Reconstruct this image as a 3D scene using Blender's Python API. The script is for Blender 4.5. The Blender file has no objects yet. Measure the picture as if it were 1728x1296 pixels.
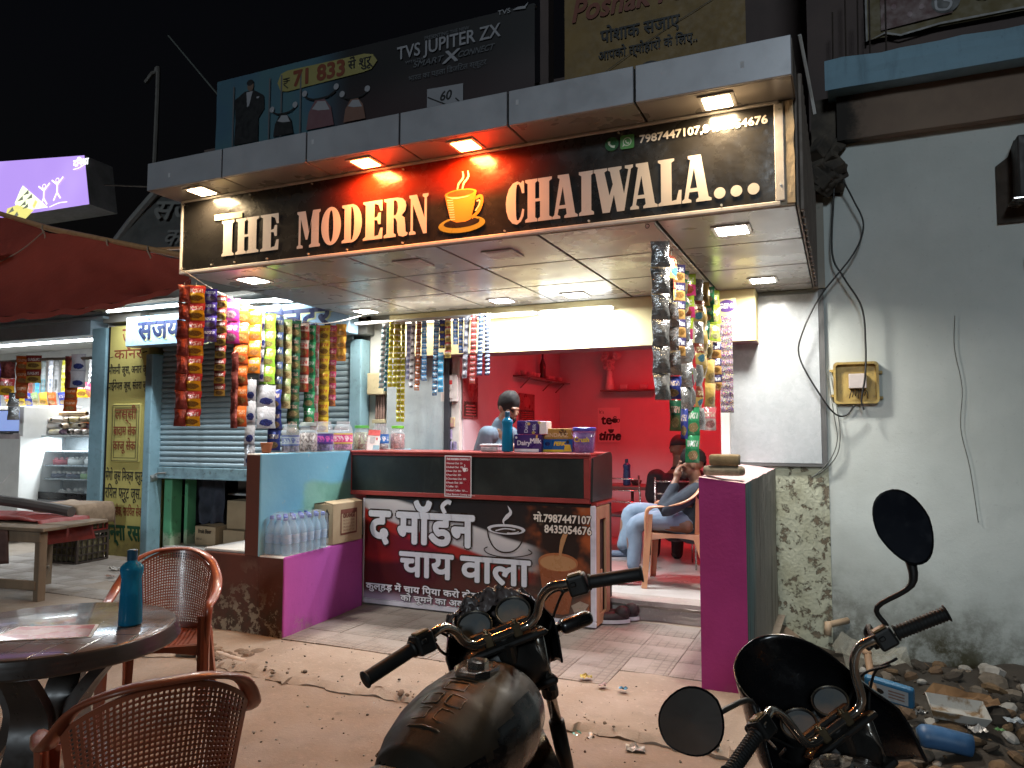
import bpy, bmesh, math, random
from math import sin, cos, pi, radians
from mathutils import Vector, Matrix, Euler
random.seed(7)
sc = bpy.context.scene
COL = sc.collection

# ---------------------------------------------------------------- camera
cd = bpy.data.cameras.new('camera'); cam = bpy.data.objects.new('camera', cd); COL.objects.link(cam)
cd.sensor_fit = 'HORIZONTAL'; cd.sensor_width = 36.0; cd.lens = 36.0 * 1258.45 / 1728.0
cd.clip_start = 0.05; cd.clip_end = 400
_yaw, _pit, _rol = radians(23.881), radians(3.816), radians(0.103)
_f = Vector((-sin(_yaw) * cos(_pit), cos(_yaw) * cos(_pit), sin(_pit)))
_r = Vector((cos(_yaw), sin(_yaw), 0)); _u = _r.cross(_f)
_r2 = cos(_rol) * _r + sin(_rol) * _u; _u2 = -sin(_rol) * _r + cos(_rol) * _u
cam.matrix_world = Matrix(((_r2.x, _u2.x, -_f.x, 0), (_r2.y, _u2.y, -_f.y, 0), (_r2.z, _u2.z, -_f.z, 1.45), (0, 0, 0, 1)))
sc.camera = cam

# ---------------------------------------------------------------- night sky, faint street glow, exposure
w = bpy.data.worlds.new('World'); sc.world = w; w.use_nodes = True
wt = w.node_tree; bg = wt.nodes['Background']
sky = wt.nodes.new('ShaderNodeTexSky'); sky.sky_type = 'NISHITA'; sky.sun_disc = False
sky.sun_elevation = radians(-4.0); sky.sun_rotation = radians(200)
wt.links.new(sky.outputs[0], bg.inputs[0]); bg.inputs[1].default_value = 0.12
sl = bpy.data.lights.new('street_glow', 'SUN'); so = bpy.data.objects.new('street_glow', sl); COL.objects.link(so)
sl.energy = 0.60; sl.angle = radians(8); sl.color = (.80, 0.92, 1.0)
so.rotation_euler = Vector((-0.12, 0.93, -0.30)).to_track_quat('-Z', 'Y').to_euler()
sc.view_settings.view_transform = 'Standard'; sc.view_settings.look = 'None'
sc.view_settings.exposure = 0.2; sc.view_settings.gamma = 1.0; sc.view_settings.use_curve_mapping = False
sc.render.engine = 'CYCLES'
cy = sc.cycles
cy.use_denoising = True; cy.max_bounces = 7; cy.diffuse_bounces = 3; cy.glossy_bounces = 3
cy.transmission_bounces = 5; cy.transparent_max_bounces = 8; cy.caustics_reflective = False; cy.caustics_refractive = False
cy.sample_clamp_indirect = 4.0; cy.use_light_tree = True

# ---------------------------------------------------------------- helpers
class MB:
    """collects geometry for one mesh"""
    def __init__(s): s.v = []; s.f = []; s.m = []
    def add(s, vs, fs, mi=0, M=None):
        n = len(s.v)
        for p in vs:
            p = Vector(p)
            s.v.append(tuple(M @ p) if M is not None else tuple(p))
        for q in fs: s.f.append(tuple(i + n for i in q)); s.m.append(mi)
        return s
    def box(s, a, b, mi=0, M=None):
        x0, x1 = sorted((a[0], b[0])); y0, y1 = sorted((a[1], b[1])); z0, z1 = sorted((a[2], b[2]))
        return s.add([(x0, y0, z0), (x1, y0, z0), (x1, y1, z0), (x0, y1, z0), (x0, y0, z1), (x1, y0, z1), (x1, y1, z1), (x0, y1, z1)],
                     [(0, 3, 2, 1), (4, 5, 6, 7), (0, 1, 5, 4), (1, 2, 6, 5), (2, 3, 7, 6), (3, 0, 4, 7)], mi, M)
    def rbox(s, a, b, r=.01, n=2, mi=0, M=None):
        """box with rounded edges"""
        bm = bmesh.new(); bmesh.ops.create_cube(bm, size=1)
        a = Vector(a); b = Vector(b); c = (a + b) / 2; d = b - a
        for v in bm.verts: v.co = Vector((v.co.x * abs(d.x), v.co.y * abs(d.y), v.co.z * abs(d.z))) + c
        bmesh.ops.bevel(bm, geom=list(bm.edges), offset=min(r, .49 * min(abs(x) for x in d)), segments=n, affect='EDGES', profile=.5)
        s.frombm(bm, mi, M); return s
    def frombm(s, bm, mi=0, M=None):
        bm.verts.ensure_lookup_table()
        for i, v in enumerate(bm.verts): v.index = i
        s.add([v.co.copy() for v in bm.verts], [tuple(v.index for v in f.verts) for f in bm.faces], mi, M); bm.free()
    def cyl(s, p0, p1, r0, r1=None, n=12, mi=0, caps=True, M=None):
        r1 = r0 if r1 is None else r1
        p0, p1 = Vector(p0), Vector(p1); z = (p1 - p0).normalized()
        x = z.orthogonal().normalized(); y = z.cross(x)
        vs = [p0 + r0 * (cos(2 * pi * i / n) * x + sin(2 * pi * i / n) * y) for i in range(n)] + \
             [p1 + r1 * (cos(2 * pi * i / n) * x + sin(2 * pi * i / n) * y) for i in range(n)]
        fs = [(i, (i + 1) % n, n + (i + 1) % n, n + i) for i in range(n)]
        if caps: fs += [tuple(range(n - 1, -1, -1)), tuple(range(n, 2 * n))]
        return s.add(vs, fs, mi, M)
    def tube(s, pts, r, n=8, mi=0, M=None, closed=False, caps=True):
        pts = [Vector(p) for p in pts]; k = len(pts)
        rr = r if isinstance(r, (list, tuple)) else [r] * k
        vs = []; fs = []; up = None
        for i, p in enumerate(pts):
            if closed: t = (pts[(i + 1) % k] - pts[i - 1]).normalized()
            else: t = (pts[min(i + 1, k - 1)] - pts[max(i - 1, 0)]).normalized()
            if up is None: up = t.orthogonal().normalized()
            up = (up - t * up.dot(t)).normalized(); sd = t.cross(up)
            vs += [p + rr[i] * (cos(2 * pi * j / n) * up + sin(2 * pi * j / n) * sd) for j in range(n)]
        for i in range(k if closed else k - 1):
            a = i * n; b = ((i + 1) % k) * n
            fs += [(a + j, a + (j + 1) % n, b + (j + 1) % n, b + j) for j in range(n)]
        if caps and not closed: fs += [tuple(range(n - 1, -1, -1)), tuple(range((k - 1) * n, k * n))]
        return s.add(vs, fs, mi, M)
    def lathe(s, prof, n=20, mi=0, M=None, cap=True):
        """prof: list of (radius, z)"""
        vs = []; fs = []
        for r, z in prof: vs += [(r * cos(2 * pi * j / n), r * sin(2 * pi * j / n), z) for j in range(n)]
        for i in range(len(prof) - 1):
            a = i * n; b = a + n
            fs += [(a + j, a + (j + 1) % n, b + (j + 1) % n, b + j) for j in range(n)]
        if cap: fs += [tuple(range(n - 1, -1, -1)), tuple(range((len(prof) - 1) * n, len(prof) * n))]
        return s.add(vs, fs, mi, M)
    def grid(s, fn, nu, nv, mi=0, M=None, flip=False):
        vs = [fn(i / nu, j / nv) for j in range(nv + 1) for i in range(nu + 1)]; k = nu + 1
        fs = [(j * k + i, j * k + i + 1, (j + 1) * k + i + 1, (j + 1) * k + i) for j in range(nv) for i in range(nu)]
        if flip: fs = [q[::-1] for q in fs]
        return s.add(vs, fs, mi, M)
    def prism(s, poly, h, mi=0, M=None):
        """2-D outline (ccw) in xy raised from z=0 to h"""
        n = len(poly)
        return s.add([(x, y, 0) for x, y in poly] + [(x, y, h) for x, y in poly],
                     [tuple(range(n - 1, -1, -1)), tuple(range(n, 2 * n))] + [(i, (i + 1) % n, n + (i + 1) % n, n + i) for i in range(n)], mi, M)
    def ball(s, c, r, nu=12, nv=8, mi=0, M=None):
        if not isinstance(r, (tuple, list)): r = (r, r, r)
        c = Vector(c); vs = []; fs = []
        for j in range(1, nv):
            a = pi * j / nv
            vs += [(c.x + r[0] * sin(a) * cos(2 * pi * i / nu), c.y + r[1] * sin(a) * sin(2 * pi * i / nu), c.z + r[2] * cos(a)) for i in range(nu)]
        vs += [(c.x, c.y, c.z + r[2]), (c.x, c.y, c.z - r[2])]; t = len(vs) - 2; b = t + 1
        for j in range(nv - 2):
            fs += [(j * nu + i, (j + 1) * nu + i, (j + 1) * nu + (i + 1) % nu, j * nu + (i + 1) % nu) for i in range(nu)]
        fs += [(t, i, (i + 1) % nu) for i in range(nu)] + [(b, (nv - 2) * nu + (i + 1) % nu, (nv - 2) * nu + i) for i in range(nu)]
        return s.add(vs, fs, mi, M)
    def mesh(s, name, mats, smooth=False):
        me = bpy.data.meshes.new(name); me.from_pydata(s.v, [], s.f)
        for m in (mats if isinstance(mats, (list, tuple)) else [mats]): me.materials.append(m)
        me.polygons.foreach_set('material_index', s.m)
        if smooth: me.polygons.foreach_set('use_smooth', [True] * len(s.f))
        me.validate(); me.update()
        return me

def link(o, parent=None, world=True):
    COL.objects.link(o)
    if parent is not None:
        o.parent = parent
        if world: o.matrix_parent_inverse = abs_matrix(parent).inverted()
    return o
def abs_matrix(o):
    m = Matrix.LocRotScale(o.location, o.rotation_euler, o.scale)
    return abs_matrix(o.parent) @ o.matrix_parent_inverse @ m if o.parent else m
def tag(o, label=None, cat=None, group=None, kind=None):
    for k, v in (('label', label), ('category', cat), ('group', group), ('kind', kind)):
        if v: o[k] = v
    return o
def obj(name, mb, mats, parent=None, smooth=False, world=True, label=None, cat=None, group=None, kind=None, sharp=None):
    """one mesh object; world=True: the geometry is given in world coordinates"""
    me = mb if isinstance(mb, bpy.types.Mesh) else mb.mesh(name, mats, smooth)
    if sharp: me.set_sharp_from_angle(angle=radians(sharp))
    o = bpy.data.objects.new(name, me); link(o, parent, world)
    return tag(o, label, cat, group, kind)
def thing(name, label, cat, loc=(0, 0, 0), rotz=0, group=None, rot=None):
    o = bpy.data.objects.new(name, None); o.empty_display_size = .1; COL.objects.link(o)
    o.location = loc; o.rotation_euler = rot if rot else (0, 0, rotz)
    return tag(o, label, cat, group)
def dup(root, loc=None, rot=None, label=None, scale=None):
    r = root.copy(); COL.objects.link(r)
    if loc is not None: r.location = loc
    if rot is not None: r.rotation_euler = rot
    if scale: r.scale = (scale,) * 3
    if label: r['label'] = label
    for ch in list(root.children):
        c = ch.copy(); COL.objects.link(c); c.parent = r
        for g in list(ch.children):
            d = g.copy(); COL.objects.link(d); d.parent = c
    return r
def solid(o, t, off=0):
    m = o.modifiers.new('s', 'SOLIDIFY'); m.thickness = t; m.offset = off; return o
def subd(o, n=1):
    m = o.modifiers.new('d', 'SUBSURF'); m.levels = n; m.render_levels = n; return o
def smooth_path(pts, k=6):
    """Catmull-Rom through pts"""
    P = [Vector(p) for p in pts]; P = [2 * P[0] - P[1]] + P + [2 * P[-1] - P[-2]]; out = []
    for i in range(1, len(P) - 2):
        a, b, c, d = P[i - 1:i + 3]
        for j in range(k):
            t = j / k
            out.append(.5 * ((2 * b) + (c - a) * t + (2 * a - 5 * b + 4 * c - d) * t * t + (3 * b - a - 3 * c + d) * t ** 3))
    out.append(P[-2]); return out
def lerp(a, b, t): return a + (b - a) * t

# ---------------------------------------------------------------- node helper
class NT:
    def __init__(s, name):
        s.m = bpy.data.materials.new(name); s.m.use_nodes = True; s.t = s.m.node_tree
        s.b = s.t.nodes['Principled BSDF']; s.out = s.t.nodes['Material Output']; s._co = {}
    def n(s, typ, **kw):
        nd = s.t.nodes.new(typ)
        for k, v in kw.items(): setattr(nd, k, v)
        return nd
    def l(s, a, b): s.t.links.new(a, b)
    def co(s, which='Object'):
        if 'c' not in s._co: s._co['c'] = s.n('ShaderNodeTexCoord')
        return s._co['c'].outputs[which]
    def setin(s, sock, v):
        if hasattr(v, 'is_linked') or isinstance(v, bpy.types.NodeSocket): s.l(v, sock)
        elif isinstance(v, (tuple, list)) and len(v) == 3 and sock.type == 'RGBA': sock.default_value = (*v, 1)
        else: sock.default_value = v
    def noise(s, scale=5, detail=4, rough=.55, vec=None, dist=0):
        nd = s.n('ShaderNodeTexNoise'); nd.inputs['Scale'].default_value = scale; nd.inputs['Detail'].default_value = detail
        nd.inputs['Roughness'].default_value = rough; nd.inputs['Distortion'].default_value = dist
        s.l(vec if vec is not None else s.co(), nd.inputs['Vector']); return nd.outputs['Fac']
    def vor(s, scale=5, feature='F1', vec=None, out='Distance', rnd=1):
        nd = s.n('ShaderNodeTexVoronoi'); nd.feature = feature; nd.inputs['Scale'].default_value = scale
        nd.inputs['Randomness'].default_value = rnd
        s.l(vec if vec is not None else s.co(), nd.inputs['Vector']); return nd.outputs[out]
    def mapped(s, scale=(1, 1, 1), loc=(0, 0, 0), rot=(0, 0, 0), which='Object'):
        nd = s.n('ShaderNodeMapping'); nd.inputs['Scale'].default_value = scale; nd.inputs['Location'].default_value = loc
        nd.inputs['Rotation'].default_value = rot; s.l(s.co(which), nd.inputs['Vector']); return nd.outputs[0]
    def ramp(s, fac, lo, hi, a=0., b=1.):
        nd = s.n('ShaderNodeMapRange'); nd.interpolation_type = 'SMOOTHSTEP'
        s.setin(nd.inputs['Value'], fac); s.setin(nd.inputs['From Min'], lo); s.setin(nd.inputs['From Max'], hi)
        s.setin(nd.inputs['To Min'], a); s.setin(nd.inputs['To Max'], b); return nd.outputs['Result']
    def mix(s, fac, a, b, mode='MIX'):
        nd = s.n('ShaderNodeMix'); nd.data_type = 'RGBA'; nd.blend_type = mode
        s.setin(nd.inputs[0], fac); s.setin(nd.inputs[6], a); s.setin(nd.inputs[7], b); return nd.outputs[2]
    def math(s, op, a, b=0., c=0.):
        nd = s.n('ShaderNodeMath'); nd.operation = op; s.setin(nd.inputs[0], a); s.setin(nd.inputs[1], b); s.setin(nd.inputs[2], c); return nd.outputs[0]
    def sep(s, vec=None):
        nd = s.n('ShaderNodeSeparateXYZ'); s.l(vec if vec is not None else s.co(), nd.inputs[0]); return nd.outputs
    def bump(s, h, strength=.3, dist=.01):
        nd = s.n('ShaderNodeBump'); nd.inputs['Strength'].default_value = strength; nd.inputs['Distance'].default_value = dist
        s.l(h, nd.inputs['Height']); s.l(nd.outputs[0], s.b.inputs['Normal'])
        return nd
    def col(s, v): s.setin(s.b.inputs['Base Color'], v)
    def set(s, **k):
        for a, v in k.items(): s.setin(s.b.inputs[a.replace('_', ' ')], v)
        return s

_mc = {}
def mat(name, c, rough=.6, metal=0., c2=None, ns=7., lo=.35, hi=.7, bump=0., bs=70., coat=0., spec=.5, grime=0., det=4):
    """general surface: colour varied by noise, optional fine relief and grime"""
    if name in _mc: return _mc[name]
    t = NT(name)
    c2 = c2 if c2 else tuple(x * .78 for x in c)
    colr = t.mix(t.ramp(t.noise(ns, det), lo, hi), c, c2)
    if grime:
        colr = t.mix(t.ramp(t.noise(ns * 2.7, 7, .7), .52, .72, 0, grime), colr, (.05, .042, .033))
    t.col(colr); t.set(Roughness=t.ramp(t.noise(ns * 3, 3), .2, .8, max(0, rough - .1), min(1, rough + .12)), Metallic=metal)
    t.b.inputs['Specular IOR Level'].default_value = spec
    if coat: t.set(Coat_Weight=coat, Coat_Roughness=.12)
    if bump: t.bump(t.noise(bs, 5, .6), bump, .006)
    _mc[name] = t.m; return t.m
def glow(name, c, s):
    if name in _mc: return _mc[name]
    t = NT(name); t.col((.8, .8, .8)); t.set(Emission_Color=c, Emission_Strength=s); _mc[name] = t.m; return t.m
def glass(name, c=(1, 1, 1), rough=.02, alpha=.22, spec=.5):
    """thin clear sheet: mostly see-through with reflections"""
    if name in _mc: return _mc[name]
    t = NT(name); t.col(c); t.set(Roughness=rough, Alpha=alpha); t.b.inputs['Specular IOR Level'].default_value = spec
    _mc[name] = t.m; return t.m

# ---------------------------------------------------------------- lettering
_tc = {}
def text_geo(body, bold=0., res=3):
    k = (body, bold, res)
    if k in _tc: return _tc[k]
    c = bpy.data.curves.new('t', 'FONT'); c.body = body; c.size = 1; c.resolution_u = res; c.offset = bold
    o = bpy.data.objects.new('t', c); COL.objects.link(o); bpy.context.view_layer.update()
    me = bpy.data.meshes.new_from_object(o)
    vs = [tuple(v.co) for v in me.vertices]; fs = [tuple(p.vertices) for p in me.polygons]
    bpy.data.objects.remove(o); bpy.data.curves.remove(c); bpy.data.meshes.remove(me)
    xs = [v[0] for v in vs] or [0]; ys = [v[1] for v in vs] or [0]
    _tc[k] = (vs, fs, min(xs), max(xs), min(ys), max(ys)); return _tc[k]
def put_text(mb, body, x, y, h=None, w=None, mi=0, M=None, bold=0., fat=0., z=0., shear=0., align='l', size=None, res=3):
    """lay text into the local xy plane: baseline-left at x,y; size = em size, or h = letter height, or w = total width; fat thickens the strokes"""
    vs, fs, x0, x1, y0, y1 = text_geo(body, bold, res)
    if not vs: return
    s = size if size else (h / (.69) if h else w / (x1 - x0))
    sx = w / (x1 - x0) if w else s
    dx = x - x0 * sx
    if align == 'c': dx -= (x1 - x0) * sx / 2
    if align == 'r': dx -= (x1 - x0) * sx
    offs = [(0, 0)]
    if fat: offs = [(fat * cos(a), fat * sin(a)) for a in [i * pi / 4 for i in range(8)]] + [(0, 0)]
    for i, (ox, oy) in enumerate(offs):
        mb.add([(dx + v[0] * sx + ox + shear * v[1] * s, y + v[1] * s + oy, z + i * .00012) for v in vs], fs, mi, M)
def poly_shape(polys, depth=0.):
    """filled flat shape from outlines (inner outlines are holes); returns verts, faces"""
    c = bpy.data.curves.new('p', 'CURVE'); c.dimensions = '2D'; c.fill_mode = 'BOTH' if depth else 'FRONT'; c.extrude = depth
    for P in polys:
        sp = c.splines.new('POLY'); sp.points.add(len(P) - 1); sp.use_cyclic_u = True
        for q, (x, y) in zip(sp.points, P): q.co = (x, y, 0, 1)
    o = bpy.data.objects.new('p', c); COL.objects.link(o); bpy.context.view_layer.update()
    me = bpy.data.meshes.new_from_object(o)
    vs = [tuple(v.co) for v in me.vertices]; fs = [tuple(p.vertices) for p in me.polygons]
    bpy.data.objects.remove(o); bpy.data.curves.remove(c); bpy.data.meshes.remove(me)
    return vs, fs
def put_shape(mb, polys, mi=0, M=None, x=0, y=0, s=1, z=0, depth=0., sx=None):
    vs, fs = poly_shape(polys, depth); sx = s if sx is None else sx
    mb.add([(x + v[0] * sx, y + v[1] * s, z + v[2]) for v in vs], fs, mi, M)
def disc(cx, cy, rx, ry=None, n=24, a0=0, a1=2 * pi):
    ry = rx if ry is None else ry
    return [(cx + rx * cos(a0 + (a1 - a0) * i / n), cy + ry * sin(a0 + (a1 - a0) * i / n)) for i in range(n + (0 if abs(a1 - a0 - 2 * pi) < 1e-6 else 1))]
def stroke(pts, wd, k=6):
    """ribbon outline following pts; wd a width or widths at the points"""
    P = smooth_path([(x, y, 0) for x, y in pts], k) if k > 1 else [Vector((x, y, 0)) for x, y in pts]
    n = len(P); W = wd if isinstance(wd, (list, tuple)) else [wd, wd]
    L = []; R = []
    for i, p in enumerate(P):
        t = (P[min(i + 1, n - 1)] - P[max(i - 1, 0)]).normalized(); nn = Vector((-t.y, t.x, 0))
        u = i / (n - 1) * (len(W) - 1); j = min(int(u), len(W) - 2); ww = lerp(W[j], W[j + 1], u - j) / 2
        L.append((p.x + nn.x * ww, p.y + nn.y * ww)); R.append((p.x - nn.x * ww, p.y - nn.y * ww))
    return R + L[::-1]
def ribbon(mb, pts, wd, mi=0, M=None, z=0., k=6):
    P = stroke(pts, wd, k); n = len(P) // 2
    mb.add([(x, y, z) for x, y in P], [(i, i + 1, 2 * n - 2 - i, 2 * n - 1 - i) for i in range(n - 1)], mi, M)
def FACE(x, y, z):
    """frame of a surface that looks to the street: local x to the right, local y up, local z towards the street"""
    return Matrix(((1, 0, 0, x), (0, 0, -1, y), (0, 1, 0, z), (0, 0, 0, 1)))
def fquad(mb, x0, z0, x1, z1, y, mi=0):
    """rectangle in the plane Y=y looking at the street"""
    mb.add([(x0, y, z0), (x1, y, z0), (x1, y, z1), (x0, y, z1)], [(0, 1, 2, 3)], mi)
from mathutils import noise as mn
def nz(x, y, z=0., s=1.): return mn.noise(Vector((x * s, y * s, z)))
def fb(x, y, z=0.): return nz(x, y, z) + .5 * nz(x, y, z + 3, 2.1) + .25 * nz(x, y, z + 7, 4.3)

# ================================================================ materials of the setting
def m_ground(name, c, c2, tilegrid=False):
    t = NT(name)
    col = t.mix(t.ramp(t.noise(1.3, 6, .6), .35, .68), c, c2)
    col = t.mix(t.ramp(t.noise(9, 6, .7), .5, .75, 0, .55), col, tuple(x * .62 for x in c))
    col = t.mix(t.ramp(t.noise(28, 4, .7), .56, .7, 0, .5), col, tuple(min(1, x * 1.35) for x in c))
    spots = t.ramp(t.vor(2.3, 'F1'), .05, .09, 1, 0)
    col = t.mix(t.math('MULTIPLY', spots, .7), col, tuple(x * .5 for x in c))
    h = t.math('ADD', t.noise(60, 6, .7), t.math('MULTIPLY', t.noise(7, 5), 1.6))
    if tilegrid:   # chequered relief pressed into each tile
        s = t.sep(); d = []
        for k in (0, 1):
            fr = t.math('FRACT', t.math('DIVIDE', s[k], .06)); d.append(t.math('ABSOLUTE', t.math('SUBTRACT', fr, .5)))
        g = t.ramp(t.math('MAXIMUM', d[0], d[1]), .40, .47)
        worn = t.ramp(t.noise(1.7, 4), .38, .6)
        g = t.math('MULTIPLY', g, worn)
        col = t.mix(t.math('MULTIPLY', g, .55), col, tuple(x * .45 for x in c))
        h = t.math('SUBTRACT', h, t.math('MULTIPLY', g, 1.2))
    t.col(col); t.set(Roughness=t.ramp(t.noise(3, 4), .3, .7, .62, .9)); t.bump(h, .45, .006)
    return t.m
M_STREET = m_ground('street_dust', (.235, .170, .122), (.18, .130, .095))
M_WALK = m_ground('walk_concrete', (.32, .26, .205), (.25, .195, .15))
M_TILE = m_ground('walk_tile', (.30, .26, .225), (.24, .2, .17), True)
M_DIRT = m_ground('wet_dirt', (.05, .038, .027), (.025, .02, .016))
def m_plaster(name, c, c2, damp=(0., .6), dampc=(.06, .055, .035), dampa=.9, streak=.35, chips=.0, bumpk=.25):
    """painted plaster with damp rising from its foot and long streaks; damp = heights between which it fades"""
    t = NT(name); s = t.sep()
    col = t.mix(t.ramp(t.noise(.9, 6, .6), .3, .7), c, c2)
    col = t.mix(t.ramp(t.noise(6, 6, .65, t.mapped((1, 1, .18))), .5, .75, 0, streak), col, tuple(x * .6 for x in c))
    col = t.mix(t.ramp(t.noise(34, 5, .7), .6, .72, 0, .5), col, tuple(x * .55 for x in c))
    zz = t.math('ADD', s[2], t.math('MULTIPLY', t.math('SUBTRACT', t.noise(2.2, 7, .65), .5), 1.1))
    d = t.ramp(zz, damp[1], damp[0])
    patt = t.ramp(t.noise(7, 7, .7), .35, .6, .45, 1)
    col = t.mix(t.math('MULTIPLY', t.math('MULTIPLY', d, patt), dampa), col, dampc)
    h = t.math('ADD', t.noise(45, 6, .65), t.math('MULTIPLY', t.noise(5, 5), 1.5))
    if chips:
        ck = t.math('MULTIPLY', t.ramp(t.noise(11, 8, .72), .515, .545), t.ramp(zz, damp[1] + chips, damp[0]))
        col = t.mix(t.math('MULTIPLY', ck, .85), col, (.33, .27, .19)); h = t.math('SUBTRACT', h, t.math('MULTIPLY', ck, 2.))
    t.col(col); t.set(Roughness=.82); t.bump(h, bumpk, .006); return t.m
M_RIGHTWALL = m_plaster('pale_green_plaster', (.58, .62, .60), (.48, .52, .50), (-.35, .55), (.05, .045, .022), 1.0, .12, .0)
M_BROWN = m_plaster('red_brown_paint', (.155, .042, .026), (.10, .034, .022), (.0, .42), (.05, .035, .022), .9, .5, .02)
M_PURPLE = m_plaster('magenta_paint', (.48, .085, .40), (.42, .07, .35), (-.25, .10), (.14, .06, .08), .9, .22, .04)
M_MAGENTA = m_plaster('crimson_magenta_paint', (.42, .035, .22), (.36, .03, .18), (-.25, .10), (.12, .03, .05), .8, .25, .03)
M_PINKTOP = mat('pale_pink_paint', (.62, .42, .42), .75, c2=(.52, .34, .33), bump=.2)
M_RAW = m_plaster('bare_masonry', (.27, .24, .20), (.17, .15, .12), (-.1, .5), (.06, .05, .035), .8, .9, .25, .5)
M_CREAM = mat('cream_paint', (.72, .62, .34), .7, c2=(.66, .55, .28), bump=.15, ns=3)
M_WHITEPAINT = mat('white_paint', (.74, .73, .70), .6, c2=(.66, .65, .62), bump=.1, ns=4)
M_GREYWALL = m_plaster('grey_plaster', (.33, .31, .27), (.25, .235, .2), (-.3, .2), (.08, .07, .05), .8, .5)
M_LIGHTGREY = m_plaster('pale_plaster', (.56, .57, .53), (.50, .51, .47), (-.3, .2), (.08, .07, .05), .8, .3)
M_DARKWALL = m_plaster('dark_upper_wall', (.105, .075, .068), (.07, .052, .05), (-9, -8), (0, 0, 0), 0, .5)
M_BEAM = m_plaster('brown_beam_paint', (.23, .165, .12), (.17, .12, .09), (-9, -8), (0, 0, 0), 0, .6)
M_LEDGE = m_plaster('pale_blue_ledge', (.22, .37, .47), (.17, .29, .37), (-9, -8), (0, 0, 0), 0, .9)
M_DARK = mat('dark_void', (.012, .011, .010), .9)
M_GAP = mat('panel_gap', (.02, .018, .016), .9)

# ================================================================ ground
def axis(a, b, fine0, fine1, df, dc):
    out = []; x = a
    while x < b:
        out.append(x); x += df if fine0 <= x < fine1 else dc
    out.append(b); return out
def ground_h(x, y):
    h = -.085 + .012 * fb(x * 1.3, y * 1.3)
    k = max(0., min(1., (x + .50) / .25)) * max(0., min(1., (y - 3.75) / .55))
    k *= 1 - max(0., min(1., (y - 6.9) / .1))
    return h + .025 - k * (.2 - .1 * nz(x, y, 5, 2.3)) + (0.02 * fb(x * 4, y * 4) if k > .5 else 0)
xs = axis(-60, 60, -9, 3, .09, 3.); ys = axis(-30, 60, -.5, 7, .09, 3.)
mb = MB(); k = len(xs)
mb.v = [(x, y, ground_h(x, y)) for y in ys for x in xs]
for j in range(len(ys) - 1):
    for i in range(k - 1):
        mb.f.append((j * k + i, j * k + i + 1, (j + 1) * k + i + 1, (j + 1) * k + i))
        mb.m.append(1 if xs[i] > -.42 and 3.95 < ys[j] < 6.9 and xs[i] < 3.0 else 0)
obj('street', mb, [M_STREET, M_DIRT], smooth=True, kind='structure')

def lip(x):
    y = 3.70 + .05 * nz(x, 0, 1, 1.6) + .035 * nz(x, 0, 2, 7) + .012 * nz(x, 0, 4, 23) + .05 * round(1.6 * nz(x, 0, 8, 3.3)) / 1.6
    return y + (.18 * max(0, 1 - abs(x + 3.95) / .35))
mb = MB(); n = 620; m = 30
for i in range(n + 1):
    x = lerp(-14, -.46, i / n) if i < 60 else lerp(-5.6, -.46, (i - 60) / (n - 60))
    if i < 60: x = lerp(-14, -5.6, i / 60)
    y0 = lip(x)
    for j in range(m + 1):
        if j == 0: p = (x, y0 + .01 + .012 * nz(x, 9, 0, 30), -.2)
        elif j == 1: p = (x + .01 * nz(x, 3, 2, 17), y0 - .02 + .03 * nz(x, 3, 8, 5), -.05 + .014 * nz(x, 1, 6, 11))
        elif j == 2: p = (x, y0 + .03 + .03 * nz(x, 5, 5, 9), -.026 + .010 * nz(x, 2, 9, 9))
        else:
            t = (j - 2) / (m - 2); y = lerp(y0 + .03, 6.9, t ** 1.6)
            p = (x, y, -.018 * max(0, 1 - (y - 3.7) / .6) + .006 * fb(x * 2, y * 2) - .004)
        mb.v.append(p)
for i in range(n):
    for j in range(m):
        a = i * (m + 1) + j; mb.f.append((a, a + m + 1, a + m + 2, a + 1)); mb.m.append(0)
WALK = obj('pavement', mb, [M_WALK], smooth=True, kind='structure', sharp=40)
# the pavement's tiles: thin square slabs set in the concrete
tile = MB().rbox((-.1478, -.1478, -.03), (.1478, .1478, .0), .003, 1).mesh('tile', M_TILE)
def lay_tiles(x0, x1, y0, y1, keep):
    y = y0
    while y < y1:
        x = x0
        while x < x1:
            if random.random() < keep(x, y):
                o = bpy.data.objects.new('tile', tile); link(o, WALK, False)
                o.location = (x, y, .002 + random.uniform(-.0015, .0015))
                o.rotation_euler = (random.uniform(-.006, .006), random.uniform(-.006, .006), random.choice((0, pi / 2)) + random.uniform(-.01, .01))
            x += .298
        y += .298
lay_tiles(-3.53, -.8, 4.42, 5.85, lambda x, y: .96 if y > 4.5 else .72)
lay_tiles(-8.9, -4.6, 4.75, 6.2, lambda x, y: .96)
# raised shop floor with its broken front edge
mb = MB(); mb.box((-3.4, 5.98, -.1), (-.77, 6.6, .148)); mb.box((-3.4, 6.6, -.1), (-.2, 9.3, .148))
FLOOR = obj('shop_floor', mb, mat('shop_floor_tile', (.50, .47, .44), .35, c2=(.42, .39, .36), ns=3), kind='structure')
mb = MB()
def stp(u, v):
    x = lerp(-1.78, -.76, u); k = nz(x, v * 3, 2, 6)
    if v < .55: return (x, 5.85 + .03 * v + .012 * k, lerp(-.05, .10, v / .55) + .006 * k)
    if v < .75: return (x, 5.84 - .01 + .014 * k, .118 + .008 * k)
    return (x, lerp(5.83, 6.05, (v - .75) / .25) + (.012 * k if v < .8 else 0), .15 + .003 * k)
mb.grid(stp, 40, 12)
obj('doorstep', mb, m_ground('step_cement', (.42, .37, .33), (.30, .26, .23)), kind='structure')

# ================================================================ walls round the shop front
def block(name, a, b, m, parent=None, r=.012, n=2, **kw):
    return obj(name, MB().rbox(a, b, r, n), m, parent, **kw)
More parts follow.
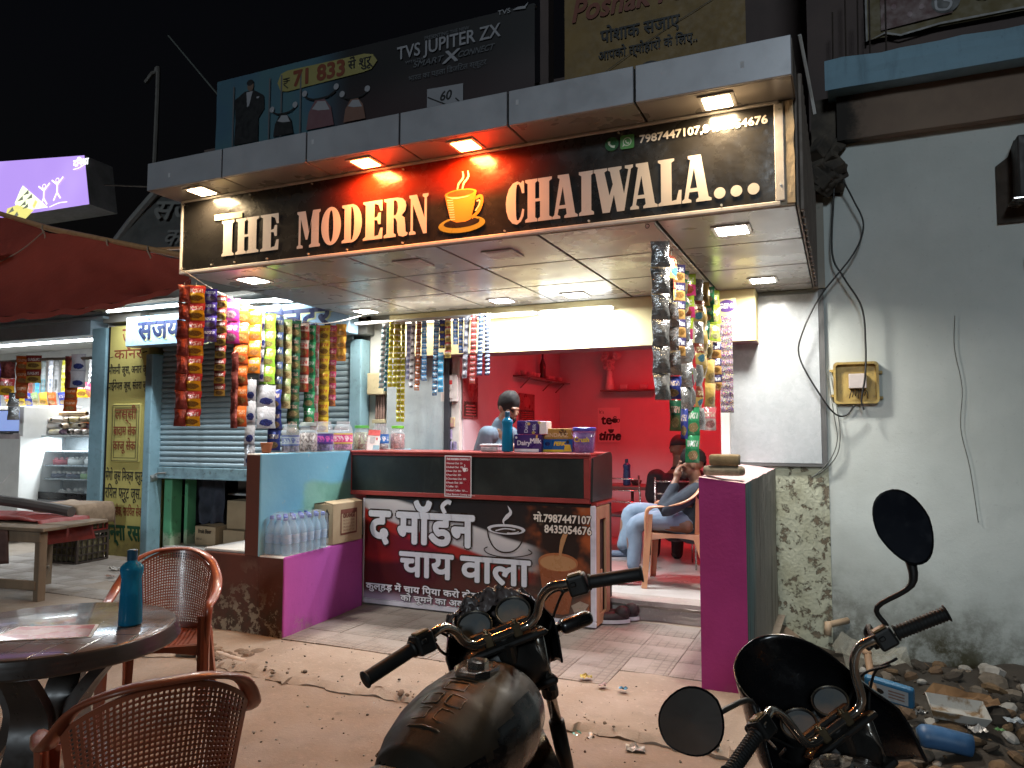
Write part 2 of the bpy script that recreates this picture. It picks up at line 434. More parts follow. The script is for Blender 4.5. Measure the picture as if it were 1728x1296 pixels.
# left boundary wall: brown front, magenta ledge, tall blue upright
T = thing('boundary_wall', 'low brown and magenta boundary wall left of the counter with a taller light blue wall behind', 'wall', (-4.05, 4.8, 0))
mb = MB(); mb.rbox((-4.45, 4.29, -.1), (-3.905, 5.6, .562), .012, 2)
obj('wall_base', mb, M_BROWN, T)
mb = MB(); mb.rbox((-3.91, 4.286, -.1), (-3.675, 5.375, .562), .01, 2); mb.v = [(x if x < -3.8 else x - .085 * (y - 4.29), y, z) for x, y, z in mb.v]
mb.m = [1 if min(mb.v[i][0] for i in f) > -3.80 else (2 if min(mb.v[i][2] for i in f) > .54 else 0) for f in mb.f]
obj('wall_ledge', mb, [M_BROWN, M_PURPLE, mat('ledge_top', (.60, .58, .56), .7, bump=.2)], T)
t = NT('blue_green_paint'); s = t.sep()
colr = t.mix(t.ramp(t.noise(1.6, 5), .35, .65), (.17, .42, .55), (.13, .36, .50))
edge = t.math('ADD', s[1], t.math('MULTIPLY', t.math('SUBTRACT', t.noise(3, 3), .5), .25))
g = t.math('MULTIPLY', t.ramp(edge, 4.72, 4.80), t.ramp(t.math('ADD', s[2], t.math('MULTIPLY', t.noise(2.5, 2), .12)), 1.14, 1.09))
colr = t.mix(g, colr, t.mix(t.ramp(t.noise(4, 5), .4, .6), (.14, .33, .27), (.20, .42, .36)))
colr = t.mix(t.ramp(s[2], .78, .70, 0, .35), colr, (.35, .60, .62))
colr = t.mix(t.ramp(t.noise(14, 7, .7), .62, .72, 0, .6), colr, (.42, .45, .42))
t.col(colr); t.set(Roughness=.7); t.bump(t.noise(30, 6), .25, .006); M_BLUEGREEN = t.m
mb = MB(); mb.rbox((-4.05, 4.283, .55), (-3.908, 6.38, 1.30), .01, 2)
mb.m = [1 if mb.v[f[0]][0] > -3.92 and mb.v[f[2]][0] > -3.92 else (2 if min(mb.v[i][2] for i in f) > 1.28 else 0) for f in mb.f]
obj('wall_upright', mb, [M_BROWN, M_BLUEGREEN, mat('wall_cap', (.5, .46, .42), .8, bump=.3)], T)
obj('stone_slab', MB().rbox((-4.46, 4.30, .563), (-4.06, 5.2, .585), .005, 1), mat('white_slab', (.62, .6, .57), .5, c2=(.5, .48, .45)), T)
# right boundary wall
T = thing('gate_wall', 'low side wall right of the entrance with a magenta end face and mouldy grey side', 'wall', (-.65, 5.4, 0))
mb = MB()
def gw(u, v, x, sgn): return (x + .008 * fb(u * 9, v * 4, x), lerp(4.44, 6.52, u), lerp(-.3, 1.19, v))
mb.grid(lambda u, v: (lerp(-.775, -.515, u), 4.44 + .004 * fb(u * 3, v * 5), lerp(-.12, 1.200 - .03 * u, v)), 6, 24, 0)
mb.grid(lambda u, v: (-.515 + .010 * fb(u * 9, v * 4) * min(1, u * 6), lerp(4.44, 6.52, u), lerp(-.35, 1.17, v)), 40, 24, 1)
mb.grid(lambda u, v: (-.775, lerp(6.52, 4.44, u), lerp(-.12, 1.2, v)), 2, 2, 3)
mb.grid(lambda u, v: (lerp(-.775, -.515, u) + (.01 * fb(v * 9, 4.) * min(1, v * 6) if u > .9 else 0), lerp(4.44, 6.52, v), 1.2 - .03 * u + (.006 * fb(u * 3, v * 14) if 0 < v < 1 else 0)), 8, 40, 2)
t = NT('flaking_side'); s = t.sep()
col = t.mix(t.ramp(t.math('ADD', s[1], t.math('MULTIPLY', t.noise(3, 4, .6, t.mapped((1, 1, .15))), .4)), 4.86, 5.10), (.20, .36, .40), (.44, .42, .38))
col = t.mix(t.ramp(t.noise(7, 6, .7, t.mapped((1, 1.6, .10))), .50, .66, 0, .7), col, (.10, .09, .07))
col = t.mix(t.ramp(t.noise(12, 6, .7, t.mapped((1, 1, .3))), .60, .70, 0, .5), col, (.45, .42, .37))
t.col(col); t.set(Roughness=.88); t.bump(t.noise(22, 7, .7), .6, .012)
obj('wall_body', mb, [M_MAGENTA, t.m, M_PINKTOP, M_MAGENTA], T, smooth=True, sharp=50)

# right-hand building
T = thing('plaster_building', 'pale green plastered building wall to the right of the shop with stained foot', 'building', (3, 6.6, 0))
mb = MB(); mb.grid(lambda u, v: (lerp(-.13, 8, u), 6.5 + .004 * fb(u * 20, v * 9), lerp(-.6, 3.80, v)), 60, 40, 0)
mb.box((-.135, 6.51, -.6), (8, 9, 3.80), 0)
obj('wall', mb, M_RIGHTWALL, T)
mb = MB(); mb.grid(lambda u, v: (lerp(-.53, -.11, u), 6.493 + .004 * fb(u * 9, v * 9) , lerp(-.5, 1.2, v)), 14, 40)
t = NT('crumbling_plaster'); n1 = t.noise(13, 8, .72); ck = t.ramp(n1, .54, .60)
t.col(t.mix(ck, t.mix(t.ramp(t.noise(4, 5), .4, .7), (.44, .45, .35), (.36, .36, .26)), (.16, .13, .09))); t.set(Roughness=.9)
t.bump(t.math('SUBTRACT', t.noise(40, 5), t.math('MULTIPLY', ck, 3.)), .7, .012)
obj('plaster_patch', mb, t.m, T)
mb = MB(); mb.grid(lambda u, v: (lerp(.02, 8, u), 6.40 + .008 * fb(u * 30, v), lerp(3.80, 4.16, v)), 60, 4)
mb.box((.02, 6.405, 3.80), (8, 6.6, 4.16)); t = NT('sooty_beam'); s = t.sep(); t.col(t.mix(t.ramp(t.math('ADD', s[0], t.math('MULTIPLY', t.math('SUBTRACT', t.noise(4, 6, .7), .5), .5)), .30, .08), t.mix(t.ramp(t.noise(2, 6), .3, .7), (.23, .165, .12), (.17, .12, .09)), (.022, .018, .015))); t.set(Roughness=.85); obj('beam', mb, t.m, T)
mb = MB(); mb.grid(lambda u, v: (lerp(-.06, 8, u) + .02 * nz(u * 8, v, 3, 20) * (u < .01), 6.24 - .01 * fb(u * 20, v * 4), lerp(4.16, 4.40 + .02 * nz(u, 0, 0, 30), v)), 60, 5)
mb.box((-.04, 6.25, 4.162), (8, 6.9, 4.39)); obj('ledge', mb, M_LEDGE, T)
mb = MB(); mb.box((-9.9, 9.3, 4.0), (-3.0, 9.6, 6.3)); mb.box((-3.62, 9.1, 3.0), (-3.50, 9.3, 12)); mb.box((-3.05, 9.14, 3.6), (.2, 9.5, 12)); mb.box((.2, 7.6, 3.6), (9, 9.4, 12)); mb.box((-.2, 6.9, 3.6), (.25, 7.59, 12))
obj('upper_wall', mb, M_DARKWALL, T)
mb = MB()                                                             # broken masonry stub and wires where the canopy meets the building
mb.box((-.175, 6.49, 3.385), (.03, 6.6, 4.2))
for q in range(34):
    x, y, z = random.uniform(-.14, .0), random.uniform(6.3, 6.5), random.uniform(3.42, 3.75)
    r = random.uniform(.03, .09); mb.rbox((x - r, y - r * .7, z - r * .6), (x + r, y + r * .7, z + r * .6), .008, 1, 0, Matrix.Translation((x, y, z)) @ Euler((random.uniform(-1, 1), random.uniform(-1, 1), random.uniform(-1, 1))).to_matrix().to_4x4() @ Matrix.Translation((-x, -y, -z)))
obj('broken_masonry', mb, mat('sooty_masonry', (.05, .043, .036), .95, c2=(.11, .09, .07), bump=.6, bs=25), T)
mb = MB()
for x, y, h in ((.0, 6.6, 4.98), (.10, 6.6, 5.25), (.19, 6.55, 5.05), (.28, 6.62, 5.12), (.4, 6.62, 5.2)): mb.tube([(x, y, 4.2), (x + .01, y, h)], .007, 5)
obj('rebar', mb, mat('rust_bar', (.04, .028, .022), .8), T)

# the tea shop's own walls (painted white; its colour comes from the red lamp)
T = thing('tea_shop', 'small tea shop room with plain walls lit red inside behind the counter', 'shop', (-1.5, 7.5, 0))
M_ROOM = mat('room_paint', (.58, .46, .48), .6, c2=(.52, .41, .43), bump=.12, ns=3)
mb = MB(); mb.box((-3.6, 6.5, 0), (-3.4, 9.4, 2.9)); mb.box((-3.4, 9.23, 0), (-.14, 9.4, 2.9)); mb.box((-.30, 6.64, 0), (-.14, 9.23, 2.9)); mb.box((-3.6, 6.5, 2.75), (-.14, 9.4, 2.95))
obj('room_wall', mb, M_ROOM, T)
mb = MB(); mb.box((-4.5, 6.5, -.1), (-3.6, 6.62, 3.3)); obj('front_wall', mb, M_LIGHTGREY, T); mb = MB(); mb.box((-.90, 6.5, -.1), (-.138, 6.63, 3.3)); obj('front_wall', mb, M_LIGHTGREY, T)
mb = MB(); mb.box((-.93, 6.42, .1), (-.86, 6.55, 2.3)); obj('door_frame', mb, M_WHITEPAINT, T)
mb = MB(); mb.rbox((-4.11, 6.25, 2.20), (-.62, 6.52, 2.63), .006, 1)
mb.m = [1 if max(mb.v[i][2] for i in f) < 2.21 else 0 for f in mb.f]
obj('shutter_box', mb, [M_CREAM, mat('box_underside_shade', (.20, .10, .11), .7)], T)  # underside of the cream box: shade and red lamplight put into its maroon colour
mb = MB(); mb.box((-3.62, 6.44, 0), (-3.41, 6.52, 2.21)); obj('jamb', mb, mat('jamb_paint', (.62, .55, .50), .6, c2=(.5, .42, .38)), T)
obj('door_leaf', MB().rbox((-4.23, 6.405, .02), (-3.56, 6.445, 2.46), .006, 1), mat('grey_door_paint', (.33, .37, .39), .45, c2=(.29, .325, .345), grime=.15), T)
obj('door_edge', MB().box((-3.555, 6.39, .02), (-3.50, 6.44, 2.3)), mat('dark_steel', (.04, .04, .05), .5, .5), T)
mb = MB(); mb.box((-3.7, 6.45, 2.63), (-.1, 6.9, 3.4)); mb.box((-8.3, 6.42, 2.85), (-4.0, 6.9, 3.9)); obj('upper_band', mb, M_GREYWALL, T)

# white board on the wall to the right of the entrance
T = thing('white_board', 'large plain white panel with thin dark frame between the entrance and the plaster wall', 'board', (-.5, 6.45, 1.9))
obj('panel', MB().rbox((-.86, 6.47, 1.215), (-.155, 6.49, 2.60), .003, 1), mat('white_laminate', (.45, .48, .50), .25, c2=(.40, .43, .45), grime=.10), T)
mb = MB(); mb.box((-.875, 6.463, 1.19), (-.13, 6.495, 1.213)); mb.box((-.153, 6.463, 1.213), (-.115, 6.495, 2.62)); mb.box((-.875, 6.463, 1.213), (-.862, 6.495, 2.62))
obj('frame', mb, mat('dark_trim', (.10, .10, .10), .5), T)

# ================================================================ canopy over the entrance
M_ACP = mat('aluminium_panel', (.37, .36, .345), .30, .30, c2=(.34, .33, .315), ns=1.2, spec=.5)
M_ACPF = mat('fascia_panel', (.42, .43, .46), .40, .25, c2=(.37, .38, .41), ns=2, spec=.5, grime=.1)
T = thing('canopy', 'grey panelled canopy over the shop front carrying the black sign', 'canopy', (-2.3, 5, 2.6))
SX = [-4.49, -3.73, -3.02, -2.322, -1.632, -.921, -.185]; SY = [4.05, 4.748, 5.475, 6.2, 6.5]
for i in range(6):
    for j in range(4):
        g = .0095
        if j == 3 and i < 5: b = 6.24
        else: b = SY[j + 1] - g
        if j == 3 and i < 5: continue
        y1 = 6.245 if (j == 2 and i < 5) else b
        obj('soffit_panel', MB().rbox((SX[i] + g, SY[j] + g, 2.63), (SX[i + 1] - g, y1, 2.65), .003, 1), M_ACP, T)
FX = [-4.54, -3.83, -3.112, -2.41, -1.69, -.958, -.182]
for i in range(6):
    g = .006; g0 = g if i else 0; g1 = g if i < 5 else 0
    obj('fascia_panel', MB().rbox((FX[i] + g0, 3.75, 3.19), (FX[i + 1] - g1, 3.77, 3.39), .003, 1), M_ACPF, T)
    obj('underside_panel', MB().rbox((FX[i] + g0, 3.772, 3.19), (FX[i + 1] - g1, 4.06, 3.205), .003, 1), M_ACP, T)
mb = MB(); mb.box((-4.535, 3.775, 3.21), (-.19, 6.48, 3.385)); mb.box((-4.48, 4.07, 2.655), (-.20, 6.24, 3.21)); mb.box((-.9, 6.24, 2.655), (-.2, 6.49, 3.2)); obj('core', mb, M_GAP, T)
mb = MB()
y = 4.06
while y < 6.45:                                                      # ribbed end cladding
    mb.box((-.188, y, 2.632), (-.178, y + .142, 3.38)); obj('cladding_rib', MB().rbox((-.177, y + .1, 2.632), (-.152, y + .135, 3.38), .006, 1), mat('side_sheet', (.20, .165, .14), .6, .2, c2=(.15, .12, .1), ns=5, grime=.4), T); y += .14
mb.box((-.189, 3.775, 3.19), (-.179, 4.06, 3.385)); mb.box((-4.54, 3.772, 3.206), (-4.536, 6.4, 3.388)); mb.box((-4.50, 4.06, 2.632), (-4.485, 6.4, 3.2))
obj('side_cladding', mb, mat('side_sheet', (.20, .165, .14), .6, .2, c2=(.15, .12, .1), ns=5, grime=.4), T)
mb = MB()
for x, z in ((-4.33, 3.26), (-3.07, 3.3), (-1.64, 3.3), (-.42, 3.27)): mb.box((x, 3.7485, z), (x + .018, 3.751, z + .03))
obj('protective_tag', mb, mat('film_tag', (.55, .56, .58), .5), T)

# ---------------------------------------------------------------- lamps of the canopy
def m_led(name, c, s): return glow(name, c, s)
def downlight(x, y, z, c, power, label, group, size=.085, lit=True, em=30):
    t = thing('downlight', label, 'ceiling light', (x, y, z), group=group)
    mb = MB(); a = size + .022
    mb.box((x - a, y - a, z - .008), (x + a, y - size, z - .0005)); mb.box((x - a, y + size, z - .008), (x + a, y + a, z - .0005))
    mb.box((x - a, y - size, z - .008), (x - size, y + size, z - .0005)); mb.box((x + size, y - size, z - .008), (x + a, y + size, z - .0005))
    obj('frame', mb, mat('lamp_frame', (.62, .6, .57), .4), t)
    mb = MB(); mb.rbox((x - size, y - size, z - .012), (x + size, y + size, z - .001), .004, 1)
    obj('diffuser', mb, glow('led_%.2f_%.2f_%.2f' % c, c, em) if lit else mat('lamp_off', (.60, .58, .54), .4), t)
    if lit:
        L = bpy.data.lights.new('lamp', 'AREA'); L.shape = 'SQUARE'; L.size = size * 2; L.energy = power; L.color = c; L.spread = radians(165)
        lo = bpy.data.objects.new('lamp', L); link(lo, t, False); lo.location = (0, 0, -.016)
    return t
COOL = (.90, .96, 1.0); NEUT = (1.0, .95, .86); WARM = (1.0, .74, .42); ORANGE = (1.0, .30, .07)
G1 = 'white downlights in the canopy soffit'
for x, y, c, pw, lb in ((-4.12, 4.385, NEUT, 26, 'lit square downlight at the front left corner of the soffit, near the red awning'),
                        (-4.18, 5.95, NEUT, 22, 'lit square downlight at the back left of the soffit, above the grey door'),
                        (-2.73, 5.94, COOL, 26, 'lit square downlight at the back of the soffit above the blue and red sachet strips'),
                        (-2.045, 5.94, COOL, 26, 'lit square downlight at the back of the soffit above the end of the tube light'),
                        (-.555, 4.39, NEUT, 26, 'lit square downlight at the front right of the soffit under the sign dots'),
                        (-.53, 5.93, NEUT, 24, 'lit square downlight at the back right of the soffit above the yellow box end')):
    downlight(x, y, 2.63, c, pw, lb, G1)
downlight(-2.69, 4.385, 2.63, COOL, 0, 'unlit square downlight in the soffit under the sign word with the cup to its right', G1, lit=False)
downlight(-2.01, 4.385, 2.63, COOL, 0, 'unlit square downlight in the soffit under the first letters after the cup', G1, lit=False)
G2 = 'warm downlights under the top fascia'
for x, c, pw, lb in ((-4.17, WARM, 9, 'warm yellow downlight above the left end of the sign'),
                     (-2.76, ORANGE, 13, 'orange downlight above the sign, left of the cup emblem'),
                     (-2.035, ORANGE, 13, 'orange downlight above the sign, over the steam of the cup emblem'),
                     (-.556, WARM, 9, 'warm yellow downlight above the phone number at the right end of the sign')):
    downlight(x, 3.905, 3.19, c, pw, lb, G2, .07, em=40)
def tube_light(p0, p1, c, power, label, em=22, r=.014, aim=-35):
    p0, p1 = Vector(p0), Vector(p1); mid = (p0 + p1) / 2
    t = thing('tube_light', label, 'tube light', mid)
    obj('tube', MB().cyl(p0, p1, r, n=10), glow('tube_%.2f_%.2f_%.2f' % c, c, em), t)
    d = (p1 - p0).normalized(); mb = MB()
    for p, s in ((p0, -1), (p1, 1)): mb.cyl(p, p + d * s * .03, r * 1.15, n=10)
    mb.box(p0 + Vector((0, .02, -.012)), p1 + Vector((0, .045, .03))); obj('batten', mb, mat('batten_white', (.7, .7, .68), .4), t)
    L = bpy.data.lights.new('lamp', 'AREA'); L.shape = 'RECTANGLE'; L.size = (p1 - p0).length; L.size_y = .03; L.energy = power; L.color = c
    lo = bpy.data.objects.new('lamp', L); link(lo, t, False)
    q = Vector((0, -.7, -1)).to_track_quat('-Z', 'Y'); lo.rotation_euler = Euler((radians(aim), 0, 0)); lo.location = (0, -.02, -.02)
    return t
tube_light((-3.98, 6.17, 2.53), (-2.52, 6.17, 2.53), NEUT, 4, 'white tube light on the cream box behind the hanging sachets', em=4, aim=20)
tube_light((-2.46, 6.17, 2.53), (-1.80, 6.17, 2.53), COOL, 26, 'bright white tube light on the cream box right of the hanging sachets', em=18, aim=20)
# red lamp in the room
t = thing('red_lamp', 'red lamp under the ceiling inside the tea shop room', 'lamp', (-1.6, 7.9, 2.7))
obj('shade', MB().cyl((-1.6, 7.9, 2.66), (-1.6, 7.9, 2.75), .09, .07, 16), glow('red_led', (1, .015, .02), 12), t)
L = bpy.data.lights.new('lamp', 'AREA'); L.shape = 'DISK'; L.size = .5; L.energy = 38; L.color = (1, .012, .025)
lo = bpy.data.objects.new('lamp', L); link(lo, t, False); lo.location = (0, 0, -.06)
# ================================================================ the black sign
# slab letters drawn in a unit box
def _I(x, w, a=0., b=1., sv=.05, sh=.10):
    """serifed upright: outline pieces used by several letters (stem x..x+w)"""
    return (x, x + w, a, b, sv, sh)
def slab(ch):
    s = .09; f = .045
    def foot(x0, x1, st0, st1, up=True):
        y = (0, s * .7, s * 1.15) if not up else (1, 1 - s * .7, 1 - s * 1.15)
        return [(x0, y[0]), (x0, y[1]), (st0, y[2])], [(st1, y[2]), (x1, y[1]), (x1, y[0])]
    def stem(x0, x1, p=.14):   # closed I shape
        a, b = foot(x0, x1, x0 + p, x1 - p, False); c, d = foot(x0, x1, x0 + p, x1 - p, True)
        return a + c[::-1] + d[::-1] + b
    if ch == 'I': return [stem(0, 1, .17)]
    if ch == 'T': return [[(.0, 0), (.0, .05), (.12, .1), (.12, .9), (0, .93), (0, 1), (1, 1), (1, .93), (.86, .9), (.86, .1), (1, .05), (1, 0)]]
    if ch == 'H':
        L = [(0, 0), (0, .06), (.09, .10), (.09, .90), (0, .94), (0, 1), (.46, 1), (.46, .94), (.38, .90), (.38, .535), (.53, .535), (.53, .90), (.44 + .04, .94), (.48, 1), (1, 1), (1, .94), (.90, .90), (.90, .10), (1, .06), (1, 0),
             (.48, 0), (.48, .06), (.56, .10), (.56, .465), (.38, .465), (.38, .10), (.46, .06), (.46, 0)]
        return [L]
    if ch == 'E':
        return [[(0, 0), (0, .05), (.13, .09), (.13, .91), (0, .95), (0, 1), (.97, 1), (.99, .72), (.88, .72), (.78, .88), (.58, .93), (.58, .56), (.72, .58), (.78, .68), (.90, .68), (.90, .38), (.78, .38), (.72, .49), (.58, .50), (.58, .08), (.78, .10), (.88, .28), (1, .28), (.98, 0)]]
    if ch == 'M':
        return [[(0, 0), (0, .06), (.07, .10), (.07, .90), (0, .94), (0, 1), (.36, 1), (.52, .42), (.68, 1), (1, 1), (1, .94), (.94, .90), (.94, .10), (1, .06), (1, 0), (.53, 0), (.53, .06), (.62, .10), (.62, .72), (.46, .22), (.38, .22), (.16, .80), (.16, .10), (.26, .06), (.26, 0)]]
    if ch == 'O': return [disc(.5, .5, .5, .51, 36), disc(.5, .5, .12, .42, 24)[::-1]]
    if ch == 'D':
        return [[(0, 0), (0, .06), (.13, .1), (.13, .9), (0, .94), (0, 1), (.55, 1)] + disc(.5, .5, .5, .5, 14, 1.35, -1.35)[1:-1] + [(.55, 0)],
                [(.46, .07), (.52, .07)] + disc(.5, .5, .12, .42, 10, -1.2, 1.2) + [(.52, .93), (.46, .93)]]
    if ch == 'R':
        return [[(0, 0), (0, .06), (.11, .1), (.11, .9), (0, .94), (0, 1), (.55, 1), (.78, .96), (.90, .87), (.93, .76), (.88, .63), (.74, .53), (.86, .46), (.89, .3), (.91, .1), (1, .07), (.97, .01), (.80, -.02), (.62, .02), (.56, .15), (.55, .38), (.48, .47), (.41, .49), (.41, .1), (.50, .06), (.50, 0)],
                [(.41, .55), (.50, .56), (.56, .64), (.585, .75), (.56, .87), (.50, .93), (.41, .94)]]
    if ch == 'N':
        return [[(0, 0), (0, .06), (.08, .10), (.08, .90), (0, .94), (0, 1), (.40, 1), (.80, .40), (.80, .90), (.70, .94), (.70, 1), (1, 1), (1, .94), (.92, .90), (.92, 0), (.74, 0), (.20, .76), (.20, .10), (.34, .06), (.34, 0)]]
    if ch == 'C':
        return [[(.98, .98), (.90, 1.0), (.82, .95), (.62, 1.0), (.38, .96), (.17, .84), (.04, .66), (0, .5), (.03, .32), (.15, .14), (.36, .02), (.6, -.02), (.82, .04), (.96, .16), (1, .32), (.90, .34), (.80, .16), (.70, .08), (.60, .08), (.56, .2), (.54, .5), (.56, .8), (.60, .92), (.70, .93), (.80, .84), (.88, .70), (1, .70)]]
    if ch == 'A':
        return [[(0, 0), (0, .05), (.08, .09), (.30, .91), (.22, .94), (.22, 1), (.66, 1), (.90, .09), (1, .05), (1, 0), (.48, 0), (.48, .05), (.57, .09), (.545, .22), (.255, .22), (.215, .09), (.32, .05), (.32, 0)],
                [(.28, .30), (.52, .30), (.42, .72)]]
    if ch == 'W':
        return [[(.24, 0), (.06, .91), (0, .94), (0, 1), (.36, 1), (.36, .94), (.29, .91), (.415, .38), (.50, .62), (.43, .91), (.38, .94), (.38, 1), (.72, 1), (.72, .94), (.66, .91), (.775, .38), (.885, .91), (.80, .94), (.80, 1), (1, 1), (1, .94), (.95, .91), (.78, 0), (.60, 0), (.525, .38), (.42, 0)]]
    if ch == 'L':
        return [[(0, 0), (0, .05), (.12, .09), (.12, .91), (0, .95), (0, 1), (.70, 1), (.70, .95), (.58, .91), (.58, .08), (.78, .10), (.88, .30), (1, .30), (.98, 0)]]
def put_slab(mb, ch, x0, x1, y0, y1, z, mi=0, M=None):
    vs, fs = poly_shape(slab(ch), 0)
    mb.add([(lerp(x0, x1, v[0]), lerp(y0, y1, v[1]), z) for v in vs], fs, mi, M)

def m_print(name, c, rough=.3, c2=None, coat=0.): return mat('print_' + name, c, rough, c2=c2 or tuple(x * .93 for x in c), ns=4, coat=coat)
T = thing('shop_sign', 'long black shop sign reading THE MODERN CHAIWALA with an orange cup', 'sign', (-2.37, 4.03, 2.63))
SGY = 4.03
def sgz(x, z):   # the vinyl sheet is not quite flat
    return .004 * nz(x * 2.2, z * 2, 1) + .003 * nz(x * 6, z * 5, 4) + .004 * max(0, 1 - abs(z - 2.66) / .06) * max(0, min(1, (x + 1.3) / .6))
t = NT('black_vinyl'); s = t.sep()
col = t.mix(t.ramp(t.noise(2.5, 5), .35, .65), (.020, .018, .017), (.030, .027, .023))
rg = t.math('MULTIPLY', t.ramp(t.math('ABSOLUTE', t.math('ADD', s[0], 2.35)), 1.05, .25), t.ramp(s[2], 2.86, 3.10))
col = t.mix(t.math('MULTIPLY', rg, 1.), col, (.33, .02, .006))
t.col(col); t.set(Roughness=t.ramp(t.noise(7, 5), .3, .7, .20, .32), Coat_Weight=.3, Coat_Roughness=.1)
hh = t.math('ADD', t.noise(3.2, 3, .5, t.mapped((1, 1, 1.6), rot=(0, .5, 0))), t.math('MULTIPLY', t.noise(26, 3), .06)); t.bump(hh, .22, .05)
mb = MB(); mb.grid(lambda u, v: (lerp(-4.48, -.285, u), SGY - sgz(lerp(-4.48, -.285, u), lerp(2.655, 3.178, v)), lerp(2.655, 3.178, v)), 110, 16)
obj('vinyl', mb, t.m, T, smooth=True)
mb = MB(); mb.box((-4.50, SGY + .006, 2.632), (-.195, SGY + .02, 3.188))
obj('backing', mb, mat('backing_board', (.5, .42, .32), .7), T)
mb = MB()
for a, b in (((-4.50, 2.632), (-.262, 2.655)), ((-4.50, 3.172), (-.262, 3.190)), ((-4.50, 2.655), (-4.482, 3.172)), ((-.288, 2.655), (-.240, 3.172))):
    mb.rbox((a[0], SGY - .012, a[1]), (b[0], SGY + .006, b[1]), .004, 1)
obj('white_border', mb, mat('white_edging', (.75, .70, .66), .45, c2=(.66, .6, .56), ns=20), T)
mb = MB(); mb.grid(lambda u, v: (lerp(-.232, -.192, u) + .006 * nz(v * 6, u, 2), SGY - .006 + .004 * nz(v * 9, u, 5), lerp(2.64, 3.18, v)), 2, 20); mb.box((-.232, SGY, 2.64), (-.192, SGY + .006, 3.18))
obj('end_batten', mb, mat('bare_batten', (.60, .48, .33), .7, c2=(.5, .38, .25), ns=18, bump=.3), T)
for q, (x, z) in enumerate([(-4.47, 3.155), (-3.83, 3.15), (-3.28, 3.155), (-2.55, 3.15), (-1.12, 3.155), (-4.47, 2.675), (-4.18, 2.675), (-3.96, 2.675), (-3.66, 2.672), (-3.3, 2.67), (-2.98, 2.668), (-2.55, 2.67), (-1.83, 2.668), (-1.3, 2.668), (-.56, 2.668), (-.262, 3.14), (-.262, 2.74)]):
    obj('nail_head', MB().cyl((x, SGY - .016, z), (x, SGY - .004, z), .006, n=8), mat('nail', (.75, .72, .66), .3, .3), T)
M_LET = mat('letter_vinyl', (.80, .70, .62), .33, c2=(.75, .65, .57), ns=2, coat=.15)
zz = .0075; F0 = FACE(0, SGY, 0)
def letters(word, boxes, y0, y1):
    for ch, (a, b) in zip(word, boxes):
        mb = MB(); put_slab(mb, ch, a, b, y0, y1, zz, 0, F0); obj('letter', mb, M_LET, T)
letters('THE', [(-4.087, -3.972), (-3.955, -3.742), (-3.727, -3.562)], 2.728, 2.988)
mb = MB(); mb.add([(-4.163, 3.000, zz), (-3.90, 2.996, zz), (-3.90, 3.038, zz), (-4.163, 3.043, zz)], [(0, 1, 2, 3)], 0, F0)
obj('letter', mb, mat('letter_strip', (.85, .74, .45), .33), T)
letters('MODERN', [(-3.402, -3.205), (-3.197, -3.035), (-3.027, -2.866), (-2.857, -2.703), (-2.694, -2.512), (-2.503, -2.362)], 2.715, 2.972)
letters('CHAIWALA', [(-1.824, -1.703), (-1.697, -1.527), (-1.525, -1.368), (-1.360, -1.270), (-1.275, -1.040), (-1.058, -.903), (-.899, -.771), (-.769, -.612)], 2.703, 2.962)
for x in (-.569, -.483, -.396):
    mb = MB(); put_shape(mb, [disc(x, 2.736, .030, .031)], 0, F0, z=zz); obj('letter', mb, M_LET, T)
mb = MB()
# cup emblem: saucer, body, rim, handle, shine lines, steam
put_shape(mb, [disc(-2.125, 2.742, .163, .052, 36)], 1, F0, z=zz)
put_shape(mb, [disc(-2.125, 2.752, .125, .030, 30)], 4, F0, z=zz + .0003)
put_shape(mb, [[(-2.242, 2.935), (-2.225, 2.86), (-2.20, 2.775), (-2.16, 2.758), (-2.10, 2.756), (-2.06, 2.768), (-2.035, 2.86), (-2.022, 2.945), (-2.08, 2.925), (-2.13, 2.92), (-2.19, 2.924)]], 0, F0, z=zz + .0006)
put_shape(mb, [disc(-2.132, 2.938, .112, .028, 30)], 0, F0, z=zz + .0009)
put_shape(mb, [disc(-2.132, 2.940, .092, .019, 30)], 3, F0, z=zz + .0012)
put_shape(mb, [stroke([(-2.03, 2.895), (-1.992, 2.905), (-1.985, 2.865), (-2.01, 2.81), (-2.055, 2.775)], .020)], 0, F0, z=zz + .0006)
put_shape(mb, [stroke([(-2.02, 2.876), (-2.0, 2.878), (-2.004, 2.85), (-2.028, 2.815)], .009)], 2, F0, z=zz + .0012)
for k in range(9):
    z0 = 2.905 - k * .0155; put_shape(mb, [stroke([(-2.228 + k * .003, z0), (-2.20 + k * .003, z0 - .003), (-2.185 + k * .002, z0 - .002)], .006, 2)], 2, F0, z=zz + .0012)
put_shape(mb, [stroke([(-2.235, 2.93), (-2.19, 2.915), (-2.13, 2.911), (-2.07, 2.915)], [.003, .010, .003])], 2, F0, z=zz + .0015)
for dx in (0, .036):
    put_shape(mb, [stroke([(-2.155 + dx, 2.965), (-2.145 + dx, 3.0), (-2.115 + dx, 3.035), (-2.118 + dx, 3.075)], [.010, .014, .013, .008])], 2, F0, z=zz + .0018)
for a, b in (((-2.25, 2.752), (-2.21, 2.765)), ((-2.235, 2.742), (-2.20, 2.752)), ((-2.03, 2.752), (-2.00, 2.765)), ((-2.05, 2.742), (-2.01, 2.752))):
    put_shape(mb, [stroke([a, b], .006, 1)], 4, F0, z=zz + .0012)
obj('cup_emblem', mb, [m_print('cup', (.72, .33, .05)), m_print('saucer', (.42, .36, .06)), m_print('cream', (.85, .78, .5)), m_print('tea', (.42, .12, .03)), m_print('ink', (.03, .02, .015))], T)
mb = MB()
put_shape(mb, [disc(-1.162, 3.097, .040, .040, 28)], 0, F0, z=zz)
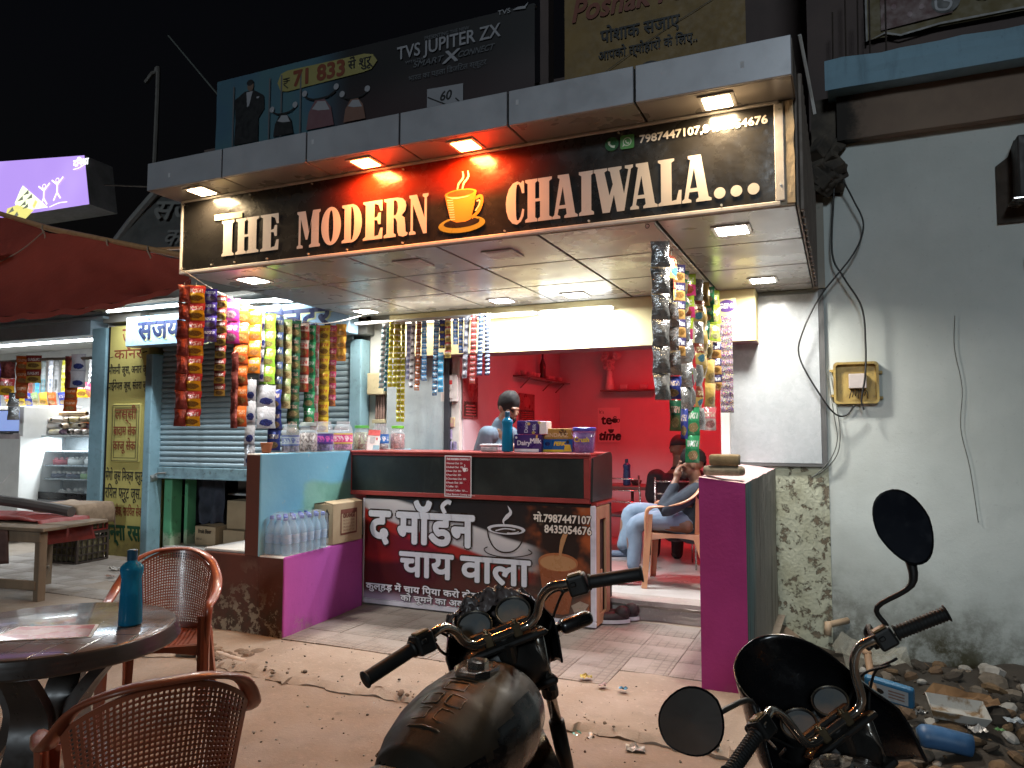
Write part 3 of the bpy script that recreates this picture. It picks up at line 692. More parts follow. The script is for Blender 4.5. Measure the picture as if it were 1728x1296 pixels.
put_shape(mb, [stroke([(-1.178, 3.115), (-1.176, 3.098), (-1.162, 3.084), (-1.144, 3.080)], [.016, .009, .016])], 1, F0, z=zz + .0004)
rr = [(-1.072 + sx * .03 + .010 * cos(a), 3.097 + sy * .03 + .010 * sin(a)) for sx, sy, a0 in ((1, 1, 0), (-1, 1, pi / 2), (-1, -1, pi), (1, -1, 1.5 * pi)) for a in (a0, a0 + .5, a0 + 1., a0 + 1.57)]
put_shape(mb, [rr], 2, F0, z=zz)
put_shape(mb, [disc(-1.072, 3.098, .025, .025, 24), disc(-1.072, 3.098, .020, .020, 24)[::-1]], 1, F0, z=zz + .0004)
put_shape(mb, [[(-1.096, 3.085), (-1.086, 3.078), (-1.100, 3.070)]], 1, F0, z=zz + .0004)
put_shape(mb, [stroke([(-1.081, 3.108), (-1.080, 3.098), (-1.072, 3.090), (-1.062, 3.088)], [.009, .005, .009])], 1, F0, z=zz + .0004)
obj('phone_icon', mb, [m_print('green_dark', (.03, .14, .05)), m_print('icon_white', (.7, .8, .66)), m_print('green', (.10, .33, .10))], T)
mb = MB(); put_text(mb, '7987447107,8435054676', -1.0, 3.078, w=.68, size=.062, M=F0, z=zz, fat=.0022)
obj('phone_number', mb, m_print('number', (.80, .70, .60)), T)

# ================================================================ counter
CY = 5.38
T = thing('counter', 'wooden serving counter with red framed chalkboard front above a red and black printed banner', 'counter', (-2.8, 5.6, 0))
M_REDW = mat('red_wood_paint', (.30, .035, .028), .45, c2=(.24, .028, .022), ns=9, bump=.08, coat=.15)
t = NT('chalkboard'); col = t.mix(t.ramp(t.noise(2.2, 6, .65), .35, .7), (.011, .013, .012), (.028, .032, .029))
col = t.mix(t.ramp(t.noise(9, 7, .7, t.mapped((1, 1, .25))), .55, .75, 0, .45), col, (.05, .055, .05)); t.col(col); t.set(Roughness=.33); t.bump(t.noise(60, 4), .08, .004); M_CHALK = t.m
obj('counter_top', MB().rbox((-3.95, 5.365, 1.283), (-1.735, 5.93, 1.303), .005, 1), M_REDW, T)
obj('chalkboard', MB().box((-3.91, CY + .012, .955), (-1.79, CY + .03, 1.27)), M_CHALK, T)
for a, b in (((-3.945, .925), (-1.742, .962)), ((-3.945, 1.262), (-1.742, 1.283)), ((-3.945, .962), (-3.905, 1.262)), ((-1.792, .962), (-1.742, 1.262))):
    obj('board_frame', MB().rbox((a[0], CY, a[1]), (b[0], CY + .034, b[1]), .004, 1), M_REDW, T)
mb = MB(); P = [(5.384, .94), (5.90, .93), (5.915, .97), (5.915, 1.26), (5.90, 1.293), (5.86, 1.305), (5.75, 1.30), (5.414, 1.265)]
mb.add([(-1.741, y, z) for y, z in P] + [(-1.725, y, z) for y, z in P], [tuple(range(7, -1, -1)), tuple(range(8, 16))] + [(i, (i + 1) % 8, 8 + (i + 1) % 8, 8 + i) for i in range(8)])
obj('side_chalkboard', mb, M_CHALK, T)
obj('side_ledge', MB().rbox((-1.745, 5.415, .905), (-1.700, 5.92, .928), .004, 1), M_REDW, T)
t = NT('plywood'); s = t.sep()
col = t.mix(t.ramp(t.noise(4, 6, .6, t.mapped((1, 1, .12))), .3, .7), (.46, .28, .15), (.36, .20, .10)); 
t.col(col); t.set(Roughness=.6); t.bump(t.noise(30, 4, .6, t.mapped((1, 1, .1))), .2, .004); M_PLY = t.m
for a, b in (((5.42, .02), (5.50, .90)), ((5.66, .02), (5.76, .90)), ((5.50, .80), (5.66, .90)), ((5.50, .02), (5.66, .10))):
    obj('side_plank', MB().rbox((-1.725, a[0], a[1]), (-1.702, b[0] - .003, b[1]), .004, 1), M_PLY, T)
obj('side_plank', MB().rbox((-1.72, 5.52, .10), (-1.706, 5.575, .42), .004, 1), M_PLY, T)
obj('carcass', MB().box((-3.78, 5.43, .02), (-1.73, 5.90, .925)), mat('carcass_dark', (.035, .022, .016), .8), T)
# printed banner in front
t = NT('banner_print'); s = t.sep()
u = t.math('DIVIDE', t.math('ADD', s[0], 3.79), 2.07); v = t.math('DIVIDE', s[2], .90)
wob = t.math('MULTIPLY', t.math('SUBTRACT', t.noise(1.6, 2), .5), .25)
f = t.math('ADD', t.math('ADD', v, t.math('MULTIPLY', t.math('POWER', u, .8), .62)), t.math('MULTIPLY', wob, .3))
red = t.mix(t.ramp(t.math('ADD', v, t.math('MULTIPLY', wob, 1.6)), .22, .62), (.34, .016, .012), (.13, .010, .009))
red = t.mix(t.ramp(t.math('ADD', t.math('SUBTRACT', f, u), wob), .48, .40, 0, .9), red, (.035, .009, .008))
red = t.mix(t.ramp(v, .17, .06, 0, .85), red, t.mix(t.ramp(u, .1, .6), (.42, .36, .46), (.38, .03, .03)))
col = t.mix(t.ramp(f, .80, .84), red, (.30, .018, .014)); col = t.mix(t.ramp(f, .905, .94), col, (.46, .43, .44)); col = t.mix(t.ramp(f, 1.0, 1.13), col, (.55, .52, .52)); col = t.mix(t.ramp(f, 1.13, 1.165), col, (.017, .016, .017))
ph = t.mix(t.ramp(t.noise(4.2, 3, .5), .45, .62), (.022, .012, .010), (.36, .085, .025)); ph = t.mix(t.ramp(t.noise(7, 2), .6, .75, 0, .5), ph, (.34, .22, .13))
ph = t.mix(t.ramp(v, .12, .3), (.10, .05, .035), ph)
col = t.mix(t.ramp(t.math('ADD', u, t.math('MULTIPLY', wob, .5)), .70, .80), col, ph)
t.col(col); t.set(Roughness=.28, Coat_Weight=.2); t.bump(t.noise(3.5, 3), .35, .02); M_BAN = t.m
def bw(x, z): return .004 * nz(x * 2, z * 2, 3)
mb = MB(); mb.grid(lambda u, v: (lerp(-3.775, -1.745, u), 5.405 - bw(u * 2, v), lerp(.055, .895, v)), 40, 16); obj('banner_print', mb, M_BAN, T, smooth=True)
mb = MB()
for a, b in (((-3.79, .012), (-1.705, .056)), ((-3.79, .056), (-3.772, .90)), ((-1.748, .056), (-1.705, .91))): mb.rbox((a[0], 5.398, a[1]), (b[0], 5.418, b[1]), .006, 1)
obj('banner_edge', mb, mat('banner_white', (.66, .64, .70), .35), T)
mb = MB(); mb.box((-3.77, 5.399, .050), (-1.75, 5.402, .0535)); obj('banner_line', mb, m_print('ink', (.03, .02, .015)), T)
FB = FACE(0, 5.405, 0)
def outlined(items, name, fat, out, colr, z=.007):
    mb = MB()
    for body, x, y, wd, sz in items:
        put_text(mb, body, x, y, w=wd, size=sz, mi=1, M=FB, fat=fat + out, z=z)
        put_text(mb, body, x, y, w=wd, size=sz, mi=0, M=FB, fat=fat, z=z + .0018)
    obj(name, mb, [m_print(name, colr), m_print('ink', (.03, .02, .015))], T)
mbx = MB()
outlined([('द', -3.715, .545, .20, .385), ('मॉडन', -3.44, .545, .715, .385)], 'headline', .013, .013, (.62, .63, .68))
mb = MB()
for k, mi, wd in ((0, 1, .062), (1, 0, .036)):
    ribbon(mb, [(-2.985, .80), (-3.01, .855), (-2.965, .895), (-2.93, .885)], wd, mi, FB, .0075 + .0019 * k)
obj('headline', mb, [m_print('headline', (.62, .63, .68)), m_print('ink', (.03, .02, .015))], T)
outlined([('चाय', -3.41, .275, .50, .30), ('वाला', -2.835, .275, .60, .30)], 'headline', .009, .011, (.62, .63, .68))
outlined([('कुल्हड़ में चाय िपया करो दोस्तों इसी बहाने', -3.745, .136, 1.55, .074), ('को चूमने का अवसर िमलेगा', -3.40, .066, .95, .070)], 'slogan', .0022, .005, (.74, .73, .76))
outlined([('मो.7987447107', -2.205, .775, .465, .083), ('8435054676', -2.113, .695, .375, .083)], 'number', .0022, .005, (.62, .60, .60))
mb = MB()   # line drawing of a cup
put_shape(mb, [disc(-2.44, .700, .165, .040, 30)], 0, FB, z=.006); put_shape(mb, [disc(-2.44, .695, .135, .026, 30)], 1, FB, z=.0065)
put_shape(mb, [stroke([(-2.53, .685), (-2.45, .705), (-2.36, .700)], .010)], 0, FB, z=.007); put_shape(mb, [stroke([(-2.43, .672), (-2.37, .675), (-2.33, .688)], .008)], 0, FB, z=.007)
ribbon(mb, [(-2.603, .70), (-2.59, .63), (-2.55, .56), (-2.49, .525), (-2.42, .522), (-2.36, .545), (-2.31, .60), (-2.28, .69)], .011, 1, FB, .0065)
ribbon(mb, [(-2.60, .555), (-2.63, .535), (-2.60, .505), (-2.50, .485), (-2.38, .488), (-2.28, .505), (-2.22, .53), (-2.25, .555)], .008, 1, FB, .0065)
ribbon(mb, [(-2.455, .735), (-2.462, .765), (-2.43, .80), (-2.40, .835), (-2.425, .885)], [.004, .018, .034, .026, .003], 0, FB, .0065)
obj('cup_drawing', mb, [m_print('drawing', (.58, .57, .60)), m_print('ink', (.03, .02, .015))], T)
mb = MB()   # printed clay cup with pouring tea
put_shape(mb, [[(-2.165, .475), (-2.14, .30), (-2.105, .12), (-2.06, .09), (-1.97, .085), (-1.92, .10), (-1.875, .30), (-1.845, .47)]], 0, FB, z=.006)
put_shape(mb, [disc(-2.005, .475, .162, .070, 32)], 2, FB, z=.0065); put_shape(mb, [disc(-2.005, .468, .146, .058, 32)], 1, FB, z=.007)
ribbon(mb, [(-1.99, .45), (-1.985, .55), (-1.965, .64), (-1.94, .70)], [.020, .024, .040, .034], 1, FB, .0075)
put_shape(mb, [[(-1.90, .16), (-1.83, .20), (-1.76, .18), (-1.80, .12), (-1.87, .10)]], 3, FB, z=.0075); put_shape(mb, [[(-1.80, .10), (-1.76, .17), (-1.752, .08)]], 0, FB, z=.0075)
obj('clay_cup_print', mb, [m_print('clay', (.26, .075, .028)), m_print('milk_tea', (.44, .22, .095)), m_print('clay_rim', (.38, .13, .05)), m_print('cloth', (.34, .26, .20))], T)
# menu card on the chalkboard
T = thing('menu_card', 'small red menu card with white price list stuck on the chalkboard', 'menu', (-2.857, CY - .004, .94))
mb = MB(); mb.add([(-2.98, CY - .004, .940), (-2.735, CY - .003, .938), (-2.735, CY - .005, 1.270), (-2.98, CY - .004, 1.272)], [(0, 1, 2, 3)], 0)
mb.add([(-2.972, CY - .0055, .948), (-2.743, CY - .005, .946), (-2.743, CY - .0065, 1.262), (-2.972, CY - .006, 1.264)], [(0, 1, 2, 3)], 1)
obj('card', mb, [m_print('card_white', (.78, .74, .74)), m_print('card_red', (.28, .018, .028))], T)
mb = MB(); F1 = FACE(0, CY - .006, 0)
put_text(mb, 'THE MODERN CHAIWALA', -2.963, 1.236, w=.212, size=.022, M=F1, z=.001, fat=.0012, shear=.2)
for k, q in enumerate(('1.Normal Chai  5/-', '2.Kulhad Chai  10/-', '3.Rose Chai  20/-', '4.Paan Chai  20/-', '5.Chocolate Chai  20/-', '6.Masala Chai  20/-', '7.Coffee  10/-', '8.Kulhad Coffee  10/-.....', 'Other flavours Coming soon......')):
    put_text(mb, q, -2.965, 1.203 - k * .0312, size=.0205, M=F1, z=.001, fat=.0006)
put_shape(mb, [[(-2.815, 1.175), (-2.812, 1.155), (-2.803, 1.142), (-2.790, 1.142), (-2.781, 1.155), (-2.778, 1.175)]], 0, F1, z=.001)
put_shape(mb, [disc(-2.776, 1.160, .012, .013, 16), disc(-2.776, 1.160, .007, .008, 16)[::-1]], 0, F1, z=.0012)
ribbon(mb, [(-2.80, 1.18), (-2.793, 1.19), (-2.797, 1.203)], .005, 0, F1, .001)
obj('price_list', mb, m_print('card_text', (.82, .72, .72)), T)
# ================================================================ hanging strips of snack packets and sachets
def pkt(name, top, low, blob, band=(.85, .82, .78), edge=.5, dark=None, brand=True, rough=.24):
    """printed foil: upper and lower colour, a bright word-like band, a food picture; laid out on the packet's own box"""
    t = NT(name); s = t.sep(t.co('Generated')); ri = t.n('ShaderNodeObjectInfo').outputs['Random']
    n1 = t.noise(9, 3, .6, t.mapped((1, 1, 1), which='Generated'))
    z = t.math('ADD', s[2], t.math('MULTIPLY', t.math('SUBTRACT', n1, .5), .12))
    col = t.mix(t.ramp(z, edge - .03, edge + .03), low, top)
    dx = t.math('DIVIDE', t.math('SUBTRACT', s[0], .5), .34); dz = t.math('DIVIDE', t.math('SUBTRACT', s[2], .27), .17)
    d = t.math('ADD', t.math('ADD', t.math('MULTIPLY', dx, dx), t.math('MULTIPLY', dz, dz)), t.math('MULTIPLY', t.math('SUBTRACT', n1, .5), 1.6))
    pic = t.mix(t.ramp(t.vor(14, vec=t.co('Generated')), .1, .5), blob, tuple(x * .45 for x in blob))
    col = t.mix(t.ramp(d, 1.05, .85), col, pic)
    if brand:
        bx = t.math('ABSOLUTE', t.math('SUBTRACT', s[0], .5)); bz = t.math('ABSOLUTE', t.math('SUBTRACT', s[2], .69))
        word = t.math('MULTIPLY', t.math('MULTIPLY', t.ramp(bx, .38, .34), t.ramp(bz, .115, .095)), t.ramp(t.noise(13, 2, .5, t.mapped((1.3, 1, .55), which='Generated')), .47, .51))
        col = t.mix(word, col, band)
    cr = t.ramp(t.math('ABSOLUTE', t.math('SUBTRACT', s[2], .5)), .455, .47)
    col = t.mix(t.math('MULTIPLY', cr, .5), col, tuple(x * .5 for x in low))
    t.col(col); t.set(Roughness=rough, Metallic=.25, Coat_Weight=.5, Coat_Roughness=.12)
    t.bump(t.math('ADD', t.noise(9, 4, .6, t.co('Object')), t.math('MULTIPLY', t.noise(38, 3), .35)), .5, .02); return t.m
def foil(name, c, rough=.22):
    if name in _mc: return _mc[name]
    t = NT(name); t.col(t.mix(t.ramp(t.noise(14, 3), .4, .6), c, tuple(x * .6 for x in c))); t.set(Metallic=.75, Roughness=rough)
    t.bump(t.noise(22, 4, .6), .7, .02); _mc[name] = t.m; return t.m
SILVER = foil('silver_foil', (.62, .61, .60)); BROWNFOIL = foil('brown_foil', (.30, .22, .15)); GOLDFOIL = foil('gold_foil', (.55, .44, .22))
def pillow(wd, h, d, n=4, seed=0):
    """pillow packet, its own top edge at z=0"""
    mb = MB(); random.seed(seed)
    jit = [[random.uniform(-1, 1) for _ in range(9)] for _ in range(9)]
    def f(u, v, sg):
        e = max(0., sin(pi * v)) ** .55 * max(0., sin(pi * u)) ** .7
        i, j = int(round(u * n)), int(round(v * n))
        pinch = 1 - .10 * (1 - abs(2 * v - 1)) * 1.0
        return ((u - .5) * wd * pinch + .003 * jit[i][j], -sg * d * .5 * e + .004 * jit[j][i] * e, -h * (1 - v))
    mb.grid(lambda u, v: f(u, v, 1), n, n, 0); mb.grid(lambda u, v: f(u, v, -1), n, n, 1, flip=True)
    return mb
def strip(name, label, group, part, mats, x, y, ztop, zbot, wd, h, d, yaw, twist=.10, lean=(0, 0), back=SILVER, cat='snack packets', seed=1, cols=1, rope=.03, cat2=None):
    """a chain of packets sealed edge to edge, hanging from ztop; mats cycle down the strip"""
    T = thing(name, label, cat, (x, y, ztop), group=group)
    n = max(1, int(round((ztop - rope - zbot) / h))); h2 = (ztop - rope - zbot) / n
    meshes = [pillow(wd, h2 * 1.01, d, 4 if wd > .06 else 3, seed * 5 + k).mesh(part, [m, back], True) for k, m in enumerate(mats)]
    rnd = random.Random(seed); a = yaw
    for i in range(n):
        a += rnd.uniform(-twist, twist) * (1 if i % 2 else -1); t = i / max(1, n)
        for c in range(cols):
            o = bpy.data.objects.new(part, meshes[i % len(meshes)]); link(o, T, False)
            off = (c - (cols - 1) / 2) * wd * 1.02
            o.location = (lean[0] * t + off * cos(yaw), lean[1] * t + off * sin(yaw), -rope - i * h2)
            o.rotation_euler = (rnd.uniform(-.10, .10), rnd.uniform(-.03, .03), a)
    obj('string', MB().tube([(x, y, ztop), (x, y, ztop - rope - .01)], .0025, 5), mat('string', (.5, .46, .4), .8), T)
    return T
P = {}
P['redyellow'] = pkt('pk_redyellow', (.50, .045, .045), (.80, .44, .02), (.50, .26, .04), (.8, .6, .55), .56)
P['brownyel'] = pkt('pk_brownyel', (.30, .035, .03), (.62, .42, .08), (.38, .22, .06))
P['purple'] = pkt('pk_purple', (.10, .06, .33), (.13, .07, .36), (.35, .3, .45), (.85, .85, .9))
P['pink'] = pkt('pk_pink', (.62, .06, .27), (.55, .04, .25), (.65, .38, .45), (.9, .75, .8))
P['orange'] = pkt('pk_orange', (.72, .16, .03), (.60, .10, .025), (.75, .38, .12), (.85, .5, .3))
P['orange2'] = pkt('pk_orange2', (.78, .29, .03), (.72, .20, .02), (.68, .30, .10), (.45, .3, .5))
P['green'] = pkt('pk_green', (.33, .60, .06), (.28, .53, .05), (.55, .48, .16), (.7, .75, .25))
P['navy'] = pkt('pk_navy', (.05, .07, .30), (.045, .06, .30), (.58, .40, .20), (.75, .6, .5))
P['navy2'] = pkt('pk_navy2', (.06, .10, .24), (.16, .17, .10), (.52, .42, .22), (.6, .62, .5))
P['olive'] = pkt('pk_olive', (.30, .42, .16), (.50, .42, .22), (.55, .40, .18), (.7, .72, .6))
P['dkgreen'] = pkt('pk_dkgreen', (.02, .10, .055), (.10, .14, .06), (.60, .44, .20), (.5, .3, .25))
P['redwhite'] = pkt('pk_redwhite', (.62, .50, .44), (.32, .05, .03), (.52, .26, .10), (.5, .06, .05))
P['bgreen'] = pkt('pk_bgreen', (.05, .33, .14), (.03, .24, .10), (.58, .45, .22), (.75, .8, .75))
P['salmon'] = pkt('pk_salmon', (.64, .18, .20), (.50, .44, .40), (.62, .30, .28), (.7, .6, .45))
P['yellow'] = pkt('pk_yellow', (.74, .52, .04), (.66, .46, .05), (.48, .28, .07), (.55, .1, .05))
P['magenta'] = pkt('pk_magenta', (.58, .07, .16), (.52, .19, .06), (.60, .22, .10), (.8, .55, .5))
P['oyellow'] = pkt('pk_oyellow', (.78, .44, .07), (.74, .36, .05), (.74, .44, .14), (.8, .6, .3), brand=False)
P['silver'] = pkt('pk_silver', (.58, .58, .62), (.54, .54, .60), (.06, .08, .33), (.62, .62, .66), rough=.2)
P['goldbl'] = pkt('pk_goldbl', (.22, .05, .03), (.55, .40, .13), (.16, .42, .55), (.6, .5, .3))
P['cookie'] = pkt('pk_cookie', (.035, .03, .09), (.58, .33, .11), (.48, .26, .08), (.75, .75, .75))
P['lime'] = pkt('pk_lime', (.46, .62, .07), (.40, .56, .06), (.60, .58, .30), (.7, .75, .4))
P['pinklime'] = pkt('pk_pinklime', (.36, .50, .04), (.55, .05, .17), (.52, .12, .05), (.8, .7, .7))
P['gold'] = pkt('pk_gold', (.58, .40, .12), (.50, .34, .10), (.55, .38, .14), (.6, .45, .2), brand=False)
P['maroon'] = foil('maroon_foil', (.22, .05, .04), .3)
GL = 'snack packet strips hung on the left string'; YL = .55
def LS(label, mats, y, zt, zb, wd, h, d=.045, yaw=YL, back=SILVER, x=-4.3, lean=(0, 0), seed=1, twist=.07, rope=.02):
    strip('snack_strip', label, GL, 'packet', [P[m] for m in mats], x, y, zt, zb, wd, h, d, yaw, twist, lean, back, seed=seed, rope=rope)
LS('long strip of red topped yellow packets at the street end of the left string', ['redyellow'], 4.00, 2.55, 1.50, .135, .125, lean=(-.01, 0), seed=3)
LS('strip of dull brown packet backs hanging at the very street end of the left string', ['maroon'], 3.93, 2.54, 1.50, .09, .125, yaw=1.25, back=BROWNFOIL, seed=4, x=-4.34)
LS('short strip of purple and white packets beside the long red and yellow strip', ['purple'], 4.14, 2.55, 2.13, .10, .105, seed=5)
LS('strip of brown topped golden packets ending above the grey shutter slats', ['brownyel'], 4.25, 2.52, 1.73, .085, .10, seed=6)
LS('two large pink packets at the top of the left string', ['pink'], 4.35, 2.51, 2.14, .13, .185, seed=7)
LS('long strip of big orange chips packets with flame swirls left of the small orange ones', ['orange'], 4.46, 2.50, 1.50, .115, .165, seed=8)
LS('dark maroon packet edges hanging just left of the long orange strip', ['maroon'], 4.40, 2.10, 1.49, .055, .15, yaw=1.1, back=BROWNFOIL, seed=9)
LS('strip of four small bright orange packets with a blue badge', ['orange2'], 4.61, 2.475, 1.93, .105, .135, seed=10)
LS('strip of four bright green chips packets on the left string', ['green'], 4.76, 2.455, 1.85, .125, .15, seed=11)
LS('silver packet backs beside the bright green packets', ['silver'], 4.69, 2.44, 1.87, .05, .14, yaw=1.2, seed=12)
LS('strip of plain silver packets that hangs lowest over the brown wall end', ['silver'], 4.60, 1.90, 1.19, .085, .175, seed=13, x=-4.32)
LS('two silver packets with pale print next to the navy packets', ['silver'], 4.72, 1.86, 1.49, .15, .18, seed=14, x=-4.27)
LS('strip of three navy blue packets with biscuits, hanging lowest before the jars', ['navy'], 4.82, 1.83, 1.31, .115, .17, seed=15, x=-4.27)
LS('strip of small navy and brown packets behind the bright green ones', ['navy2'], 4.88, 2.44, 1.80, .085, .12, seed=16)
LS('strip of pale olive green biscuit packets near the middle of the left string', ['olive'], 4.98, 2.44, 1.66, .095, .12, seed=17)
LS('long strip of dark green packets with cream biscuits', ['dkgreen'], 5.08, 2.44, 1.44, .105, .14, seed=18)
LS('strip of white, red and brown packets with round biscuits', ['redwhite'], 5.20, 2.44, 1.81, .10, .15, seed=19)
LS('strip of mid green packets half hidden behind the white and red strip', ['bgreen'], 5.29, 2.43, 1.53, .10, .14, seed=20)
LS('narrow strip of salmon pink and grey packets', ['salmon'], 5.36, 2.44, 1.48, .075, .15, seed=21)
LS('long strip of yellow packets with small red print on the left string', ['yellow'], 5.48, 2.455, 1.46, .105, .14, seed=22)
LS('strip of magenta and orange packets right of the yellow strip', ['magenta'], 5.60, 2.47, 1.70, .085, .115, seed=23)
LS('short strip of three orange yellow packets at the right end of the left string', ['oyellow'], 5.73, 2.50, 2.13, .10, .12, seed=24)
tag(obj('hanging_string', MB().tube(smooth_path([(-4.3, 3.85, 2.62), (-4.3, 4.3, 2.50), (-4.3, 5.0, 2.435), (-4.3, 5.5, 2.455), (-4.3, 6.1, 2.62)], 6), .004, 6), mat('string', (.5, .46, .4), .8)), 'sagging string under the canopy that carries the left row of snack packets', 'string')
GR = 'snack packet strips hung on the right string'
def RS(label, mats, y, zt, zb, wd, h, d=.06, yaw=.3, back=SILVER, x=-.92, seed=1, twist=.9, rope=.02):
    strip('snack_strip', label, GR, 'packet', [P[m] if isinstance(m, str) else m for m in mats], x, y, zt, zb, wd, h, d, yaw, twist, (0, 0), back, seed=seed, rope=rope)
RS('twisted strip of dull silver and brown foil at the street end of the right string', [SILVER, SILVER], 4.14, 2.56, 1.64, .11, .155, back=P['brownyel'], seed=31, twist=.2, yaw=.15)
RS('gold, red and light blue packets beside the silver foil strip', ['goldbl'], 4.45, 2.55, 1.80, .10, .15, seed=32, yaw=.5)
RS('single dark purple packet at the foot of the gold and blue strip', ['navy'], 4.46, 1.80, 1.66, .10, .13, seed=33, rope=.005, twist=.1)
RS('small dark green packet dangling lowest below the purple packet', ['dkgreen'], 4.52, 1.66, 1.47, .07, .17, seed=34, rope=.005)
RS('strip of dark packets with orange cookies in the middle of the right string', ['cookie'], 4.67, 2.54, 1.94, .085, .12, seed=35, yaw=.5, twist=.1)
RS('strip of dark green packets with white print in the right cluster', ['dkgreen'], 4.86, 2.54, 1.60, .09, .16, seed=36, yaw=.7)
RS('silver edged blue packet dangling alone over the red wall', ['navy'], 4.80, 1.62, 1.42, .05, .19, seed=37, rope=.01)
RS('strip of lime and pink packets in the right cluster', ['pinklime'], 5.03, 2.55, 1.62, .09, .15, seed=38, yaw=.4)
RS('green and silver packets hanging lowest of the right cluster, below the pink ones', ['bgreen'], 5.06, 1.64, 1.26, .095, .18, seed=39, rope=.01, twist=.2)
RS('wavy strip of silver backed packets right of the lime and pink strip', [SILVER, 'goldbl'], 5.37, 2.58, 1.48, .10, .16, back=SILVER, seed=40, yaw=.9, twist=.4)
RS('strip of pale gold packets hanging behind the silver ones', ['gold'], 5.55, 2.59, 1.86, .10, .17, seed=41, back=GOLDFOIL)
RS('strip of shiny emerald green packets near the yellow box', ['bgreen'], 5.80, 2.60, 2.03, .095, .15, seed=42, back=GOLDFOIL)
RS('two plain gold packets below the emerald green strip', ['gold'], 5.84, 2.03, 1.66, .13, .18, seed=43, back=GOLDFOIL, rope=.005)
RS('pink and silver packet at the foot of the gold packets', ['salmon'], 5.80, 1.66, 1.48, .10, .17, seed=44, rope=.005)
RS('short strip of bright lime packets at the far end of the right string', ['lime'], 6.05, 2.62, 2.19, .11, .14, seed=45, yaw=.2)
RS('strip of purple packets with orange cookies below the lime ones', ['cookie'], 6.10, 2.19, 1.80, .10, .14, seed=46, yaw=.2, twist=.1, rope=.005)
tag(obj('hanging_string', MB().tube([(-.93, 4.06, 2.615), (-.92, 4.6, 2.57), (-.92, 5.3, 2.585), (-.92, 6.2, 2.622)], .004, 6), mat('string', (.5, .46, .4), .8)), 'string under the soffit seam that carries the right cluster of packets', 'string')
mb = MB(); mb.tube([(-.975 + .012 * cos(a), 4.075, 2.615 + .012 * sin(a)) for a in [i * pi / 5 for i in range(10)]], .0025, 5, closed=True)
tag(obj('ring_hook', mb, mat('hook_steel', (.1, .09, .08), .4, .8)), 'small ring hook screwed into the soffit behind the sign', 'hook')
# purple sheet of sweets
t = NT('gems_sheet'); s = t.sep(t.co('Generated'))
vz = t.vor(24, vec=t.mapped((.25, .25, 1.6), which='Generated'), out='Color'); col = t.mix(t.ramp(t.noise(30, 2, .5, t.mapped((.35, .35, 1.4), which='Generated')), .50, .56), (.085, .04, .13), t.mix(.5, (.55, .32, .12), vz))
col = t.mix(t.ramp(t.noise(38, 2, .5, t.mapped((.3, .3, 1.9), which='Generated')), .60, .63), col, (.62, .6, .65)); t.col(col); t.set(Roughness=.25, Coat_Weight=.4)
T = thing('sweet_sheet', 'long narrow sheet of purple sweet packets hanging before the white board', 'sweet packets', (-.80, 6.1, 2.5))
def gsh(u, v): return (lerp(-.885, -.785, u), 6.12 - .006 * abs(sin(v * 40)), lerp(1.62, 2.40, v))
mb = MB(); mb.grid(gsh, 4, 60); obj('sheet', mb, t.m, T, smooth=True)
mb = MB(); mb.box((-.895, 6.115, 2.40), (-.755, 6.119, 2.535)); obj('header_card', mb, m_print('yellow_card', (.62, .62, .12), c2=(.5, .35, .3)), T)
mb = MB(); F2 = FACE(0, 6.113, 0); put_shape(mb, [disc(-.825, 2.475, .068, .050, 24)], 0, F2); put_text(mb, 'GEMS', -.89, 2.458, w=.125, size=.055, mi=1, M=F2, z=.001, fat=.002, shear=.15)
obj('header_print', mb, [m_print('purple_oval', (.10, .05, .20)), m_print('card_white', (.78, .74, .74))], T)
# sachets hung on a rod before the cream box
def sach(name, c, c2, edge=.45, brand=True, blob=None): return pkt(name, c, c2, blob or tuple(min(1, x * 1.2) for x in c), (.85, .85, .85), edge, brand=brand)
GM = 'sachet strips hung on the rod in front of the cream box'; ROD = 5.97
def MS(label, m, x, zt, zb, wd, h, cols=1, y=ROD, yaw=.30, seed=1, back=None, lean=(0, 0), twist=.12):
    strip('sachet_strip', label, GM, 'sachet', m if isinstance(m, list) else [m], x, y, zt, zb, wd, h, .016, yaw, twist, lean, back or SILVER, 'sachets', seed, cols, .004)
SY_ = sach('sa_yellow', (.66, .60, .05), (.60, .53, .04)); SYD = sach('sa_olive', (.42, .38, .03), (.36, .32, .03))
MS('strip of small white and teal sachets at the left end of the rod', sach('sa_tealwhite', (.60, .68, .68), (.12, .38, .46)), -3.975, 2.50, 1.88, .050, .052, seed=51, lean=(-.03, 0))
MS('narrow strip of dark teal sachets between the white and the yellow ones', sach('sa_teal', (.05, .20, .26), (.06, .24, .30)), -3.932, 2.48, 1.85, .030, .052, seed=52, yaw=.9, lean=(-.03, 0))
MS('double strip of bright yellow sachets on the rod', SY_, -3.865, 2.515, 1.89, .046, .055, 2, seed=53, lean=(-.02, 0))
MS('long double strip of dull yellow sachets that hangs far below the others', SYD, -3.80, 2.51, 1.56, .040, .055, 2, seed=54, y=5.99)
MS('strip of lilac sachets right of the yellow ones', sach('sa_lilac', (.38, .40, .60), (.30, .33, .55)), -3.705, 2.49, 1.96, .045, .055, seed=55)
MS('strip of white sachets with grey print', sach('sa_white', (.70, .70, .71), (.66, .66, .67), blob=(.3, .3, .3)), -3.655, 2.50, 1.87, .048, .060, seed=56, lean=(-.02, 0))
MS('strip of orange brown sachets', sach('sa_rust', (.42, .10, .025), (.50, .17, .06), blob=(.75, .6, .5)), -3.592, 2.50, 1.85, .048, .058, seed=57, lean=(-.02, 0))
MS('strip of blue and white sachets right of the orange brown ones', sach('sa_blue', (.12, .36, .62), (.05, .17, .42), blob=(.5, .66, .8)), -3.535, 2.50, 1.94, .050, .052, seed=58)
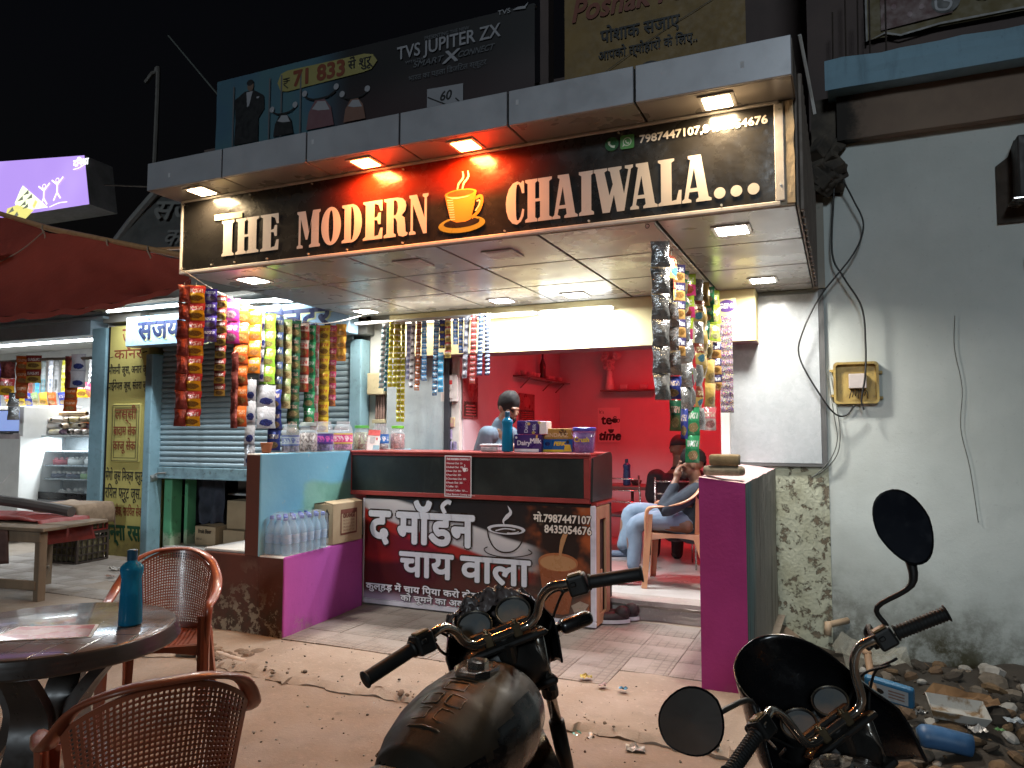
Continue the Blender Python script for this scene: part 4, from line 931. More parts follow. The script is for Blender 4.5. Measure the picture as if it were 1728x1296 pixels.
MS('long strip of bright blue sachets left of the dark gap', sach('sa_blue2', (.14, .40, .66), (.04, .14, .38), blob=(.6, .72, .82)), -3.405, 2.50, 1.80, .054, .052, seed=59, lean=(-.02, 0))
MS('strip of sky blue sachets hanging below the navy ones', sach('sa_sky', (.10, .42, .66), (.08, .34, .60)), -3.36, 2.20, 1.83, .050, .075, seed=60)
MS('short strip of navy sachets with gold ovals', sach('sa_navygold', (.035, .04, .13), (.03, .03, .10), blob=(.62, .50, .10), brand=False), -3.345, 2.50, 2.23, .055, .065, seed=61)
MS('short strip of red, yellow and blue striped sachets', sach('sa_stripes', (.50, .07, .06), (.66, .50, .14), .72, blob=(.66, .54, .2)), -3.285, 2.51, 2.14, .062, .074, seed=62, yaw=.1)
MS('short strip of royal blue sachets with pale pictures', sach('sa_royal', (.06, .15, .42), (.10, .24, .52), blob=(.55, .65, .75)), -3.205, 2.50, 2.26, .050, .075, seed=63)
MS('short strip of small blue sachets left of the white strip', sach('sa_royal2', (.08, .17, .44), (.07, .15, .40), blob=(.5, .5, .45)), -3.152, 2.51, 2.18, .042, .070, seed=64)
MS('strip of silvery white sachets left of the coral ones', sach('sa_pale', (.60, .62, .70), (.56, .58, .68), blob=(.4, .42, .5)), -3.088, 2.52, 1.95, .050, .075, seed=65, lean=(-.03, 0))
MS('strip of coral red sachets', sach('sa_coral', (.70, .11, .10), (.66, .15, .12), blob=(.72, .3, .25)), -3.018, 2.52, 1.90, .058, .052, seed=66, lean=(-.02, 0))
MS('strip of round blue sachets right of the coral ones', sach('sa_beads', (.20, .30, .50), (.06, .09, .20), blob=(.35, .45, .6)), -2.945, 2.53, 1.97, .050, .040, seed=67, lean=(-.02, 0))
MS('rightmost strip of dark blue sachets on the rod, before the white tube light', sach('sa_beads2', (.30, .36, .52), (.03, .045, .13), blob=(.5, .56, .66)), -2.885, 2.53, 1.97, .048, .036, seed=68)
tag(obj('hanging_rod', MB().cyl((-4.32, ROD + .02, 2.515), (-2.86, ROD + .02, 2.515), .016, n=10), mat('white_pipe', (.72, .71, .68), .35)), 'white pipe under the canopy that carries the sachet strips', 'rod')
# ================================================================ juice corner: painted pillar, shutter, name board
YP = 6.3
T = thing('painted_pillar', 'yellow painted pillar covered with brown and green hand lettered juice menu', 'pillar', (-7.78, 6.4, 0))
M_YEL = m_plaster('yellow_paint', (.55, .48, .15), (.50, .43, .125), (-.1, .3), (.12, .10, .06), .7, .12, .0)
mb = MB(); mb.rbox((-8.165, YP, -.1), (-7.50, 6.7, 2.75), .008, 1); obj('pillar_face', mb, M_YEL, T)
mb = MB(); mb.rbox((-8.06, YP - .018, 1.10), (-7.58, YP + .01, 1.80), .012, 2); obj('raised_tablet', mb, M_YEL, T)
FP = FACE(0, YP - .002, 0)
mb = MB()
for body, x, y, wd, sz, mi, z in (('जूस', -7.95, 2.53, .3, .28, 0, 0), ('कानर', -8.08, 2.345, .47, .17, 0, 0), ('मौसमी जूस, अनार जूस,', -8.17, 2.165, .72, .135, 1, 0), ('पाईनेपल जूस, संतरा जूस.', -8.17, 1.975, .72, .135, 1, 0),
                                  ('लस्सी', -8.00, 1.615, .36, .19, 0, .022), ('बादाम सेक', -8.02, 1.425, .38, .16, 0, .022), ('काजू सेक', -8.02, 1.25, .38, .16, 0, .022),
                                  ('मेंगो जूस िमक्स फ्रुट', -8.15, .885, .63, .17, 1, 0), ('रियल फ्रूट जूस.', -8.15, .675, .60, .19, 1, 0), ('बादाम सेक, नारियल सेक', -8.14, .475, .62, .15, 0, 0), ('गन्ना रस', -8.13, .19, .60, .26, 2, 0)):
    put_text(mb, body, x, y, w=wd, size=sz, mi=mi, M=FP, z=z, fat=.002 if mi < 2 else .009, shear=-.12 if mi == 2 else 0)
for a, b in (((-8.16, 2.36), (-8.10, 2.368)), ((-7.60, 2.40), (-7.52, 2.415))): mb.add([(a[0], a[1], 0), (b[0], a[1] + .01, 0), (b[0], b[1] + .01, 0), (a[0], b[1], 0)], [(0, 1, 2, 3)], 1, FP)
for k in (0, .035):
    x0, x1, y0, y1 = -8.04 + k, -7.60 - k, 1.12 + k, 1.78 - k
    ribbon(mb, [(x0, y0), (x0, y1)], .007, 1, FP, .022, 1); ribbon(mb, [(x0, y1), (x1, y1)], .007, 1, FP, .0222, 1); ribbon(mb, [(x1, y1), (x1, y0)], .007, 1, FP, .022, 1); ribbon(mb, [(x1, y0), (x0, y0)], .007, 1, FP, .0222, 1)
obj('lettering', mb, [m_print('brown_paint', (.26, .06, .025), .7), m_print('black_paint', (.03, .027, .02), .7), m_print('green_sign_paint', (.015, .10, .045), .7)], T)
M_BLUE = mat('pale_blue_steel', (.24, .40, .47), .5, c2=(.20, .34, .40), ns=5, grime=.3)
block('steel_post', (-8.46, 6.28, .55), (-8.21, 6.4, 2.74), M_BLUE, T); block('steel_post', (-7.495, 6.26, -.05), (-7.385, 6.45, 2.38), M_BLUE, T)
block('dark_gap', (-8.208, 6.31, 0), (-8.168, 6.5, 2.75), M_DARK, T, .003, 1)
T = thing('roller_shutter', 'half open pale blue roller shutter with many slats behind the hanging snack packets', 'shutter', (-6, 6.42, 1))
t = NT('slat_paint'); col = t.mix(t.ramp(t.noise(2.5, 5), .3, .7), (.36, .46, .50), (.29, .38, .42)); col = t.mix(t.ramp(t.noise(12, 6, .7, t.mapped((.3, 1, 1))), .55, .75, 0, .5), col, (.12, .16, .17)); t.col(col); t.set(Roughness=.42, Metallic=.15); M_SLAT = t.m
pr = [(0, 0), (-.014, .006), (-.020, .022), (-.018, .040), (-.008, .050), (.004, .054), (.004, .060), (.010, .060), (.010, 0)]
mb = MB(); n = len(pr)
mb.add([(-1.365, y, z) for y, z in pr] + [(1.365, y, z) for y, z in pr], [(i, (i + 1) % n, n + (i + 1) % n, n + i) for i in range(n)] + [tuple(range(n - 1, -1, -1)), tuple(range(n, 2 * n))])
slat = mb.mesh('slat', M_SLAT); z = 1.06
while z < 2.50:
    o = bpy.data.objects.new('slat', slat); link(o, T, False); o.location = (-.02 + random.uniform(-.004, .004), random.uniform(-.003, .003), z - 1); z += .062
mb = MB(); mb.rbox((-7.385, 6.375, .93), (-4.65, 6.42, 1.055), .006, 1); mb.box((-7.385, 6.36, .925), (-4.65, 6.40, .940)); obj('bottom_rail', mb, mat('rail_paint', (.22, .34, .38), .5, c2=(.15, .23, .26), ns=8, grime=.7), T)
block('side_rail', (-4.645, 6.34, .0), (-4.50, 6.5, 2.42), M_BLUE, T); block('header', (-7.5, 6.36, 2.47), (-4.45, 6.55, 2.62), mat('header_grey', (.2, .21, .2), .7), T)
mb = MB(); mb.tube([(-7.36, 6.33, .97), (-7.28, 6.31, .985), (-7.18, 6.32, .99)], .012, 6); mb.cyl((-7.40, 6.36, .93), (-7.40, 6.28, .92), .045, n=12); obj('lock', mb, mat('lock_steel', (.4, .4, .38), .35, .7), T)
T = thing('juice_stall', 'dark juice stall under the half open shutter with green door posts and a white sill', 'stall', (-6.6, 7, 0))
mb = MB(); mb.box((-7.5, 8.0, 0), (-4.5, 8.1, 2.5)); mb.box((-7.8, 6.5, 0), (-7.7, 8.0, 2.6)); mb.box((-4.6, 6.5, 0), (-4.5, 8.0, 2.6)); mb.box((-7.7, 6.5, 2.5), (-4.5, 8, 2.6)); obj('inner_wall', mb, mat('stall_wall', (.12, .12, .11), .8), T)
t = NT('green_post'); s = t.sep(); pl = t.ramp(t.math('ADD', s[2], t.math('MULTIPLY', t.noise(8, 6, .7), .3)), .38, .44)
t.col(t.mix(t.ramp(t.noise(9, 7, .7), .58, .68, 0, .8), t.mix(pl, (.42, .52, .36), (.10, .34, .17)), (.06, .08, .05))); t.set(Roughness=.6); t.bump(t.noise(20, 6), .3, .006); M_GPOST = t.m
block('door_post', (-7.36, 6.46, -.03), (-7.235, 6.62, .93), M_GPOST, T); block('door_post', (-7.20, 6.62, .0), (-7.15, 6.75, .93), M_GPOST, T, .004, 1)
block('side_panel', (-6.02, 6.55, .30), (-5.62, 6.62, .93), mat('teal_panel', (.11, .24, .22), .6, c2=(.07, .16, .15), ns=6, grime=.4), T)
block('sill', (-7.30, 6.42, .10), (-6.30, 6.8, .135), mat('stone_sill', (.5, .48, .44), .6, c2=(.38, .36, .33), ns=9), T, .006, 1)
block('under_sill', (-7.2, 6.5, -.1), (-4.6, 6.9, .095), M_DARK, T, .003, 1)
block('shelf', (-6.85, 6.95, .70), (-6.2, 7.3, .725), M_WHITEPAINT, T, .004, 1); block('shelf', (-7.6, 6.95, .66), (-7.3, 7.3, .68), M_WHITEPAINT, T, .004, 1)
def carton(name, label, a, b, m, cat='carton', flap=True, group=None):
    t = thing(name, label, cat, ((a[0] + b[0]) / 2, (a[1] + b[1]) / 2, a[2]), group=group)
    mb = MB(); mb.rbox(a, b, .004, 1); obj('box', mb, m, t)
    if flap:
        mb = MB(); xm = (a[0] + b[0]) / 2
        mb.add([(a[0], a[1], b[2] + .001), (xm - .01, a[1], b[2] + .012), (xm - .01, b[1], b[2] + .012), (a[0], b[1], b[2] + .001)], [(0, 1, 2, 3)]); mb.add([(xm + .01, a[1], b[2] + .02), (b[0], a[1], b[2] + .001), (b[0], b[1], b[2] + .001), (xm + .01, b[1], b[2] + .02)], [(0, 1, 2, 3)])
        obj('flap', mb, m, t)
    return t
M_CARD = mat('cardboard', (.42, .31, .19), .8, c2=(.36, .26, .155), ns=5, bump=.1)
t = carton('carton', 'small carton printed Fruit Beer on the white sill under the shutter', (-7.02, 6.62, .137), (-6.70, 6.85, .36), M_CARD)
mb = MB(); FX_ = FACE(0, 6.617, 0); put_text(mb, 'Fruit Beer', -6.96, .28, w=.2, size=.07, M=FX_, fat=.002); put_text(mb, '330 ml', -7.0, .20, size=.035, M=FX_); obj('print', mb, m_print('ink', (.03, .02, .015)), t)
carton('carton', 'plain tall carton leaning behind the white sill beside the teal panel', (-6.66, 6.75, .33), (-6.36, 7.0, .66), M_CARD, flap=False); carton('carton', 'plain low carton under the tall one on the white sill', (-6.66, 6.7, .137), (-6.34, 7.0, .32), M_CARD, flap=False)
mb = MB(); mb.grid(lambda u, v: (lerp(-7.22, -6.72, u) + .02 * nz(v * 3, u * 9, 1), 6.78 + .05 * sin(u * 16) * (1.1 - v) + .03 * nz(u * 5, v * 3, 4), lerp(.38 + .06 * nz(u * 7, 0, 2), .92, v)), 30, 14)
tag(obj('dark_cloth', mb, mat('dark_blue_cloth', (.045, .05, .07), .9, c2=(.025, .03, .04)), smooth=True), 'dark blue cloth hanging under the half open shutter', 'cloth')
for x, z0, h, c, lb in ((-6.36, .725, .17, (.10, .08, .30), 'purple can on the small shelf under the shutter'), (-6.52, .725, .2, (.35, .36, .36), 'grey bottle on the small shelf under the shutter'), (-7.45, .68, .2, (.5, .25, .25), 'pinkish pack on the small left shelf under the shutter')):
    mb = MB(); mb.lathe([(.04, 0), (.045, .01), (.045, h * .75), (.02, h * .92), (.02, h)], 12, M=Matrix.Translation((x, 7.1, z0))); tag(obj('shelf_bottle', mb, mat('can_%d' % (abs(x) * 100), c, .4), smooth=True), lb, 'bottle')
# name board with its tube
T = thing('name_board', 'light blue name board with dark Hindi lettering half hidden by snack packets', 'sign', (-6.1, 6.1, 2.46))
mb = MB(); mb.rbox((-7.65, 6.1, 2.455), (-4.48, 6.26, 2.80), .008, 1); obj('board', mb, mat('board_blue', (.33, .50, .66), .3, c2=(.28, .45, .60), ns=2, coat=.2), T)
mb = MB(); FS = FACE(0, 6.097, 0)
for dx, dy, mi, z in ((.016, -.014, 1, 0), (0, 0, 0, .002)):
    put_text(mb, 'संजय', -7.44 + dx, 2.535 + dy, w=.66, size=.30, mi=mi, M=FS, z=z, fat=.012); put_text(mb, 'फ्रूट जूस', -6.66 + dx, 2.535 + dy, w=.9, size=.30, mi=mi, M=FS, z=z, fat=.012); put_text(mb, 'सेन्टर', -5.55 + dx, 2.535 + dy, w=.85, size=.30, mi=mi, M=FS, z=z, fat=.012)
obj('lettering', mb, [m_print('sign_navy', (.02, .028, .07)), m_print('sign_cream', (.55, .58, .30))], T)
tube_light((-7.84, 6.0, 2.87), (-6.55, 6.0, 2.87), (.88, .95, 1), 26, 'white tube light above the light blue name board beside the red awning', em=26, aim=12)
tube_light((-6.3, 6.0, 2.87), (-5.0, 6.0, 2.80), (.88, .95, 1), 26, 'white tube light above the name board behind the hanging snack packets', em=26, aim=12)
mb = MB(); mb.box((-8.3, 6.05, 2.93), (-4.6, 6.42, 2.97)); mb.box((-8.3, 6.3, 2.80), (-7.66, 6.5, 2.93)); tag(obj('sunshade_slab', mb, M_GREYWALL), 'thin grey sunshade slab above the name board tubes', 'slab')

# ================================================================ bright grocery shop at the far left
T = thing('grocery_shop', 'brightly lit open grocery shop with white walls at the far left', 'shop', (-10.5, 7.5, 0))
mb = MB(); mb.box((-14, 8.3, -.1), (-8.25, 8.4, 3.0)); mb.box((-14, 6.7, 2.83), (-8.25, 8.4, 2.95)); mb.box((-8.35, 6.42, -.1), (-8.25, 8.3, 3.0)); mb.box((-14.1, 6.5, -.1), (-14, 8.4, 3))
obj('inner_wall', mb, M_WHITEPAINT, T)
mb = MB(); mb.box((-14, 6.26, 2.66), (-8.47, 6.5, 2.84)); mb.box((-14, 6.22, 2.845), (-8.2, 6.5, 2.875)); mb.box((-14, 6.2, 2.90), (-8.2, 6.5, 2.93)); obj('header_panel', mb, mat('header_blue', (.36, .46, .52), .5, c2=(.30, .39, .45), ns=3, grime=.2), T)
block('shelf_board', (-13, 7.0, 1.80), (-10.05, 7.35, 1.835), M_WHITEPAINT, T, .004, 1)
mb = MB(); mb.rbox((-10.6, 6.42, .2), (-9.96, 6.46, 1.40), .004, 1); mb.rbox((-10.05, 6.45, .2), (-9.96, 7.0, 1.80), .004, 1)
for z in (.55, .92, 1.40): mb.rbox((-13, 6.45, z), (-10.05, 7.0, z + .03), .004, 1)
mb.m = [0] * len(mb.f); obj('cabinet', mb, M_WHITEPAINT, T)
mb = MB(); mb.box((-13, 6.99, .2), (-10.05, 7.02, 1.8)); obj('cabinet_back', mb, mat('tan_back', (.42, .36, .28), .7), T)
tube_light((-12.4, 6.85, 2.72), (-9.0, 6.85, 2.72), (.90, .96, 1), 240, 'white tube light high inside the grocery shop', em=30, r=.03, aim=25)
# display fridge with cakes
T = thing('cake_fridge', 'glass fronted cake display fridge with lit shelves in the grocery shop', 'display fridge', (-9.58, 6.9, .5))
mb = MB(); mb.box((-10.28, 6.72, .5), (-8.88, 7.3, .60)); mb.box((-10.28, 7.26, .60), (-8.88, 7.3, 1.40)); mb.rbox((-10.29, 6.70, 1.395), (-8.87, 7.3, 1.42), .004, 1); mb.box((-8.90, 6.72, .6), (-8.88, 7.26, 1.4)); mb.box((-10.29, 6.72, .6), (-10.27, 7.26, 1.4))
obj('cabinet', mb, mat('fridge_white', (.62, .66, .68), .3), T); block('base_panel', (-10.45, 6.68, .44), (-8.85, 6.74, .56), mat('fridge_grey', (.2, .2, .2), .5), T); block('sill_strip', (-10.28, 6.69, .565), (-8.88, 6.71, .66), mat('fridge_black', (.012, .012, .014), .3), T, .003, 1)
obj('glass_front', MB().box((-10.27, 6.70, .66), (-8.90, 6.706, 1.395)), glass('fridge_glass', (.8, .9, .95), .03, .10), T)
for z in (.82, 1.00, 1.19): block('glass_shelf', (-10.15, 6.76, z), (-8.91, 7.25, z + .018), mat('shelf_steel', (.4, .46, .5), .25, .3), T, .003, 1)
L = bpy.data.lights.new('lamp', 'AREA'); L.shape = 'RECTANGLE'; L.size = 1.2; L.size_y = .04; L.energy = 26; L.color = (.85, .95, 1); lo = bpy.data.objects.new('lamp', L); link(lo, T, False); lo.location = (0, -.1, .885)
def cake(x, y, z, r, h, c, topc, label):
    mb = MB(); mb.lathe([(r, 0), (r * 1.02, h * .8), (r * .95, h)], 20, 0, Matrix.Translation((x, y, z)))
    for k in range(9): a = k * 2 * pi / 9; mb.ball((x + r * .75 * cos(a), y + r * .75 * sin(a), z + h + .01), .02, 6, 5, 1)
    tag(obj('cake', mb, [mat('cake_%s' % label[:14], c, .5), mat('ctop_%s' % label[:14], topc, .5)], smooth=True), label, 'cake')
W_ = (.78, .76, .72)
cake(-9.85, 6.95, 1.018, .12, .07, (.60, .10, .13), (.75, .3, .32), 'red frosted cake on the middle fridge shelf'); cake(-9.55, 6.95, 1.018, .12, .08, W_, W_, 'white cream cake right of the red one in the fridge'); cake(-9.2, 6.95, 1.018, .13, .09, W_, W_, 'tall white cream cake at the right of the middle fridge shelf')
cake(-9.85, 6.92, .838, .11, .06, (.10, .12, .2), W_, 'dark cake with white swirls at the left of the low fridge shelf'); cake(-9.55, 6.92, .838, .11, .06, (.07, .08, .13), W_, 'dark cake with white swirls in the centre of the low fridge shelf'); cake(-9.28, 6.92, .838, .10, .07, (.38, .60, .28), W_, 'green iced cake on the low fridge shelf'); cake(-9.05, 6.92, .838, .09, .07, (.45, .55, .62), W_, 'pale blue cake at the right of the low fridge shelf')
cake(-9.14, 6.95, 1.208, .10, .05, (.72, .22, .06), W_, 'orange cake on the top fridge shelf'); cake(-9.6, 6.9, .605, .16, .06, (.5, .46, .42), W_, 'beige pastry slab on the fridge floor')
# loaves on the fridge
GB = 'wrapped bread loaves piled on the fridge'
lm = [mat('bread_%d' % i, c, .35, c2=c2, ns=9, coat=.4) for i, (c, c2) in enumerate((((.58, .50, .44), (.66, .62, .60)), ((.46, .34, .22), (.62, .58, .54)), ((.60, .58, .56), (.30, .26, .30)), ((.52, .42, .20), (.62, .58, .50)), ((.14, .05, .13), (.4, .3, .35))))]
loafs = []
def loaf_bm():
    mb = MB(); mb.grid(lambda u, v: (lerp(-.12, .12, u), .055 * cos(2 * pi * v) * (1 - .5 * abs(2 * u - 1) ** 6), .042 + .042 * sin(2 * pi * v) * (1 - .4 * abs(2 * u - 1) ** 6)), 8, 10); return mb
for i in range(5): loafs.append(loaf_bm().mesh('loaf', lm[i], True))
for k in range(26):
    r = k // 9; x = -10.3 + (k % 9) * .165 + .05 * r + random.uniform(-.02, .02)
    if x > -8.95: continue
    o = bpy.data.objects.new('bread_loaf', loafs[random.choice((0, 0, 1, 2, 2, 3, 4))]); link(o); o.location = (x, 6.82 + random.uniform(-.03, .03), 1.421 + r * .083); o.rotation_euler = (0, 0, random.uniform(-.25, .25) + (pi / 2 if random.random() < .4 else 0))
    tag(o, 'clear wrapped bread loaf in the pile on top of the cake fridge', 'bread', GB)
o = bpy.data.objects.new('bread_pack', loaf_bm().mesh('bread_pack', mat('bread_pack', (.62, .30, .05), .3, c2=(.7, .6, .5), ns=6, coat=.4), True)); link(o); o.location = (-9.55, 6.86, 1.67); o.scale = (2.2, 1.1, 1); tag(o, 'long orange and white bread pack lying on top of the loaves', 'bread')
# packets on the shelf and hanging inside
def packs(label, keys, x0, x1, n, y, z, wd, h, group, jit=.02, tilt=.2, cat='snack packet'):
    for i in range(n):
        k = keys[i % len(keys)]; mm = pillow(wd, h, .05, 4, i).mesh('snack_packet', [P[k], SILVER], True); o = bpy.data.objects.new('snack_packet', mm); link(o)
        o.location = (lerp(x0, x1, i / max(1, n - 1)) + random.uniform(-jit, jit), y + random.uniform(-.03, .03), z + h); o.rotation_euler = (random.uniform(-.1, .25), random.uniform(-tilt, tilt), random.uniform(-.3, .5)); tag(o, label, cat, group)
packs('bright snack packet standing on the white shelf of the grocery shop', ['oyellow', 'orange', 'navy', 'redyellow', 'magenta', 'yellow', 'navy', 'olive'], -12.0, -10.2, 11, 7.12, 1.835, .18, .20, 'snack packets on the grocery shelf')
packs('green and yellow packet behind the loaves under the grocery shelf', ['olive', 'green', 'bgreen', 'navy2', 'orange'], -10.5, -9.8, 5, 7.2, 1.42, .16, .2, 'packets under the grocery shelf')
packs('colourful packet stacked low behind the loaves', ['olive', 'yellow', 'green'], -10.5, -10.2, 3, 7.0, 1.42, .14, .16, 'packets low behind the loaves')
packs('red snack packet hanging against the back wall of the grocery shop', ['maroon', 'redyellow', 'magenta', 'redwhite', 'brownyel', 'olive', 'green'], -10.6, -8.9, 12, 7.6, 1.98, .2, .22, 'packets before the back wall', tilt=.3)
GS = 'sachet strips along the back wall of the grocery shop'
for i in range(24):
    x = -12.3 + i * .155; k = ['sa_lilac', 'sa_coral', 'sa_white', 'sa_tealwhite', 'sa_sky', 'sa_white', 'sa_pale', 'sa_pale', 'sa_yellow', 'sa_blue', 'sa_blue2', 'sa_yellow', 'sa_white', 'sa_stripes', 'sa_yellow', 'sa_tealwhite'][i % 16]
    me = MB().grid(lambda u, v: ((u - .5) * .10, .008 * abs(sin(v * 22)), -.55 * v), 2, 28).mesh('sachet_strip', bpy.data.materials[k], False)
    o = bpy.data.objects.new('sachet_strip', me); link(o); o.location = (x, 7.75 + .2 * (i % 2), 2.62); tag(o, 'sachet strip hanging along the bright back wall of the grocery shop', 'sachets', GS)
tag(obj('wooden_stick', MB().tube([(-10.9, 6.36, 2.40), (-9.4, 6.37, 2.405), (-8.25, 6.33, 2.375)], .02, 7), mat('stick_wood', (.16, .12, .09), .8)), 'long dark stick across the grocery shop front with snack packets over it', 'stick')
GK = 'packets hung over the stick of the grocery shop'
def KS(label, m, x, zt, zb, wd, h, yaw=.4, seed=1, back=SILVER): strip('snack_strip', label, GK, 'packet', [P[q] if isinstance(q, str) else q for q in m], x, 6.33, zt, zb, wd, h, .05, yaw, .15, (0, 0), back, seed=seed, rope=.0)
KS('dark red packets at the left end of the stick in the grocery shop', ['maroon', 'redyellow'], -10.15, 2.40, 1.95, .20, .21, seed=71); KS('orange packets draped over the stick of the grocery shop', ['orange'], -9.84, 2.46, 1.9, .17, .2, seed=72); KS('yellow banded packets draped over the stick of the grocery shop', ['brownyel'], -9.62, 2.46, 2.1, .2, .18, seed=73)
KS('purple packet at the far left end of the stick', ['purple'], -10.42, 2.38, 1.85, .2, .18, seed=74); KS('white silver packets hanging from the right part of the stick', ['silver'], -8.76, 2.44, 2.02, .19, .2, seed=75); KS('brown packets beside the white silver ones on the stick', ['maroon'], -8.93, 2.42, 2.02, .10, .2, yaw=1., seed=76); KS('orange brown packets hanging lowest on the right of the stick', ['orange'], -8.88, 2.02, 1.72, .18, .16, seed=77); KS('grey packet backs hanging at the left under the stick', [SILVER], -9.98, 1.98, 1.62, .17, .19, seed=78, back=P['silver'])
# things on the cabinet
T = thing('laptop', 'open laptop with a blue screen on the cabinet of the grocery shop', 'laptop', (-10.4, 6.6, 1.43))
mb = MB(); mb.rbox((-10.75, 6.55, 1.45), (-10.1, 6.575, 1.77), .008, 1); obj('lid', mb, mat('laptop_black', (.02, .02, .024), .4), T); obj('screen', MB().box((-10.72, 6.545, 1.475), (-10.125, 6.549, 1.75)), glow('screen_blue', (.16, .30, .85), .55), T); obj('base', MB().rbox((-10.75, 6.40, 1.432), (-10.1, 6.55, 1.45), .005, 1), mat('laptop_black', (.02, .02, .024), .4), T)
mb = MB(); mb.grid(lambda u, v: (lerp(-11, -9.97, u), 6.415 - .004 * sin(u * 40), lerp(1.37, 1.44, v)), 40, 3); tag(obj('lace_cloth', mb, mat('lace', (.5, .42, .42), .8), smooth=True), 'pale lace edging along the cabinet top under the laptop', 'cloth')
t = thing('payment_card', 'white payment stand card on the cabinet below the laptop', 'card stand', (-10.22, 6.5, .95)); obj('card', MB().add([(-10.36, 6.46, .95), (-10.12, 6.44, .95), (-10.15, 6.52, 1.22), (-10.37, 6.53, 1.22)], [(0, 1, 2, 3)]), m_print('card_white', (.78, .74, .74)), t)
for x, z, c, lb in ((-10.45, .95, (.45, .18, .12), 'reddish cloth bundle on the cabinet shelf'), (-10.3, .58, (.20, .32, .34), 'blue grey box on the lowest cabinet shelf'), (-10.6, .58, (.3, .42, .5), 'pale blue box at the left of the lowest cabinet shelf'), (-10.35, .2, (.45, .5, .6), 'white plastic bag under the cabinet')):
    mb = MB(); mb.rbox((x - .1, 6.5, z), (x + .1, 6.65, z + .17), .03, 2); tag(obj('box' if 'box' in lb else 'bundle', mb, mat('bundle_%d' % (abs(x) * 100), c, .6)), lb, 'box' if 'box' in lb else 'bundle')
tag(obj('white_cable', MB().tube(smooth_path([(-10.6, 6.44, .98), (-10.45, 6.42, .84), (-10.3, 6.42, .78), (-10.2, 6.42, .86), (-10.05, 6.42, .94)], 6), .008, 6), m_print('card_white', (.78, .74, .74))), 'white cable sagging in a loop before the cabinet', 'cable')

# ================================================================ awning, purple light box, old banner
tie_m = mat('rope', (.45, .34, .24), .85)
T = thing('red_awning', 'sagging dark red tarpaulin awning tied to a bamboo pole', 'awning', (-6, 4.6, 2.5))
t = NT('red_tarp'); bs = t.b; col = t.mix(t.ramp(t.noise(2, 6), .3, .7), (.19, .032, .022), (.14, .024, .018)); col = t.mix(t.ramp(t.noise(16, 5), .55, .75, 0, .4), col, (.12, .025, .02)); t.col(col); t.set(Roughness=.75); t.bump(t.math('ADD', t.noise(6, 5, .6, t.mapped((1, .5, 1), rot=(0, 0, .5))), t.math('MULTIPLY', t.noise(90, 2), .2)), .5, .03)
tr = t.n('ShaderNodeBsdfTranslucent'); t.setin(tr.inputs[0], (.45, .06, .03)); mx = t.n('ShaderNodeMixShader'); mx.inputs[0].default_value = .22; t.l(bs.outputs[0], mx.inputs[1]); t.l(tr.outputs[0], mx.inputs[2]); t.l(mx.outputs[0], t.out.inputs[0])
near = smooth_path([(-9.3, 4.0, 2.44), (-6.95, 4.15, 2.485), (-6.3, 4.2, 2.49), (-5.75, 4.3, 2.53), (-5.2, 4.4, 2.61), (-4.84, 4.45, 2.71)], 8); far = smooth_path([(-11.0, 5.4, 4.0), (-8.65, 5.25, 3.88), (-7.6, 5.1, 3.56), (-6.8, 5.05, 3.40), (-6.0, 5.0, 3.17), (-5.45, 4.98, 3.02)], 8)
def aw(u, v):
    i = u * (len(near) - 1); a = int(min(i, len(near) - 2)); f = i - a; p = near[a].lerp(near[a + 1], f); q = far[a].lerp(far[a + 1], f); r = p.lerp(q, v)
    return (r.x, r.y + .02 * nz(u * 9, v * 2, 3), r.z - .16 * sin(pi * v) * (.6 + .4 * sin(u * 9)) + .018 * nz(u * 14, v * 5, 6))
mb = MB(); mb.grid(aw, 80, 24); mb.grid(lambda u, v: (lambda r: (r[0], r[1] - .02 * v, r[2] - .055 * v - .006 * sin(u * 60)))(aw(u, 0)), 80, 2)
obj('tarpaulin', mb, t.m, T, smooth=True)
obj('bamboo_pole', MB().tube([(-9.0, 5.27, 4.03), (-7.6, 5.12, 3.60), (-6.0, 5.0, 3.20), (-5.36, 4.98, 3.04)], [.026, .03, .028, .03], 8), mat('bamboo', (.50, .27, .12), .6, c2=(.4, .2, .09), ns=12, bump=.2), T)
mb = MB()
for p in ((-7.62, 5.09, 3.58), (-6.55, 5.03, 3.30), (-5.95, 5.0, 3.16)):
    p = Vector(p); mb.tube(smooth_path([p + Vector((-.03, -.03, .05)), p + Vector((.0, -.05, 0)), p + Vector((.03, -.04, -.06)), p + Vector((.05, -.05, -.12))], 4), .008, 6); obj('tie_rope', mb, tie_m, T); mb = MB()
mb.tube(smooth_path([(-7.6, 5.05, 3.56), (-7.7, 4.85, 3.30), (-8.1, 4.7, 3.10), (-8.45, 4.6, 2.98)], 5), .006, 5); obj('tie_rope', mb, mat('rope', (.45, .34, .24), .85), T)
mb = MB(); mb.add([(-9.2, 4.7, 3.3), (-7.85, 4.62, 3.42), (-7.72, 4.60, 3.30), (-8.0, 4.58, 3.20), (-9.2, 4.6, 3.05)], [(0, 1, 2, 3, 4)]); o = obj('torn_sheet', mb, mat('old_sheet', (.11, .085, .07), .8, c2=(.07, .055, .045)), T); solid(o, .01)
mb = MB()
for k in range(16):
    p = Vector((-8.32, 4.4, 2.98)); q = p + Vector((random.uniform(-.2, .12), random.uniform(-.1, .1), random.uniform(-.30, .1))); mb.tube([p, p.lerp(q, .5) + Vector((.03, 0, .02)), q], [.008, .012, .003], 4)
tag(obj('dry_twig', mb, mat('dry_leaf', (.13, .12, .07), .9)), 'dry leafy twig caught on the red awning', 'twig')
T = thing('light_box', 'glowing purple advertising light box with yellow cones above the red awning', 'sign', (-9.2, 6, 4.2))
